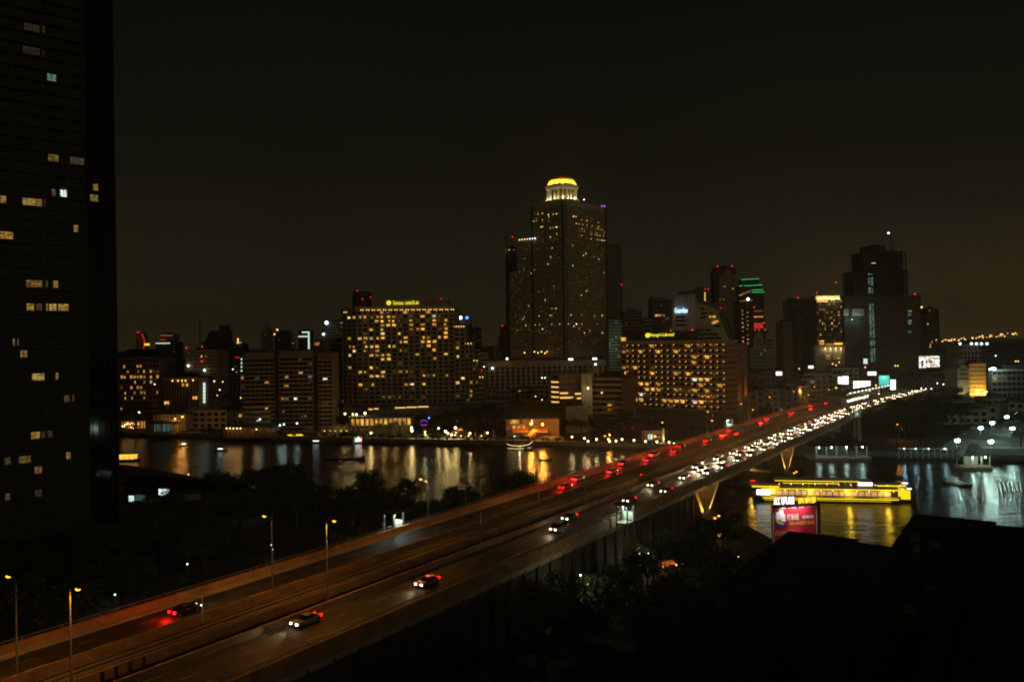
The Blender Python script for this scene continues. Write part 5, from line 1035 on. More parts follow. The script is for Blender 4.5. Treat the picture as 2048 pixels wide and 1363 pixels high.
def palm_proto(seed, h):
    q = random.Random(seed); r = thing('palm_tree', 'x', 'tree'); b = MB()
    b.tube([(0, 0, 0), (.15, 0, h * .5), (.1, .1, h)], [.24, .17, .14], 7); b.build('trunk', 'bark', r, local=True); b = MB()
    for k in range(18):
        a = 2 * math.pi * k / 18 + q.uniform(-.2, .2); up = q.uniform(-.2, 1.0); L = q.uniform(2.2, 3.0); pts = []
        for i in range(7): t = i / 6; pts.append(Vector((.1 + math.cos(a) * L * t, .1 + math.sin(a) * L * t, h + up * L * t * (1 - .5 * t) - 1.1 * L * t * t * .8)))
        sd = Vector((-math.sin(a), math.cos(a), 0))
        for i in range(6):
            for sg in (-1, 1):
                for f in (0, .5):
                    p = pts[i].lerp(pts[i + 1], f); tip = p + sd * sg * (.75 * (1 - (i / 6) ** 2) + .1) + (pts[i + 1] - pts[i]) * .5 - Vector((0, 0, .25)); b.face([p, p + (pts[i + 1] - pts[i]) * .28, tip])
    b.build('crown', 'leaf_palm', r, local=True); return r
TP = [tree_proto(1, 11, 5.2, 'leaf_a', 2600), tree_proto(2, 9.5, 4.6, 'leaf_b', 2300), tree_proto(3, 13, 6.0, 'leaf_a', 3000), tree_proto(4, 7.5, 3.6, 'leaf_b', 1700)]
PP = [palm_proto(5, 8), palm_proto(6, 6.5)]; tused = set()
def plant(src, P, sc, label, group):
    rz = rnd.uniform(0, 6.28)
    if src.name in tused: o = dup(src, P, rz, sc, label, group)
    else: tused.add(src.name); o = src; o.location = P; o.rotation_euler.z = rz; o.scale = (sc,) * 3; o['label'] = label; o['group'] = group
    return o
def grove(spots, where, group, protos=None, z=2.4):
    """spots: world (x, y, scale); numbered by the direction in which they are seen"""
    sp_ = sorted(spots, key=lambda s: s[0] / s[1]); n = len(sp_)
    for k, (x, y, sc) in enumerate(sp_):
        src = rnd.choice(protos or TP); kind = 'palm' if src in PP else 'leafy tree'
        plant(src, (x, y, z), sc, f'{ordw(k + 1)} tree from the left {where}', group)
def px_spots(lst, z=2.4): return [(*atz(x, y, z)[:2], sc) for x, y, sc in lst]
# near bank north of the bridge
spots = []
for k in range(900):
    s, p = rnd.uniform(-10, 205), rnd.uniform(113, 240); P = BR(s, p)
    yb = 356 + (P.x + 172) * (-.72) if P.x < -53 else 268 - (P.x + 53) * .1
    if P.y > yb - 6 or P.x < -108 or P.x / P.y < -.66: continue
    if any(math.hypot(P.x - a, P.y - c) < 7.5 for a, c, _ in spots): continue
    if len(spots) > 74: break
    if math.hypot(P.x + 62, P.y - 196) < 17: continue
    spots.append((P.x, P.y, rnd.uniform(.7, 1.25)))
grove(spots, 'in the dark park beside the near river bank', 'trees of the near bank park')
spots = []
for k in range(600):
    s, p = rnd.uniform(95, 236), rnd.uniform(30, 70); P = BR(s, p)
    if any(math.hypot(P.x - a, P.y - c) < 6.8 for a, c, _ in spots): continue
    if 158 < s < 190 and 40 < p < 66: continue
    if s < 140 and p < 48: continue
    if len(spots) > 46: break
    if P.x / P.y > .29 or (P.x > 52 and P.y > 180): continue
    spots.append((P.x, P.y, rnd.uniform(.7, 1.1) if s < 190 else rnd.uniform(.5, .8)))
spots += [(*BR(s_, p_)[:2], c_) for s_, p_, c_ in ((207, 71.5, .55), (214, 70.5, .62), (221, 71.5, .55), (199, 70, .7))]
grove(spots, 'in the dark grove on the camera side of the bridge', 'trees on the camera side of the bridge')
# far bank gardens
fl = []
for x, y, sc in ((560, 862, .9), (585, 861, 1.0), (606, 862, 1.1), (640, 860, .9), (655, 858, .8), (690, 858, .8), (760, 866, .6), (778, 867, .7), (800, 866, .6), (880, 858, 1.0), (898, 858, 1.1), (916, 855, 1.0), (935, 854, 1.1), (955, 854, 1.25), (975, 853, 1.2), (992, 854, 1.1), (1008, 857, .9), (1125, 860, 1.5), (1138, 866, 1.0), (1150, 862, 1.5), (1162, 868, .9), (1172, 863, 1.3), (1186, 868, .8), (1212, 870, .7), (1238, 870, .8), (1262, 870, .7), (845, 860, .8), (862, 862, .9), (830, 862, .7), (1200, 862, 1.0), (1225, 863, 1.0), (1250, 862, 1.1), (1275, 862, .9), (1305, 864, .8), (420, 848, .9), (450, 850, 1.0), (475, 850, .9), (390, 846, 1), (270, 840, .8), (300, 835, .8)): fl.append((x, y, sc))
grove(px_spots(fl), 'in the lit riverside gardens of the far bank', 'trees of the far bank gardens')
pl = [(1296, 880, .8), (1322, 882, .9), (1284, 876, 1.0), (1338, 876, .8), (1352, 877, 1.0), (1372, 878, 1.1), (1385, 877, .9), (1398, 876, 1.0), (1312, 873, .8), (655, 857, .9), (720, 850, .9), (740, 850, .8), (1000, 862, .9), (870, 862, .8)]
grove(px_spots(pl), 'among the palms along the far promenade', 'palms along the far promenade', PP)
spots = []
for k in range(400):
    x, y = rnd.uniform(1690, 1925), rnd.uniform(815, 893)
    if y < 893 - (x - 1690) * .33 and x < 1850: pass
    P = atz(x, y, 2.4)
    if y < 905 - (x - 1600) * .42 + 26: continue
    if x > 1880 and y > 862: continue
    if any(math.hypot(P.x - a, P.y - c) < 8.5 for a, c, _ in spots): continue
    if len(spots) > 34: break
    spots.append((P.x, P.y, rnd.uniform(.95, 1.5)))
grove(spots, 'in the dark wood between bridge end and ferry pier', 'trees beside the far ferry pier')
grove(px_spots([(2042, 893, 1.2), (2055, 880, 1.2), (2030, 838, .9), (1562, 852, .8), (1540, 850, .9), (1585, 842, .9), (1602, 838, .8), (1640, 832, .8), (1520, 846, .9)]), 'standing singly by the far bank roads', 'single trees by the far roads')
sb = [tree_proto(21, 2.6, 2.0, 'leaf_a', 500, 'shrub'), tree_proto(22, 2.2, 1.7, 'leaf_b', 420, 'shrub')]
ss = []
for k in range(64):
    x = 392 + k * 15 + rnd.uniform(-6, 6); t_ = (x - 1024) / 1600; 
    for (x0, y0), (x1, y1) in zip(EB[1:10], EB[2:11]):
        den = (x1 - x0) - t_ * (y1 - y0); f_ = (t_ * y0 - x0) / den if den else -1
        if 0 <= f_ <= 1: ss.append((x0 + (x1 - x0) * f_, y0 + (y1 - y0) * f_ + rnd.uniform(1.5, 6), rnd.uniform(.6, 1.3))); break
for k, (x, y, sc) in enumerate(sorted(ss, key=lambda s: s[0] / s[1])): plant(rnd.choice(sb), (x, y, 2.41), sc, f'{ordw(k + 1)} dark shrub from the left along the far bank edge', 'shrubs along the far bank edge')['category'] = 'shrub'
# ------------------------------------------------------------------ garden lamps on both banks
gb = MB(); gb.tube([(0, 0, 0), (0, 0, 3.2)], [.09, .06], 6); gpm = gb.mesh('pole', 'metal_dark')
def garden_lamp(x, y, D, mk, r, pw, col, label, group):
    P = at(x, y, D); o = thing('garden_lamp', label, 'lamp', (P.x, P.y, 2.4), group=group)
    inst('pole', gpm, (0, 0, 0), o, sc=(1, 1, max(.1, (P.z - 2.4 - r * .8) / 3.2))); inst('globe', ball(mk), (0, 0, P.z - 2.4), o, sc=(r, r, r))
    if pw: light('POINT', (P.x, P.y - r - .5, P.z + .1), pw, col, None, r)
ST_ = 'lamp globes along the far promenade'
PLm = [(1144, 873), (1169, 876), (1193, 878), (1217, 878), (1219, 882), (1244, 878), (1268, 880), (1291, 882), (1314, 883), (1338, 884), (1367, 886), (1176, 882), (1232, 881), (1348, 887)]
for k, (x, y) in enumerate(sorted(PLm)):
    D = 1600 * 49 / (y - 678); garden_lamp(x, y, min(D, 405), 'lamp_globe', .44, 400, (1, .68, .24), f'{ordw(k + 1)} white globe lamp from the left along the far promenade below the balconied hotel', ST_)
GL = [(823, 855), (824, 861), (877, 856), (891, 862), (896, 866), (911, 855), (912, 864), (903, 869), (940, 866), (975, 865), (742, 865), (730, 826), (706, 828), (713, 828), (690, 827)]
for k, (x, y) in enumerate(sorted(GL)):
    D = 440 if y > 850 else 470; garden_lamp(x, y, D, 'lamp_globe', .62 if x in (823, 824, 891, 911, 730) else .45, 620, (1, .70, .24), f'{ordw(k + 1)} bright garden lamp from the left below the Thai-lettered hotel', 'garden lamps below the Thai-lettered hotel')
WL = [(560, 850, 'far_white'), (568, 848, 'far_white'), (594, 846, 'far_white'), (520, 838, 'far_white'), (303, 850, 'far_white'), (320, 851, 'far_white'), (332, 852, 'far_white')]
for k, (x, y, m_) in enumerate(sorted(WL)): garden_lamp(x, y, 455 if x > 400 else 478, 'lamp_far_white', .5, 160, WHT, f'{ordw(k + 1)} white quay lamp from the left along the far bank', 'white quay lamps of the far bank')
SL = [(1062, 847, 6000), (1085, 848, 10000), (1219, 869, 2400), (365, 833, 2600), (350, 837, 1200), (1310, 872, 1600), (1794, 848, 1300), (1636, 889, 1500), (1600, 782, 900), (1637, 781, 900), (1651, 788, 900), (1686, 781, 700), (1672, 775, 700), (1752, 770, 700)]
for k, (x, y, pw) in enumerate(sorted(SL)):
    D = {1062: 424, 1085: 422, 365: 482, 350: 482, 1219: 408, 1310: 402, 1794: 405, 1636: 372}.get(x, 560); P = at(x, y, D); P.z
    garden_lamp(x, y, D, 'lamp_sodium', .75 if pw > 4000 else .45, pw, SOD, f'{ordw(k + 1)} orange sodium lamp from the left on the far bank', 'sodium lamps of the far bank')
PK = [(218, 1163), (230, 1188), (375, 1127), (543, 1089), (545, 1098), (677, 1090), (690, 1087), (734, 1067), (740, 1061), (485, 1012), (1477, 1113), (1281, 1130)]
for k, (x, y) in enumerate(sorted(PK)):
    P = atz(x, y, 6.5); garden_lamp(x, y, P.y, 'lamp_far_white', .17, 60, WHT, f'{ordw(k + 1)} tiny white path lamp from the left in the dark near bank', 'path lamps of the near bank')
# ------------------------------------------------------------------ far bank: restaurants, pavilions, houses
def colonnade(name, label, x0, x1, yt, yb, D, nb, mk, wall='concrete_dark', roofm='roof_dark', power=600):
    A, B = at(x0, yt, D), at(x1, yt, D); zb = max(2.4, at(x0, yb, D).z); t = thing(name, label, 'restaurant' if 'rest' in name else 'building', ((A.x + B.x) / 2, A.y, 2.4))
    b = MB(); b.prism([(A.x, A.y + 3), (B.x, B.y + 3), (B.x, B.y + 12), (A.x, A.y + 12)], 2.41, A.z); b.build('wall', wall, t)
    b = MB(); b.prism([(A.x - 1, A.y - .6), (B.x + 1, B.y - .6), (B.x + 1, B.y + 12.5), (A.x - 1, A.y + 12.5)], A.z, A.z + .7); b.build('roof', roofm, t)
    w = (B.x - A.x) / nb
    for j in range(nb + 1): bb = MB(); bb.box((A.x + j * w, A.y + .3, (2.4 + A.z) / 2), (.5, .5, A.z - 2.42)); bb.build('column', wall, t)
    for j in range(nb):
        if rnd.random() < .9: inst('lit_bay', unit(mk), Vector((A.x + (j + .5) * w, A.y + 2.9, (zb + A.z) / 2)) - t.location, t, 0, (w * .8, .1, (A.z - zb) * .72))
    return t, A, B
t, A, B = colonnade('river_restaurant', 'riverside restaurant with glowing arcade below the Thai-lettered hotel', 700, 822, 836, 854, 462, 13, 'win_yellow')
for x in (722, 745, 768, 790, 812): light('POINT', at(x, 848, 458), 300, WRM, t, .3)
colonnade('terrace_house', 'low building with a warm lit upper floor by the far left jetty', 308, 368, 829, 842, 492, 8, 'win_dim', 'concrete_pale')
t, A, B = colonnade('jetty_restaurant', 'jetty restaurant full of warm lamps at the far left waterline', 238, 286, 841, 860, 492, 6, 'win_warm', 'wood')
for k in range(14): x, y = rnd.uniform(241, 285), rnd.uniform(842, 857); inst('string_lamp', ball('lamp_warm'), at(x, y, 488) - t.location, t, sc=(rnd.uniform(.2, .42),) * 3)
t, A, B = colonnade('white_pier_shed', 'white lit pier shed on the water at the far left', 294, 340, 846, 866, 470, 5, 'win_green', 'concrete')
colonnade('quay_arcade', 'low quay arcade with a row of lamps at the foot of the apartments', 448, 548, 856, 868, 452, 12, 'win_dim', 'wood')
for k, x in enumerate((453, 460, 467, 474, 481, 513)):
    garden_lamp(x, 856 if x < 500 else 858, 449, 'lamp_warm', .36, 160, WRM, f'{ordw(k + 1)} lamp from the left in the string along the quay arcade', 'string of lamps along the quay arcade')
# parasol terrace
um = MB(); um.lathe([(2.3, 0), (1.2, .55), (.12, .95)], n=10); umm = um.mesh('canopy', 'canvas'); up_ = MB(); up_.tube([(0, 0, 0), (0, 0, 2.9)], .05, 6); upm = up_.mesh('pole', 'wood'); ut = MB(); ut.lathe([(.75, .7), (.75, .76)], n=10); ut.tube([(0, 0, 0), (0, 0, .7)], .06, 6); utm = ut.mesh('table', 'wood'); kk = 0
for row in range(3):
    for j in range(9):
        P = atz(648 + j * 11 + row * 4, 866 - row * 4, 2.45); kk += 1
        o = thing('parasol', f'cream parasol, {ordw(j + 1)} from the left in the {("front", "middle", "back")[row]} row of the far terrace', 'parasol', (P.x, P.y, 2.42), group='parasols on the far terrace')
        inst('pole', upm, (0, 0, 0), o); inst('canopy', umm, (0, 0, 2.3), o, rz=rnd.random()); inst('lamp', ball('lamp_warm'), (.4, -.5, 1.5), o, sc=(.22,) * 3); inst('table', utm, (1.0, -.6, 0), o)
        if (j + row) % 3 == 0: light('POINT', (P.x, P.y - .8, 4.2), 240, WRM, None, .2)
# Thai pavilions
def pavilion(x, y, D, w, label, mk='roof_red', lit=True):
    P = at(x, y, D); t = thing('thai_pavilion', label, 'pavilion', (P.x, P.y, 2.4), group='Thai pavilions of the far garden'); zt = P.z; h = zt - 2.4
    b = MB()
    for z0, z1, w0, w1 in ((.45, .62, 1.15, .7), (.6, .8, .75, .36), (.78, 1.0, .4, .02)): b.grid([[(P.x + sx_ * w * k_ / 2, P.y + 4 + sy_ * w * k_ / 2, 2.4 + h * zz) for sx_, sy_ in ((-1, -1), (1, -1), (1, 1), (-1, 1))] for zz, k_ in ((z0, w0), (z1, w1))])
    b.build('roof', mk, t)
    for sx_ in (-1, -.33, .33, 1): b = MB(); b.bar((P.x + sx_ * w * .48, P.y + 4 - w * .46, 2.4), (P.x + sx_ * w * .48, P.y + 4 - w * .46, 2.4 + h * .46), .3); b.build('column', 'wood', t)
    b = MB(); b.box((P.x, P.y + 4, 2.55), (w * 1.05, w * 1.05, .3)); b.build('floor', 'wood', t)
    if lit:
        b = MB(); b.grid([[(P.x - w * .16, P.y + 4 - w * .36 - d, 2.4 + h * .62), (P.x + w * .16, P.y + 4 - w * .36 - d, 2.4 + h * .62), (P.x, P.y + 4 - w * .3 - d, 2.4 + h * .84)] for d in (.1, .3)]); b.build('gable_panel', 'gold_dome', t)
        light('POINT', (P.x, P.y - w * .6, 3.4), 800, (1, .8, .35), t, .3); inst('lamp', ball('lamp_globe'), Vector((P.x - w * .3, P.y - w * .3, 4)) - t.location, t, sc=(.3,) * 3)
pavilion(921, 852, 440, 9, 'lit Thai pavilion with pointed gilded gable on the far bank'); pavilion(960, 842, 446, 16, 'broad dark Thai hall with tall roof on the far bank', lit=False)
for k, x in enumerate((906, 922, 937, 950, 963, 974)): garden_lamp(x, 871, 436, 'lamp_warm', .3, 130, WRM, f'{ordw(k + 1)} low warm lamp from the left at the waterline of the Thai pavilions', 'waterline lamps of the Thai pavilions')
ft = thing('garden_fountain', 'yellow-green lit cascade in the hotel garden', 'fountain', (*at(850, 862, 446)[:2], 2.4)); P = at(850, 862, 446)
b = MB(); b.lathe([(3.5, 0), (3.5, .6), (3.1, .6), (3.1, .3)], (P.x, P.y, 2.41), 20); b.build('basin', 'concrete', ft); b = MB(); b.lathe([(.5, .3), (.8, 1.6), (.3, 2.2), (.9, 3.2), (.1, 3.6)], (P.x, P.y, 2.41), 14); b.build('cascade', 'ivory', ft); light('POINT', (P.x, P.y - 3, 3.6), 900, (.9, 1, .35), ft, .3); light('POINT', (P.x + 4, P.y - 3, 3.6), 500, (1, .85, .3), ft, .3)
s = thing('garden_neon', 'small violet and blue neon arch above the garden cascade', 'sign', at(848, 848, 452)); b = MB(); c = at(848, 841, 452); b.tube([(c.x + 1.7 * math.cos(a / 8 * math.pi), c.y, c.z - 1 + 1.5 * math.sin(a / 8 * math.pi)) for a in range(9)], .1, 6); b.build('arch', 'lamp_violet', s); inst('star', ball('lamp_blue'), at(858, 835, 452) - s.location, s, sc=(.5,) * 3); b = MB(); b.box((c.x, c.y + .3, c.z - 2.4), (3.6, .2, .2)); b.build('base_line', 'lamp_violet', s); b = MB(); b.bar((c.x, c.y + .4, 2.4), (c.x, c.y + .4, c.z), .3); b.build('post', 'metal_dark', s)
# boathouse lit by sodium lamps
BH = thing('boathouse', 'big orange-lit boathouse with dark sloping roof on the far bank', 'boathouse', (*at(1060, 870, 432)[:2], 2.4)); A, B = at(1012, 837, 432), at(1118, 837, 432)
b = MB(); b.prism([(A.x, A.y), (B.x, B.y), (B.x, B.y + 22), (A.x, A.y + 22)], 2.41, A.z); b.build('wall', 'facade_brown', BH)
b = MB(); b.grid([[(A.x - 2, A.y - 2.5, A.z - .3), (B.x + 2, A.y - 2.5, A.z - .3), (B.x + 2, A.y - 2.5, A.z + .2), (A.x - 2, A.y - 2.5, A.z + .2)], [(A.x + 3, A.y + 14, A.z + 7), (B.x - 3, A.y + 14, A.z + 7), (B.x - 3, A.y + 14, A.z + 7.5), (A.x + 3, A.y + 14, A.z + 7.5)]]); b.build('roof', 'roof_dark', BH)
for x, y, w, h, mk in ((1026, 842, 3, 2.2, 'win_yellow'), (1034, 843, 2, 2, 'win_yellow'), (1042, 843, 2, 2, 'win_dim'), (1028, 855, 1.6, 2.4, 'win_yellow'), (1038, 855, 1.4, 2.2, 'win_warm'), (1048, 855, 1.4, 2.4, 'win_yellow'), (1070, 857, 1.2, 2.4, 'win_yellow'), (1064, 842, .8, 2.6, 'win_white')): inst('window', unit(mk), at(x, y, 431.9) - BH.location, BH, 0, (w, .12, h))
for x0, x1, y in ((1025, 1056, 863), (1066, 1096, 863)):
    P, Q = at(x0, y, 427), at(x1, y, 427); b = MB(); b.grid([[(P.x, P.y, P.z - .3), (Q.x, Q.y, P.z - .3), (Q.x, Q.y, P.z), (P.x, P.y, P.z)], [(P.x, P.y + 5, P.z + 1.2), (Q.x, P.y + 5, P.z + 1.2), (Q.x, P.y + 5, P.z + 1.5), (P.x, P.y + 5, P.z + 1.5)]]); b.build('awning', 'canvas_orange', BH)
for x in (1028, 1038, 1046, 1052): light('POINT', at(x, 872, 424), 160, (1, .85, .6), BH, .2)
for x in (1029, 1038, 1051): inst('lamp', ball('lamp_globe'), at(x, 872, 423) - BH.location, BH, sc=(.3,) * 3)
rl_ = thing('quay_railing', 'pale railing along the quay right of the boathouse', 'railing', (*at(1100, 880, 416)[:2], 2.4)); P, Q = atz(1082, 878, 2.42), atz(1126, 879, 2.42)
for k in range(17): m_ = P.lerp(Q, k / 16); b = MB(); b.bar((m_.x, m_.y, 2.42), (m_.x, m_.y, 4.0), .16); b.build('post', 'concrete_pale', rl_)
b = MB(); b.bar((P.x, P.y, 4.05), (Q.x, Q.y, 4.05), .2); b.bar((P.x, P.y, 3.1), (Q.x, Q.y, 3.1), .12); b.build('rail', 'concrete_pale', rl_)
t = thing('garden_house', 'small white-lit garden house with red roof beside the bridge on the far bank', 'house', (*at(1300, 880, 412)[:2], 2.4)); A, B = at(1288, 866, 412), at(1330, 866, 412); b = MB(); b.prism([(A.x, A.y), (B.x, B.y), (B.x, B.y + 8), (A.x, A.y + 8)], 2.41, A.z + 1.5); b.build('wall', 'facade_brown', t); b = MB(); b.grid([[(A.x - 6, A.y - 1, A.z + 1.5), (B.x + 3, A.y - 1, A.z + 1.5), (B.x + 3, A.y + 9, A.z + 1.5), (A.x - 6, A.y + 9, A.z + 1.5)], [(A.x - 4, A.y + 3, A.z + 4), (B.x + 1, A.y + 3, A.z + 4), (B.x + 1, A.y + 5, A.z + 4), (A.x - 4, A.y + 5, A.z + 4)]]); b.build('roof', 'roof_red', t)
for x in (1298, 1303): inst('window', unit('win_white'), at(x, 873, 411.8) - t.location, t, 0, (1.0, .12, 2.6))
b = MB(); b.box(at(1327, 872, 409), (.7, .7, 8)); b.build('lit_column', 'concrete_pale', t); light('POINT', at(1325, 878, 407), 700, (1, .9, .4), t, .2)
# ------------------------------------------------------------------ right bank piers, car park
def pier_pavilion(label, x, ya, yb, wpx, lights, mk='concrete_pale', pw=230):
    P = atz(x, yb, .9); D = P.y; za = at(x, ya, D).z; w = wpx * D / FPX; t = thing('ferry_pier', label, 'pier', (P.x, P.y, 0), group='ferry piers of the far bank'); dp = w * .55
    b = MB(); b.box((P.x, P.y + dp / 2, .55), (w * 1.08, dp * 1.2, 1.1)); b.build('pontoon', 'concrete', t)
    ze = .9 + (za - .9) * .5
    b = MB(); b.grid([[(P.x - w * .55, P.y - .8, ze), (P.x + w * .55, P.y - .8, ze), (P.x + w * .55, P.y + dp + .8, ze), (P.x - w * .55, P.y + dp + .8, ze)], [(P.x - w * .5, P.y + .2, ze + .5), (P.x + w * .5, P.y + .2, ze + .5), (P.x + w * .5, P.y + dp, ze + .5), (P.x - w * .5, P.y + dp, ze + .5)], [(P.x - w * .12, P.y + dp * .45, za), (P.x + w * .12, P.y + dp * .45, za), (P.x + w * .12, P.y + dp * .55, za), (P.x - w * .12, P.y + dp * .55, za)]]); b.build('roof', 'roof_dark', t)
    n = max(3, int(w / 4))
    for k in range(n + 1):
        for yy in (.4, dp - .4): b = MB(); b.bar((P.x - w * .48 + w * .96 * k / n, P.y + yy, 1.1), (P.x - w * .48 + w * .96 * k / n, P.y + yy, ze), .28); b.build('column', mk, t)
    b = MB(); b.box((P.x, P.y + dp * .75, (1.1 + ze) / 2), (w * .5, .3, ze - 1.3)); b.build('back_wall', mk, t)
    for s_ in (-1, 1): b = MB(); b.bar((P.x + s_ * w * .3, P.y + .1, 2.1), (P.x + s_ * w * .5, P.y + .1, 2.1), .1); b.bar((P.x + s_ * w * .3, P.y + .1, 1.6), (P.x + s_ * w * .5, P.y + .1, 1.6), .08); b.build('railing', mk, t)
    for lx_ in lights:
        L = at(lx_, yb - (yb - ya) * .5, D); L = Vector((L.x, P.y - .5, ze - .45)); inst('lamp', ball('lamp_white'), L - t.location, t, sc=(.34,) * 3); light('POINT', L + Vector((0, -.2, -.6)), pw, WHT, t, .3)
    return t
pier_pavilion('large ferry pier with dark hipped roof and four white lamps by the bridge', 1684, 868, 915, 105, (1637, 1662, 1692, 1724))
pier_pavilion('small ferry pier pavilion with two white lamps at the far right', 1955, 889, 934, 54, (1944, 1969), pw=420)
t = thing('covered_walkway', 'long low covered walkway with bluish lamps along the quay', 'walkway', (*at(1865, 905, 352)[:2], 2.4)); A, B = at(1798, 897, 354), at(1930, 900, 350)
b = MB(); b.wall((A.x, A.y), (B.x, B.y), A.z - .2, A.z + .2, -3, 0); b.build('roof', 'metal', t)
for k in range(12): m_ = A.lerp(B, k / 11); b = MB(); b.bar((m_.x, m_.y, .6), (m_.x, m_.y, A.z), .2); b.build('post', 'concrete', t)
for x in (1808, 1831, 1857, 1890): P = at(x, 896.5, 351); inst('lamp', ball('lamp_far_white'), P - t.location, t, sc=(.3,) * 3); light('POINT', P + Vector((0, -.6, -.3)), 160, (.5, .95, 1), t, .2)
b = MB()
for x, y in ((1878, 896), (2120, 896), (2120, 842), (1960, 842)): b.v.append(tuple(atz(x, y, 2.412)))
b.f = [(0, 1, 2, 3)]; b.m = [0]; structure(b.build('car_park_pavement', 'car_park_concrete'))
cp = MB(); cp.tube([(0, 0, 0), (0, 0, 9.4)], [.14, .08], 6); cpm = cp.mesh('pole', 'metal'); ch = MB(); ch.box((0, -.35, 9.5), (1.2, .8, .3)); chm = ch.mesh('lamp_head', 'metal_dark'); cl = MB(); cl.box((0, -.45, 9.25), (1.15, .75, .2)); cl.ball((-.5, -.5, 9.15), .6); cl.ball((.5, -.5, 9.2), .7); clm = cl.mesh('bulb', 'lamp_white')  # bulb balls are oversized, the floodlights' flare is put into their shape
for k, (x, y) in enumerate(sorted(((1913, 880), (1960, 855), (1983, 845), (2012, 833), (2031, 826), (2023, 856), (1980, 882)))):
    P = atz(x, y, 11.6); o = thing('floodlight_pole', f'{ordw(k + 1)} white floodlight pole from the left in the riverside car park', 'floodlight', (P.x, P.y, 2.42), group='floodlight poles of the car park'); inst('pole', cpm, (0, 0, 0), o); inst('lamp_head', chm, (0, 0, 0), o); inst('bulb', clm, (0, 0, 0), o)
    light('POINT', (P.x, P.y - .8, 11.0), 1500, (.62, 1, .84), None, .3)
vs = [(1948, 858, 'white'), (1986, 856, 'silver'), (2006, 857, 'white'), (1924, 868, 'green')]
for k, (x, y, pt) in enumerate(vs):
    P = atz(x, y, 2.42); o = dup(PROTO[('van', 'white' if pt != 'silver' else 'silver')], (P.x, P.y, 2.43), R(200 + 20 * k), label=f'{ordw(k + 1)} parked van from the left under the car park floodlights' if False else ['white van parked beneath the first car park floodlights', 'silver van parked in the middle of the car park', 'white van parked near the tall car park floodlights', 'white van parked at the edge of the dark wood'][k], group='vans in the car park')
    for c in o.children:
        if c.name.split('.')[0] in ('headlight', 'taillight'): bpy.data.objects.remove(c)
jt = thing('timber_jetty', 'timber jetty on thin piles at the right edge of the water', 'jetty', (*atz(2030, 990, 0)[:2], 0))
for k in range(7): P = atz(2001 + k * 8.5, 992, 0); b = MB(); b.tube([(P.x, P.y, -1), (P.x + .3, P.y + 2.5, 4.6)], .16, 6); b.build('pile', 'hull_white', jt)
P, Q = atz(2000, 985, 1.6), atz(2075, 985, 1.6); b = MB(); b.bar((P.x, P.y + 1.5, 1.6), (Q.x, Q.y + 1.5, 1.6), .8, .15); b.build('deck', 'wood', jt)
bt = thing('moored_barge', 'small dark moored landing stage with pale bars in the floodlit water', 'landing stage', (*atz(1915, 966, 0)[:2], 0)); P = atz(1915, 968, 0)
b = MB(); b.box((P.x, P.y, .3), (6, 8, .7), R(12)); b.build('hull', 'hull_dark', bt)
for k in range(3): b = MB(); b.box((P.x + .3 * k, P.y - 2.5 + k * 2.4, .72), (4.6, .7, .12), R(12)); b.build('plank', 'hull_white', bt)
for s_ in (-1, 1): b = MB(); b.bar((P.x + s_ * 2.7, P.y + 3, .6), (P.x + s_ * 2.7, P.y + 3, 4.4), .2); b.build('post', 'metal_dark', bt)
# ------------------------------------------------------------------ low city between the towers
LG = 'low city blocks beyond the river'
ql = random.Random(77); n = 0
def lowblock(x, D, w, h, dep, label, name='city_block', gm=None, dens=.05, grp=LG, lit=None):
    P = at(x, 690, D); t = thing(name, label, 'building', (P.x, P.y + dep / 2, 2.4), group=grp); gm = gm or ql.choice(['facade_brown', 'facade_grey', 'concrete_dark', 'concrete', 'facade_black'])
    b = MB(); b.prism([(P.x - w / 2, P.y), (P.x + w / 2, P.y), (P.x + w / 2, P.y + dep), (P.x - w / 2, P.y + dep)], 2.41, 2.4 + h); b.build('wall', gm, t)
    nf = max(1, int(h / 3.6)); nb = max(2, int(w / 4)); facade(t, (P.x - w / 2, P.y), (P.x + w / 2, P.y), 2.6, 2.3 + h, nf, nb, gm, 'glass_black', .45, .4, .25, (), dens, ['win_dim', 'win_warm', 'win_dim', 'win_green'], seed=ql.randrange(9999))
    b = MB()
    if ql.random() < .5: b.grid([[(P.x - w * .52, P.y - .5, 2.4 + h), (P.x + w * .52, P.y - .5, 2.4 + h), (P.x + w * .52, P.y + dep, 2.4 + h), (P.x - w * .52, P.y + dep, 2.4 + h)], [(P.x - w * .45, P.y + dep * .45, 4.6 + h), (P.x + w * .45, P.y + dep * .45, 4.6 + h), (P.x + w * .45, P.y + dep * .55, 4.6 + h), (P.x - w * .45, P.y + dep * .55, 4.6 + h)]])
    else: b.prism([(P.x - w * .51, P.y - .3), (P.x + w * .51, P.y - .3), (P.x + w * .51, P.y + dep), (P.x - w * .51, P.y + dep)], 2.4 + h, 3.1 + h); b.box((P.x + w * .1, P.y + dep / 2, 4.4 + h), (w * .3, dep * .4, 2.5))
    b.build('roof', ql.choice(['roof_dark', 'roof_dark', 'roof_red']), t)
    return t, P
taken = []; specs = []
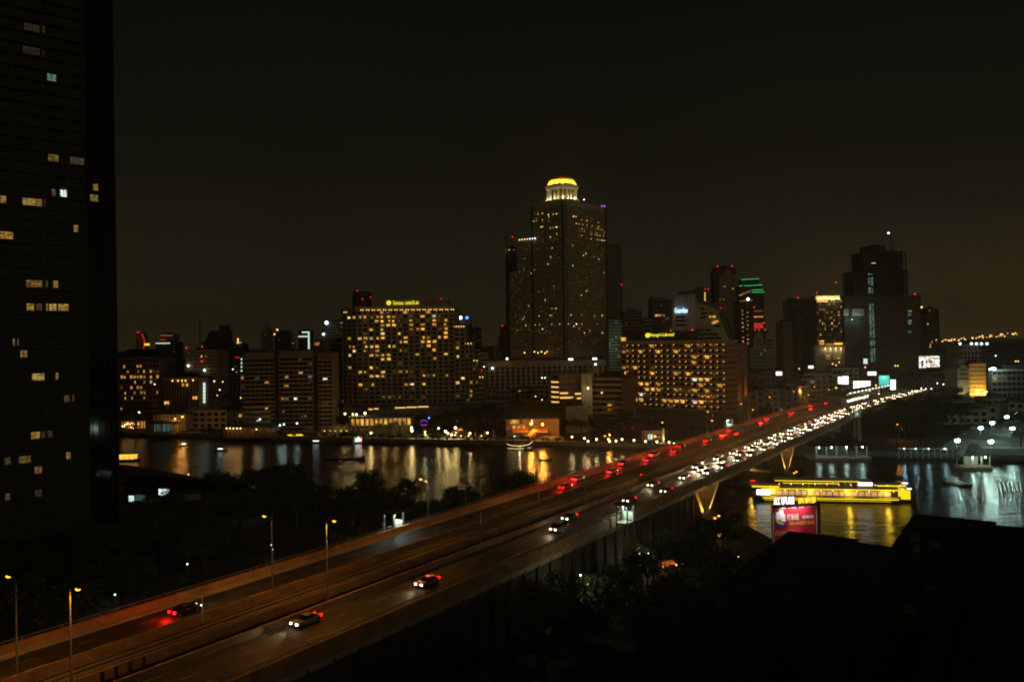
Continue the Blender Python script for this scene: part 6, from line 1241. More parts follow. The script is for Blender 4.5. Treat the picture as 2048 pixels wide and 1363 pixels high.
for k in range(110):
    x = ql.uniform(240, 2040); D = ql.choice([ql.uniform(560, 720), ql.uniform(720, 1100), ql.uniform(1100, 1900)])
    X = (x - 1024) / 1600 * D
    if any(abs(X - a) < 26 and abs(D - d) < 30 for a, d in taken): continue
    # keep clear of the elevated road
    pp = -DY * X + DX * D
    if 60 < pp < 125: continue
    if (1900 < x and D < 760) or (1620 < x < 1700 and D < 930): continue
    taken.append((X, D)); h = ql.uniform(7, 16) if D < 720 else ql.uniform(9, 26)
    near_ = min(((280, 'the terraced hotel'), (400, 'the grid office'), (470, 'the spire block'), (575, 'the riverside apartments'), (800, 'the Thai-lettered hotel'), (950, 'the stepped hotel wing'), (1030, 'the podium building'), (1120, 'the domed skyscraper'), (1230, 'the green-lit block'), (1350, 'the balconied hotel'), (1450, 'the gabled tower'), (1515, 'the neon tower'), (1560, 'the twin gables'), (1605, 'the plain-walled tower'), (1660, 'the amber hotel'), (1760, 'the unfinished tower'), (1865, 'the dark slab tower'), (1960, 'the floodlit building'), (2030, 'the long dark block')), key=lambda q: abs(q[0] - x))[1]
    gm_ = ql.choice(['facade_brown', 'facade_grey', 'concrete_dark', 'concrete', 'facade_black']); cw = {'facade_brown': 'brown', 'facade_grey': 'grey', 'concrete_dark': 'dark grey', 'concrete': 'pale', 'facade_black': 'black'}[gm_]
    specs.append((x, D, ql.uniform(14, 30), h, ql.uniform(12, 20), f"low {cw} city block {'close to' if D < 720 else ('some way behind' if D < 1100 else 'far behind')} {near_}", gm_))
lc = {}
for sp_ in sorted(specs): lc[sp_[5]] = lc.get(sp_[5], 0) + 1
ls = {}
for x, D, w, h, dep, lab, gm_ in sorted(specs):
    ls[lab] = ls.get(lab, 0) + 1
    lowblock(x, D, w, h, dep, f'{lab}, {ordw(ls[lab])} from left' if lc[lab] > 1 else f'{lab}, few dim windows', gm=gm_, dens=.05)
for x, D, w, h, lab in ((410, 505, 26, 11, 'low dark house row beside the greenish stair strip'), (455, 520, 20, 9, 'low dark house left of the riverside apartments'), (985, 560, 26, 11, 'low pale-roofed house block under the skyscraper podium'), (1020, 600, 24, 13, 'pale four-storey house below the podium'), (1065, 620, 26, 15, 'broad house with small windows below the podium'), (1088, 560, 18, 10, 'low house beside the annexe with curved balconies')):
    lowblock(x, D, w, h, 14, lab, 'town_house', 'concrete', .06, None)
SH = [(1497, 480, 9, 19, 'facade_brown'), (1512, 490, 9, 20, 'concrete'), (1527, 500, 9, 17, 'concrete'), (1541, 510, 9, 19, 'concrete_pale'), (1556, 520, 9, 18, 'concrete'), (1570, 530, 9, 17, 'concrete_warm'), (1583, 540, 9, 21, 'concrete'), (1600, 560, 10, 18, 'concrete_pale'), (1616, 580, 11, 22, 'facade_grey'), (1636, 610, 22, 24, 'concrete'), (1664, 640, 22, 22, 'concrete'), (1690, 660, 22, 26, 'concrete_pale'), (1500, 560, 16, 28, 'concrete_dark'), (1525, 590, 20, 27, 'facade_brown'), (1560, 640, 20, 25, 'facade_grey')]
for k, (x, D, w, h, gm) in enumerate(sorted(SH)):
    lowblock(x, D, w, h, 14, f'{ordw(k + 1)} shophouse from the left in the crowded rows behind the station', 'shophouse', gm, .04, 'shophouses behind the station')
for k, (x, D, w, h) in enumerate(((1905, 470, 14, 9), (1922, 480, 12, 13), (1950, 470, 14, 8), (1968, 475, 14, 10), (1990, 480, 12, 14), (2012, 480, 16, 11), (2038, 475, 14, 12), (1830, 560, 16, 9), (1860, 550, 18, 8))):
    lowblock(x, D, w, h, 12, f'{ordw(k + 1)} house from the left in the low row above the car park' if k < 7 else ('low warm-walled house at the end of the white traffic' if k == 7 else 'low flat house behind the dark wood'), 'row_house', 'concrete', .05, 'houses above the car park' if k < 7 else None)
# ------------------------------------------------------------------ billboards and signs on the far bank
def board(x0, x1, y0, y1, D, mk, label, name='billboard', pole=True, rz=0, split=None):
    P, Q = at(x0, y0, D), at(x1, y1, D); c = (P + Q) / 2; w, h = Q.x - P.x, P.z - Q.z; t = thing(name, label, 'billboard', (c.x, c.y, 2.4), group=None)
    b = MB(); b.box((c.x, c.y + .5, c.z), (w + .8, .6, h + .8), rz); b.build('frame', 'metal_dark', t)
    b = MB(); b.box((c.x, c.y + .1, c.z), (w, .3, h), rz); b.build('panel', mk, t)
    if pole:
        for s_ in (-.3, .3): b = MB(); b.bar((c.x + s_ * w, c.y + 1.1, 2.4), (c.x + s_ * w, c.y + 1.1, c.z), .6); b.build('post', 'metal_dark', t)
    return t, c, w, h
t, c, w, h = board(1676, 1683, 753, 767, 600, 'screen_multi', 'narrow colourful half of the paired white billboard'); board(1684, 1697, 752, 768, 600, 'sign_panel', 'glaring white billboard beside the big screen')
t, c, w, h = board(1707, 1741, 762, 782, 590, 'screen_warm', 'big glowing orange-white screen above the station'); light('POINT', c + Vector((0, -8, 0)), 2500, (1, .75, .45), t, 1)
t, c, w, h = board(1758, 1779, 751, 770, 610, 'sign_teal', 'teal lit poster billboard beyond the station'); light('POINT', c + Vector((0, -3, h * .4)), 700, (.6, 1, .95), t, .4)
board(1780, 1792, 759, 779, 600, 'sign_panel', 'bright white billboard turned along the road beyond the station', rz=R(12))
t, c, w, h = board(1838, 1879, 712, 735, 690, 'screen_multi', 'large roadside video screen with white and red patches'); light('POINT', c + Vector((0, -6, -2)), 2000, (.9, 1, .85), t, 1)
for dx, dz, ww, hh, mk in ((-.34, -.1, .12, .5, 'print_blue'), (-.14, 0, .1, .3, 'flag_red'), (.1, 0, .12, .26, 'flag_red'), (.22, -.25, .3, .1, 'flag_red'), (.26, .3, .35, .12, 'print_yellow'), (0, .12, .06, .3, 'metal_dark')): b = MB(); b.box((c.x + dx * w, c.y - .1, c.z + dz * h), (ww * w, .12, hh * h)); b.build('picture_patch', mk, t)
t, c, w, h = board(1727, 1735, 717, 727, 780, 'neon_white', 'small white and green sign high on a pole before the unfinished tower')
t, c, w, h = board(1736, 1752, 743, 750, 640, 'sign_panel', 'slanted white light box on a roof beyond the station', rz=R(-15))
t, c, w, h = board(1617, 1627, 731, 736, 640, 'sign_panel', 'small white lit sign on a pale post among the shophouses')
t, c, w, h = board(1552, 1564, 743, 750, 520, 'sign_panel', 'white light box on a tall pole behind the balconied hotel')
t, c, w, h = board(1604, 1644, 777, 783, 555, 'concrete_pale', 'long pale hoarding on the shophouse roofs')
t, c, w, h = board(1489, 1494, 752, 790, 470, 'canvas_orange', 'tall narrow vertical banner sign at the corner of the balconied hotel'); light('POINT', c + Vector((0, -5, -6)), 600, SOD, t, .4)
kc = {}
for k, (x, y, D, mk) in enumerate(sorted(((1622, 759, 600, 'lamp_far_white'), (1757, 787, 560, 'lamp_far_white'), (1757, 781, 560, 'lamp_red'), (1598, 737, 700, 'lamp_far'), (1665, 727, 850, 'lamp_far'), (1672, 730, 850, 'lamp_far'), (1678, 724, 850, 'lamp_far'), (1730, 734, 780, 'lamp_far'), (1790, 731, 800, 'lamp_far'), (1795, 731, 800, 'lamp_far'), (1874, 766, 640, 'lamp_far_white'), (1886, 768, 640, 'lamp_far_white'), (1909, 765, 640, 'lamp_far_white'), (1842, 776, 620, 'lamp_far_white'), (1851, 777, 620, 'lamp_far_white'), (1862, 777, 620, 'lamp_far_white'), (1935, 811, 500, 'lamp_far_white'), (1951, 783, 600, 'lamp_far_white'), (1957, 783, 600, 'lamp_far_white'), (1968, 783, 600, 'lamp_far_white'), (1973, 783, 600, 'lamp_far_white'), (1899, 727, 900, 'lamp_far'), (1904, 727, 900, 'lamp_far'), (1991, 711, 1000, 'lamp_far_white'), (2036, 722, 900, 'lamp_far'), (2031, 722, 900, 'lamp_far'), (1090, 755, 600, 'lamp_far_white'), (1084, 755, 600, 'lamp_far_white'), (1071, 792, 560, 'lamp_far'), (1084, 799, 540, 'lamp_far'), (1088, 811, 520, 'lamp_far'), (968, 733, 800, 'lamp_far_white'), (963, 740, 800, 'lamp_red'), (429, 762, 560, 'lamp_far_white'), (446, 763, 560, 'lamp_far'), (440, 779, 540, 'lamp_far_white'), (466, 738, 900, 'lamp_far_white'), (473, 745, 900, 'lamp_far_white'), (435, 790, 520, 'sign_amber'), (482, 795, 500, 'lamp_far'), (310, 768, 515, 'lamp_far_white'), (279, 824, 500, 'lamp_globe')))):
    P = at(x, y, D); kc[mk] = kc.get(mk, 0) + 1; o = thing('city_lamp', ordw(kc[mk]) + (' stray %s lamp from the left among the far bank roofs' % {'lamp_far_white': 'white', 'lamp_far': 'orange', 'lamp_red': 'red', 'sign_amber': 'amber', 'lamp_globe': 'warm white'}[mk]), 'lamp', (P.x, P.y, 2.4), group='stray lamps among the low roofs')
    inst('pole', gpm, (0, 0, 0), o, sc=(1.5, 1.5, max(.1, (P.z - 2.4) / 3.2))); q_ = 1.35 * D / FPX; inst('bulb', ball(mk), (0, -.5, P.z - 2.4), o, sc=(q_,) * 3)
# ------------------------------------------------------------------ club billboard on the near bank
CB = thing('club_billboard', 'red club billboard with ship emblem and neon Chinese letters on top', 'billboard', (*at(1590, 1080, 180)[:2], 2.4))
P, Q = at(1543, 1012, 180), at(1637, 1019, 182); zt_, zl = at(1543, 1012, 180).z, at(1543, 1088, 180).z; dxb, dyb = Q.x - P.x, Q.y - P.y; wb = math.hypot(dxb, dyb); rzb = math.atan2(dyb, dxb)
def bp(u, v, out=.0):
    """u across 0-1, v up 0-1 on the board"""
    return Vector((P.x + dxb * u + out * dyb / wb, P.y + dyb * u - out * dxb / wb, zl + (zt_ - zl) * v))
hb = zt_ - zl
def bbox(name, u, v, wu, hv, mk, out=.12, th=.06, par=None):
    b = MB(); b.box(bp(u, v, out), (wb * wu, th, hb * hv), rzb); return b.build(name, mk, par or CB)
bbox('backing', .5, .5, 1.0, 1.0, 'board_maroon', 0, .3); bbox('panel', .485, .47, .91, .94, 'board_red', .18, .06)
for u, v, wu, hv in ((.02, .47, .012, .94), (.945, .47, .012, .94), (.48, .945, .94, .012)): bbox('border', u, v, wu, hv, 'print_cream', .21, .05)
b = MB(); b.box(bp(1.03, .5, -1.2), (.4, 2.2, hb), rzb); b.build('side_return', 'board_maroon', CB)
for u in (.1, .5, .9): b = MB(); b.bar((*bp(u, 0, -1.4)[:2], 2.4), (*bp(u, 0, -1.4)[:2], zt_), .4); b.build('post', 'metal_dark', CB)
def poly(name, pts, mk, out): 
    b = MB(); b.grid([[bp(u, v, o) for u, v in pts] for o in (out, out + .05)]); return b.build(name, mk, CB)
poly('emblem_sail', [(.08, .62), (.08, .84), (.15, .85), (.16, .9), (.23, .9), (.24, .80), (.27, .78), (.28, .58)], 'print_white', .22)
poly('emblem_hull', [(.05, .57), (.07, .48), (.13, .43), (.20, .43), (.28, .46), (.30, .53), (.22, .51), (.14, .53)], 'print_blue', .24)
poly('emblem_deck', [(.08, .60), (.10, .62), (.24, .55), (.24, .52), (.14, .54)], 'print_yellow', .26); poly('emblem_rigging', [(.10, .63), (.16, .66), (.20, .60), (.14, .60)], 'print_orange', .27)
text('紅帆船', hb * .17, 'print_cream', CB, bp(.44, .70, .24), rzb, wb * .25, .04); text('俱樂部', hb * .085, 'print_white', CB, bp(.76, .68, .24), rzb, wb * .25, .04)
text('RED ARGOSY CLUB', hb * .085, 'print_yellow', CB, bp(.63, .53, .24), rzb, wb * .52, .04); text('ภัตตาคาร', hb * .13, 'print_yellow', CB, bp(.22, .30, .24), rzb, wb * .34, .04)
nz = zt_
def tp(u, dz): q_ = bp(u, 1, .1); return Vector((q_.x, q_.y, zt_ + dz))
text('紅帆船', 1.75, 'sign_white', CB, tp(.27, 1.15), rzb, wb * .44, .2, 'neon_letters'); text('俱樂部', 1.3, 'sign_amber', CB, tp(.75, .95), rzb, wb * .38, .2, 'neon_letters')
b = MB(); b.bar(tp(0, .12), tp(1, .12), .16); [b.bar(tp(u, .1), tp(u, 2.1), .08) for u in (.06, .2, .34, .48, .56, .7, .84, .95)]; b.build('letter_frame', 'metal_dark', CB)
light('POINT', tp(.75, .9) + Vector((0, -1.2, 0)), 60, (1, .5, .08), CB, .3)
for u in (.27, .5, .66):
    b = MB(); b.bar(tp(u, -.05), tp(u, -.05) + Vector((dyb / wb * 1.5, -1.5, -.1)), .08); ar = b.build('lamp_arm', 'metal_dark', CB); q_ = tp(u, -.15) + Vector((0, -1.5, 0)); b = MB(); b.box(q_, (.5, .3, .16), rzb); b.build('spot_lamp', 'metal_dark', CB)
    light('SPOT', q_ + Vector((0, -.1, -.12)), 560, (1, .95, .98), CB, .2, 130, .5, aim=(0, .8, -1))
light('SPOT', bp(.45, .18, 2.2), 160, (.9, 1, 1), CB, .2, 90, .8, aim=(0, 1, .5))
# ------------------------------------------------------------------ boats
def hull(root, L, w, h, x0=0, name='hull', mk='hull_dark', z=0, bow=.18, sheer=.5):
    b = MB(); rg = []
    for t, k, s_ in ((0, .55, .25), (.06, .8, .12), (.25, 1, 0), (.7, 1, .02), (.9, .62, .25), (1, .06, .55)):
        x = -L / 2 + L * t; ww = w / 2 * k; zt2 = h + sheer * s_ * 2; rg.append([(x, -ww * .7, z - .3), (x, ww * .7, z - .3), (x, ww, z + zt2 * .6), (x, ww, z + zt2), (x, -ww, z + zt2), (x, -ww, z + zt2 * .6)])
    b.grid(rg); return b.build(name, mk, root, local=True)
def lbox(root, name, c, d, mk):
    b = MB(); b.box(c, d); return b.build(name, mk, root, local=True)
cb = at(1672, 985, 1); c0_ = atz(1674, 1003, 0); rzc = R(-9)
CR = thing('cruise_boat', 'two-deck river cruise boat glowing yellow along every deck', 'cruise boat', (c0_.x, c0_.y + 3, 0), rzc); LB = 52.0
hull(CR, LB, 8.6, 1.5, mk='hull_dark', sheer=1.2)
lbox(CR, 'lower_deck', (-2, 0, 1.75), (44, 8.0, .3), 'hull_white'); lbox(CR, 'hull_light_band', (-2, -4.36, 1.25), (43, .1, .32), 'boat_yellow')
lbox(CR, 'upper_deck', (-1, 0, 4.3), (42, 8.2, .28), 'hull_white'); lbox(CR, 'roof', (-6, 0, 6.9), (26, 7.2, .25), 'hull_white'); lbox(CR, 'upper_deck_light', (-1, -4.16, 4.3), (46, .12, .34), 'boat_yellow')
for k in range(20):
    x = -22 + k * 2.0; lbox(CR, 'saloon_window', (x, -3.55, 2.95), (1.66, .12, 1.5), 'boat_peach'); lbox(CR, 'deck_post', (x + 1, -3.95, 3.1), (.14, .14, 2.3), 'hull_white')
lbox(CR, 'saloon', (-2, 0, 3.0), (43, 7.0, 2.3), 'hull_dark')
for k in range(14): x = -18 + k * 1.9; lbox(CR, 'awning_post', (x, -3.5, 5.6), (.12, .12, 2.4), 'hull_white')
for z, x, l in ((6.95, -6, 27), (6.2, -8, 18)): lbox(CR, 'roof_light', (x, -3.66, z), (l, .12, .24), 'boat_yellow')
lbox(CR, 'bow_canopy', (17.5, 0, 5.6), (9, 6.4, .3), 'hull_white'); lbox(CR, 'canopy_light', (17.5, -3.25, 5.6), (9, .1, .4), 'boat_yellow'); lbox(CR, 'bow_lantern_wall', (18.0, -2.6, 2.6), (11, .2, 2.9), 'boat_yellow'); lbox(CR, 'bow_lantern_wall', (18.0, 2.6, 2.6), (11, .2, 2.6), 'boat_yellow'); lbox(CR, 'wheelhouse', (9.5, 0, 5.7), (5, 5.4, 2.2), 'hull_white'); lbox(CR, 'wheelhouse_window', (9.5, -2.75, 6.0), (4.4, .1, 1.0), 'boat_white')
lbox(CR, 'stern_screen', (-23.2, -3.6, 3.0), (4.4, .2, 1.7), 'boat_white'); lbox(CR, 'stern_canopy', (-22.5, 0, 4.9), (9, 7.4, .25), 'hull_white'); lbox(CR, 'canopy_light', (-22.5, -3.75, 4.9), (9, .1, .5), 'boat_yellow')
for k in range(22): inst('lantern', ball('lamp_warm'), (-20 + k * 1.9, -3.9, 5.9 if k % 2 else 3.8), CR, sc=(.16,) * 3)
lbox(CR, 'hull_stripe', (-3, -4.33, .62), (40, .1, .12), 'boat_yellow'); lbox(CR, 'stern_light', (-26.2, -1, 6.3), (1.6, .2, .3), 'lamp_red')
b = MB(); b.bar((-26, -1, 4.6), (-26, -1, 6.3), .1); b.build('stern_post', 'metal', CR, local=True); lbox(CR, 'bow_light', (23.8, -.5, 4.2), (1.4, .4, .25), 'lamp_far_white'); lbox(CR, 'bow_light', (22.5, -.5, 6.1), (1.8, .4, .22), 'lamp_far_white')
b = MB(); b.bar((23.5, -.4, 1.8), (23.5, -.4, 4.2), .12); b.bar((22.5, -.4, 1.8), (22.5, -.4, 6.1), .12); b.build('bow_rail', 'metal', CR, local=True)
b = MB()
for k in range(24): b.bar((-22 + k * 1.9, -4.05, 4.44), (-22 + k * 1.9, -4.05, 5.3), .06)
b.bar((-22, -4.05, 5.3), (22, -4.05, 5.3), .07); b.build('deck_rail', 'metal', CR, local=True)
for x in (-20, -8, 4, 16): l_ = light('POINT', (0, 0, 0), 420, (1, .66, .05), None, .5); l_.parent = CR; l_.location = (x, -5.2, 3.4)
def small_boat(label, x, y, L, w, rz, kind):
    P0 = atz(x, y, 0); t = thing('river_boat', label, 'boat', (P0.x, P0.y, 0), rz, group='boats on the river')
    if kind == 'orange':
        hull(t, L, w, 1.0); lbox(t, 'cabin', (0, 0, 2.0), (L * .72, w * .8, 1.7), 'boat_orange'); lbox(t, 'roof', (0, 0, 3.0), (L * .82, w, .2), 'boat_yellow')
        for k in range(5): lbox(t, 'post', (-L * .36 + L * .18 * k, -w * .42, 2.0), (.2, .14, 1.8), 'hull_dark')
        lbox(t, 'bow_light', (L * .42, 0, 1.9), (.5, .3, .3), 'lamp_red')
    elif kind == 'ferry':
        hull(t, L, w, .9, mk='hull_white'); lbox(t, 'cabin', (0, 0, 1.9), (L * .6, w * .7, 1.3), 'boat_white'); lbox(t, 'roof', (0, 0, 2.75), (L * .75, w * .9, .18), 'hull_white'); lbox(t, 'port_light', (-L * .3, -.4, 3.2), (1.0, .3, .5), 'neon_green'); lbox(t, 'starboard_light', (L * .28, -.4, 3.2), (1.2, .3, .6), 'lamp_red'); lbox(t, 'mast_light', (0, -.4, 3.3), (1.0, .3, .45), 'lamp_far_white')
    elif kind == 'long':
        hull(t, L, w, .55, sheer=1.4); lbox(t, 'awning', (-L * .05, 0, 1.9), (L * .5, w * .9, .12), 'canvas')
        for k in range(4): lbox(t, 'post', (-L * .28 + L * .15 * k, -w * .36, 1.2), (.08, .08, 1.4), 'metal')
    else:
        hull(t, L, w, .6); lbox(t, 'awning', (0, 0, 1.8), (L * .4, w * .8, .1), 'canvas'); lbox(t, 'deck_light', (0, -.3, 1.35), (L * .36, .3, .34), 'lamp_far_white')
        for k in (-1, 1): lbox(t, 'post', (k * L * .18, 0, 1.2), (.08, .08, 1.2), 'metal')
    return t
small_boat('orange-lit ferry boat heading past the far terrace', 592, 879, 11, 3.2, R(2), 'orange'); small_boat('orange-lit boat half hidden by the dark tower', 250, 922, 14, 3.4, R(4), 'orange'); small_boat('small white-lit ferry with red and green lamps', 717, 886, 5.5, 2.4, R(3), 'ferry')
small_boat('small dark boat with one white lamp before the orange reflection', 368, 892, 6, 1.7, R(5), 'lamp'); small_boat('small dark boat with a white lamp in open water left of centre', 441, 902, 7, 1.8, R(3), 'lamp'); small_boat('unlit long-tail boat in mid river below the riverside hotel', 690, 918, 20, 1.9, R(-4), 'long'); small_boat('small dark long boat trailing the orange ferry', 632, 886, 9, 1.6, R(3), 'lamp'); small_boat('little dark boat in the bright orange reflection', 1090, 920, 6, 1.7, R(8), 'long')
RB = thing('rice_barge', 'old rice barge outlined in warm light moored before the boathouse', 'barge', (*atz(1040, 898, 0)[:2], 0), R(-3)); hull(RB, 13, 4.2, 1.7, mk='hull_dark', sheer=2.2)
b = MB(); b.tube([(-6.6, -1.4, 3.0), (-4.6, -2.2, 2.3), (0, -2.25, 1.95), (4.6, -1.8, 2.6), (6.5, -.2, 4.0)], .16, 6); b.build('gunwale_light', 'barge_cream', RB, local=True); b = MB(); b.tube([(-6.2, -1.7, .8), (0, -2.2, .5), (5.6, -1.2, 1.0)], .13, 6); b.build('waterline_light', 'barge_cream', RB, local=True)
b = MB(); b.grid([[(-3.2, 1.6 * math.cos(a / 6 * math.pi), 1.9 + 1.5 * math.sin(a / 6 * math.pi)) for a in range(7)], [(2.8, 1.6 * math.cos(a / 6 * math.pi), 1.9 + 1.5 * math.sin(a / 6 * math.pi)) for a in range(7)]]); b.build('curved_roof', 'wood', RB, local=True); lbox(RB, 'bow_post', (6.3, 0, 3.6), (.3, .3, 1.6), 'wood'); l_ = light('POINT', (0, 0, 0), 200, (1, .85, .45), None, .3); l_.parent = RB; l_.location = (0, -3.6, 1.6)
# gangway by the boathouse
gw = thing('boathouse_gangway', 'orange-lit covered gangway from the boathouse down to the water', 'gangway', (*at(1060, 880, 420)[:2], 1)); P, Q = at(1070, 866, 424), at(1054, 884, 418); b = MB(); b.bar(P + Vector((0, 0, 2)), Q + Vector((0, 0, 2)), 3.0, .25); b.build('roof', 'canvas_orange', gw); b = MB(); b.bar(P, Q, 2.6, .2); b.build('ramp', 'wood', gw)
for k in range(5):
    m_ = P.lerp(Q, k / 4)
    for s_ in (-1.2, 1.2): b = MB(); b.bar(m_ + Vector((s_, 0, 0)), m_ + Vector((s_, 0, 2)), .14); b.build('post', 'wood', gw)
# ------------------------------------------------------------------ near bank: low buildings, stalls, roofs below the camera
lb = thing('park_house', 'low dark house with two cold-lit windows at the foot of the near tower', 'house', (*at(325, 1000, 255)[:2], 2.4)); A, B = at(250, 968, 262), at(402, 960, 250)
b = MB(); b.prism([(A.x, A.y), (B.x, B.y), (B.x + 2, B.y + 9), (A.x + 2, A.y + 9)], 2.41, A.z); b.build('wall', 'facade_black', lb); b = MB(); b.grid([[(A.x - 1, A.y - 1, A.z), (B.x + 1, B.y - 1, A.z), (B.x + 3, B.y + 10, A.z), (A.x + 1, A.y + 10, A.z)], [(A.x + 1, A.y + 4, A.z + 2.4), (B.x - 1, B.y + 4, A.z + 2.4), (B.x - 1, B.y + 5, A.z + 2.4), (A.x + 1, A.y + 5, A.z + 2.4)]]); b.build('roof', 'roof_near', lb)
for x0, x1, y, mk in ((258, 268, 996, 'win_pane_white'), (270, 291, 994, 'win_green'), (318, 323, 983, 'win_pane_white'), (324, 338, 983, 'win_pane_white')):
    t0, z = hit(A, B, x0, y); t1, _ = hit(A, B, x1, y); dx_, dy_ = B.x - A.x, B.y - A.y; L = math.hypot(dx_, dy_); m_ = Vector((A.x + dx_ / L * (t0 + t1) / 2, A.y + dy_ / L * (t0 + t1) / 2 - .12, z)); w = inst('window', unit(mk), m_ - lb.location, lb, math.atan2(dy_, dx_), (t1 - t0, .1, 2.0))
for k in range(26):
    t0, z = hit(A, B, 300 + k * 4, 1002 - k * .4); dx_, dy_ = B.x - A.x, B.y - A.y; L = math.hypot(dx_, dy_); b = MB(); b.box((A.x + dx_ / L * t0, A.y + dy_ / L * t0 - .3, z), (.16, .3, 2.0), math.atan2(dy_, dx_)); b.build('slat', 'canvas', lb)
P = at(345, 1006, 244); light('POINT', P, 35, (1, .9, .4), lb, .2)
for k, (x, y, mk) in enumerate(((288, 961, 'lamp_warm'), (377, 948, 'lamp_sodium'), (190, 962, 'lamp_warm'))):
    P = atz(x, y, 4.5); garden_lamp(x, y, P.y, mk, .28, 150, SOD, f'{ordw(k + 1)} small warm lamp from the left under the trees by the near bank', 'warm lamps by the near bank')
jh = thing('quay_platform', 'dark railed platform at the water edge beyond the park trees', 'platform', (*atz(745, 985, 3)[:2], 2)); P, Q = atz(722, 985, 3.4), atz(770, 983, 3.4); b = MB(); b.wall((P.x, P.y), (Q.x, Q.y), .5, 3.4, -8, 0); b.build('deck', 'concrete_dark', jh)
for k in range(9): m_ = P.lerp(Q, k / 8); b = MB(); b.bar((m_.x, m_.y + .3, 3.4), (m_.x, m_.y + .3, 5.2), .12); b.build('post', 'metal_dark', jh)
b = MB(); b.bar((P.x, P.y + .3, 5.2), (Q.x, Q.y + .3, 5.2), .1); b.build('rail', 'metal_dark', jh)
pb = thing('pier_landing', 'white-lit landing stage beside the bridge on the near bank', 'landing stage', (*atz(905, 1022, 2)[:2], 1)); P = atz(905, 1024, 1.6); b = MB(); b.box((P.x, P.y, 1.2), (12, 7, .8), R(20)); b.build('deck', 'concrete', pb)
for s_ in (-4.5, 0, 4.5): b = MB(); b.bar((P.x + s_, P.y - 1, 1.6), (P.x + s_, P.y - 1, 4.8), .2); b.build('post', 'metal', pb)
b = MB(); b.box((P.x, P.y, 4.9), (11, 6, .2), R(20)); b.build('roof', 'metal', pb); inst('lamp', ball('lamp_warm'), at(901, 1011, P.y - 4) - pb.location, pb, sc=(.2,) * 3); light('POINT', (P.x + 2, P.y - 2, 4.2), 120, WHT, pb, .2)
fp_ = thing('bridge_flag', 'small tricolour flag on a pole beyond the far parapet', 'flag', BR(146, 109.5, 2.4)); b = MB(); b.tube([BR(146, 109.5, 2.4), BR(146, 109.5, ZD + 5.6)], .07, 6); b.build('pole', 'metal', fp_)
for k, mk in enumerate(('flag_red', 'flag_white', 'flag_blue', 'flag_white', 'flag_red')): b = MB(); m_ = BR(146, 109.5, ZD + 5.4 - k * .26); b.box(m_ + Vector((-.9, 0, 0)), (1.7, .04, .255), .1); b.build('stripe', mk, fp_)
for k, (x, y, mk, col) in enumerate(((1288, 1103, 'canvas', WHT), (1318, 1122, 'canvas_orange', SOD), (1345, 1118, 'canvas_orange', WRM), (1430, 1062, 'canvas_orange', WRM))):
    P = atz(x, y, 5.2); o = thing('food_stall', ('pale awning stall with a white lamp among the near trees', 'orange awning stall glowing among the near trees', 'second orange stall strung with lamps among the near trees', 'small orange-lit stall below the lit V pier')[k], 'stall', (P.x, P.y, 2.4), group='stalls among the near trees')
    b = MB(); b.grid([[(P.x - 2, P.y - 1.6, 4.6), (P.x + 2, P.y - 1.6, 4.6), (P.x + 2, P.y + 1.6, 4.9), (P.x - 2, P.y + 1.6, 4.9)], [(P.x - 1.7, P.y - .4, 5.3), (P.x + 1.7, P.y - .4, 5.3), (P.x + 1.7, P.y + .4, 5.3), (P.x - 1.7, P.y + .4, 5.3)]]); b.build('awning', mk, o)
    for sx_ in (-1.8, 1.8): b = MB(); b.bar((P.x + sx_, P.y - 1.4, 2.4), (P.x + sx_, P.y - 1.4, 4.7), .08); b.build('post', 'metal', o)
    b = MB(); b.box((P.x, P.y, 2.85), (3.2, 1.2, .9)); b.build('counter', 'wood', o); inst('lamp', ball('lamp_warm' if k else 'lamp_white'), Vector((P.x + .5, P.y - 2.0, 4.5)) - o.location, o, sc=(.16,) * 3); light('POINT', (P.x, P.y - 2.4, 5.4), 130, col, o, .2)
light('POINT', BR(128, 70, 12), 420, (1, .95, .5), ab, .3); light('POINT', BR(158, 72, 9), 420, (1, .95, .5), ab, .3)
for s in (128, 158): P = BR(s, 70.2, 12.3 if s == 128 else 9.3); inst('bracket_lamp', ball('lamp_globe'), P - ab.location, ab, sc=(.14,) * 3); b = MB(); b.bar(BR(s, 76.8, P.z), P, .1); b.build('lamp_bracket', 'metal_dark', ab)
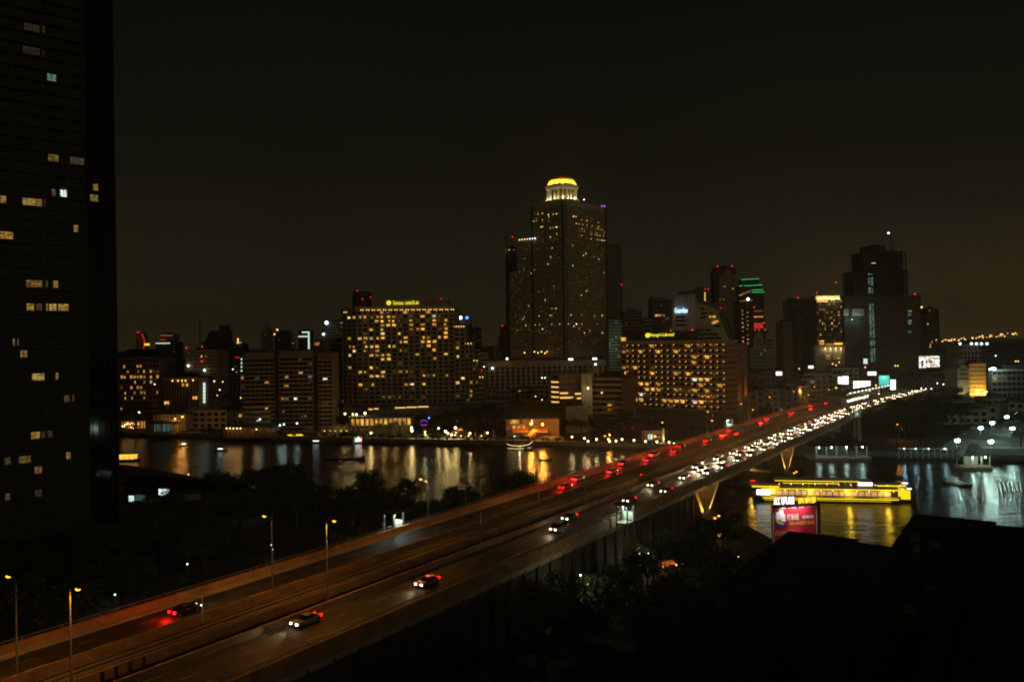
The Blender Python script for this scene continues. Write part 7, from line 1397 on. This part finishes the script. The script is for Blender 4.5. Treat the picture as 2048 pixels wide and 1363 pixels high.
# roofs of the buildings right below the camera
def roofblock(name, label, Pf, length, width, z, par=.9, ribs=()):
    """far-left roof corner Pf, running back toward the camera along the bridge direction"""
    t = thing(name, label, 'building', (Pf[0] - DX * length / 2, Pf[1] - DY * length / 2, 2.4)); e_ = (DY, -DX)
    q_ = [Pf, (Pf[0] + e_[0] * width, Pf[1] + e_[1] * width), (Pf[0] + e_[0] * width - DX * length, Pf[1] + e_[1] * width - DY * length), (Pf[0] - DX * length, Pf[1] - DY * length)]
    b = MB(); b.prism(q_, 2.41, z); b.build('wall', 'roof_near', t)
    for i in range(4):
        a, c = q_[i], q_[(i + 1) % 4]; b = MB(); b.bar((*a, z + par / 2), (*c, z + par / 2), .5, par); b.build('parapet', 'roof_near', t)
    rq = random.Random(int(Pf[0] * 7)); nr_ = int(length / 3)
    sm = MB()
    for i in range(1, nr_): a = (Pf[0] + e_[0] * .4 - DX * i * 3, Pf[1] + e_[1] * .4 - DY * i * 3); c = (a[0] + e_[0] * (width - .8), a[1] + e_[1] * (width - .8)); sm.bar((*a, z + .05), (*c, z + .05), .12, .1)
    sm.build('roof_seam', 'roof_near', t, 'stuff')
    for i in range(7):
        f_, l_ = rq.uniform(.15, .85), rq.uniform(4, length * .7); a = (Pf[0] + e_[0] * width * f_ - DX * l_, Pf[1] + e_[1] * width * f_ - DY * l_); hh_ = rq.uniform(.4, .8); b = MB(); b.box((*a, z + .1 + hh_ / 2), (rq.uniform(.8, 1.6), rq.uniform(.6, 1.2), hh_), BANG); un = b.build('air_conditioner', 'concrete_dark', t); b = MB(); b.lathe([(.28, 0), (.28, .08)], (a[0], a[1], z + .1 + hh_), 10); b.build('fan_grille', 'metal_dark', un)
    for f, w_, h_, l0, l1 in ribs: 
        a = (Pf[0] + e_[0] * width * f - DX * l0, Pf[1] + e_[1] * width * f - DY * l0); c = (a[0] - DX * (l1 - l0), a[1] - DY * (l1 - l0)); b = MB(); b.bar((*a, z + h_ / 2), (*c, z + h_ / 2), w_, h_); b.build('roof_ridge', 'roof_near', t)
    return t, q_
P = atz(1580, 1068, 23.2); roofblock('near_roof', 'flat dark roof just in front of the red club billboard', (P.x, P.y), 70, 10, 23.2, .5, ((.5, 2, 1.2, 12, 40),))
P = atz(1682, 1086, 19); roofblock('near_roof', 'lower dark roof between the two bigger near roofs', (P.x, P.y), 60, 16, 19, .5)
P = atz(1832, 1036, 29.4); t, q_ = roofblock('near_roof', 'big dark roof silhouette in the lower right corner', (P.x, P.y), 105, 9.4, 29.4, .6, ((.35, .5, .4, 2, 100), (.8, 1.2, 1.0, 8, 90)))
P = atz(1974, 1054, 28.4); roofblock('near_roof', 'dark roof at the right edge beside the big roof', (P.x, P.y), 105, 40, 28.4, .4, ((.2, 3, 1.6, 10, 30),))
fg = thing('roof_flag', 'red, white and blue flag hanging out from the big near roof', 'flag', (*at(1826, 1050, 112)[:2], 29)); P = at(1828, 1040, 112.5); b = MB(); b.bar(P, at(1805, 1052, 112), .06); b.build('pole', 'metal', fg)
for k, mk in enumerate(('flag_red', 'flag_white', 'flag_blue', 'flag_white', 'flag_red')):
    b = MB(); p0 = at(1827, 1041 + k * 3.2, 112.4); p1 = at(1800, 1053 + k * 3.4, 112); d_ = Vector((0, 0, -.21)); b.grid([[p0, p1, p1 + d_, p0 + d_], [p0 + Vector((0, .03, 0)), p1 + Vector((0, .03, 0)), p1 + d_ + Vector((0, .03, 0)), p0 + d_ + Vector((0, .03, 0))]]); b.build('stripe', mk, fg)
light('POINT', at(1812, 1050, 108), 25, (1, .9, .8), None, .2)
for src in list(TP) + list(PP) + sb + [LP, LD]:
    if src['label'] == 'x': 
        for c in list(src.children): bpy.data.objects.remove(c)
        bpy.data.objects.remove(src)
# ------------------------------------------------------------------ night haze over the whole city
hz = bpy.data.materials.new('haze'); hz.use_nodes = True; ht = hz.node_tree; ht.nodes.clear()
ho = ht.nodes.new('ShaderNodeOutputMaterial'); hv = ht.nodes.new('ShaderNodeVolumePrincipled'); ht.links.new(hv.outputs[0], ho.inputs['Volume'])
hv.inputs['Density'].default_value = .00011; hv.inputs['Anisotropy'].default_value = .7; hv.inputs['Color'].default_value = (.95, .90, .78, 1)
M['haze'] = hz
b = MB(); b.box((0, 2400, 148), (14000, 7600, 306)); o = b.build('haze', 'haze'); o['kind'] = 'stuff'
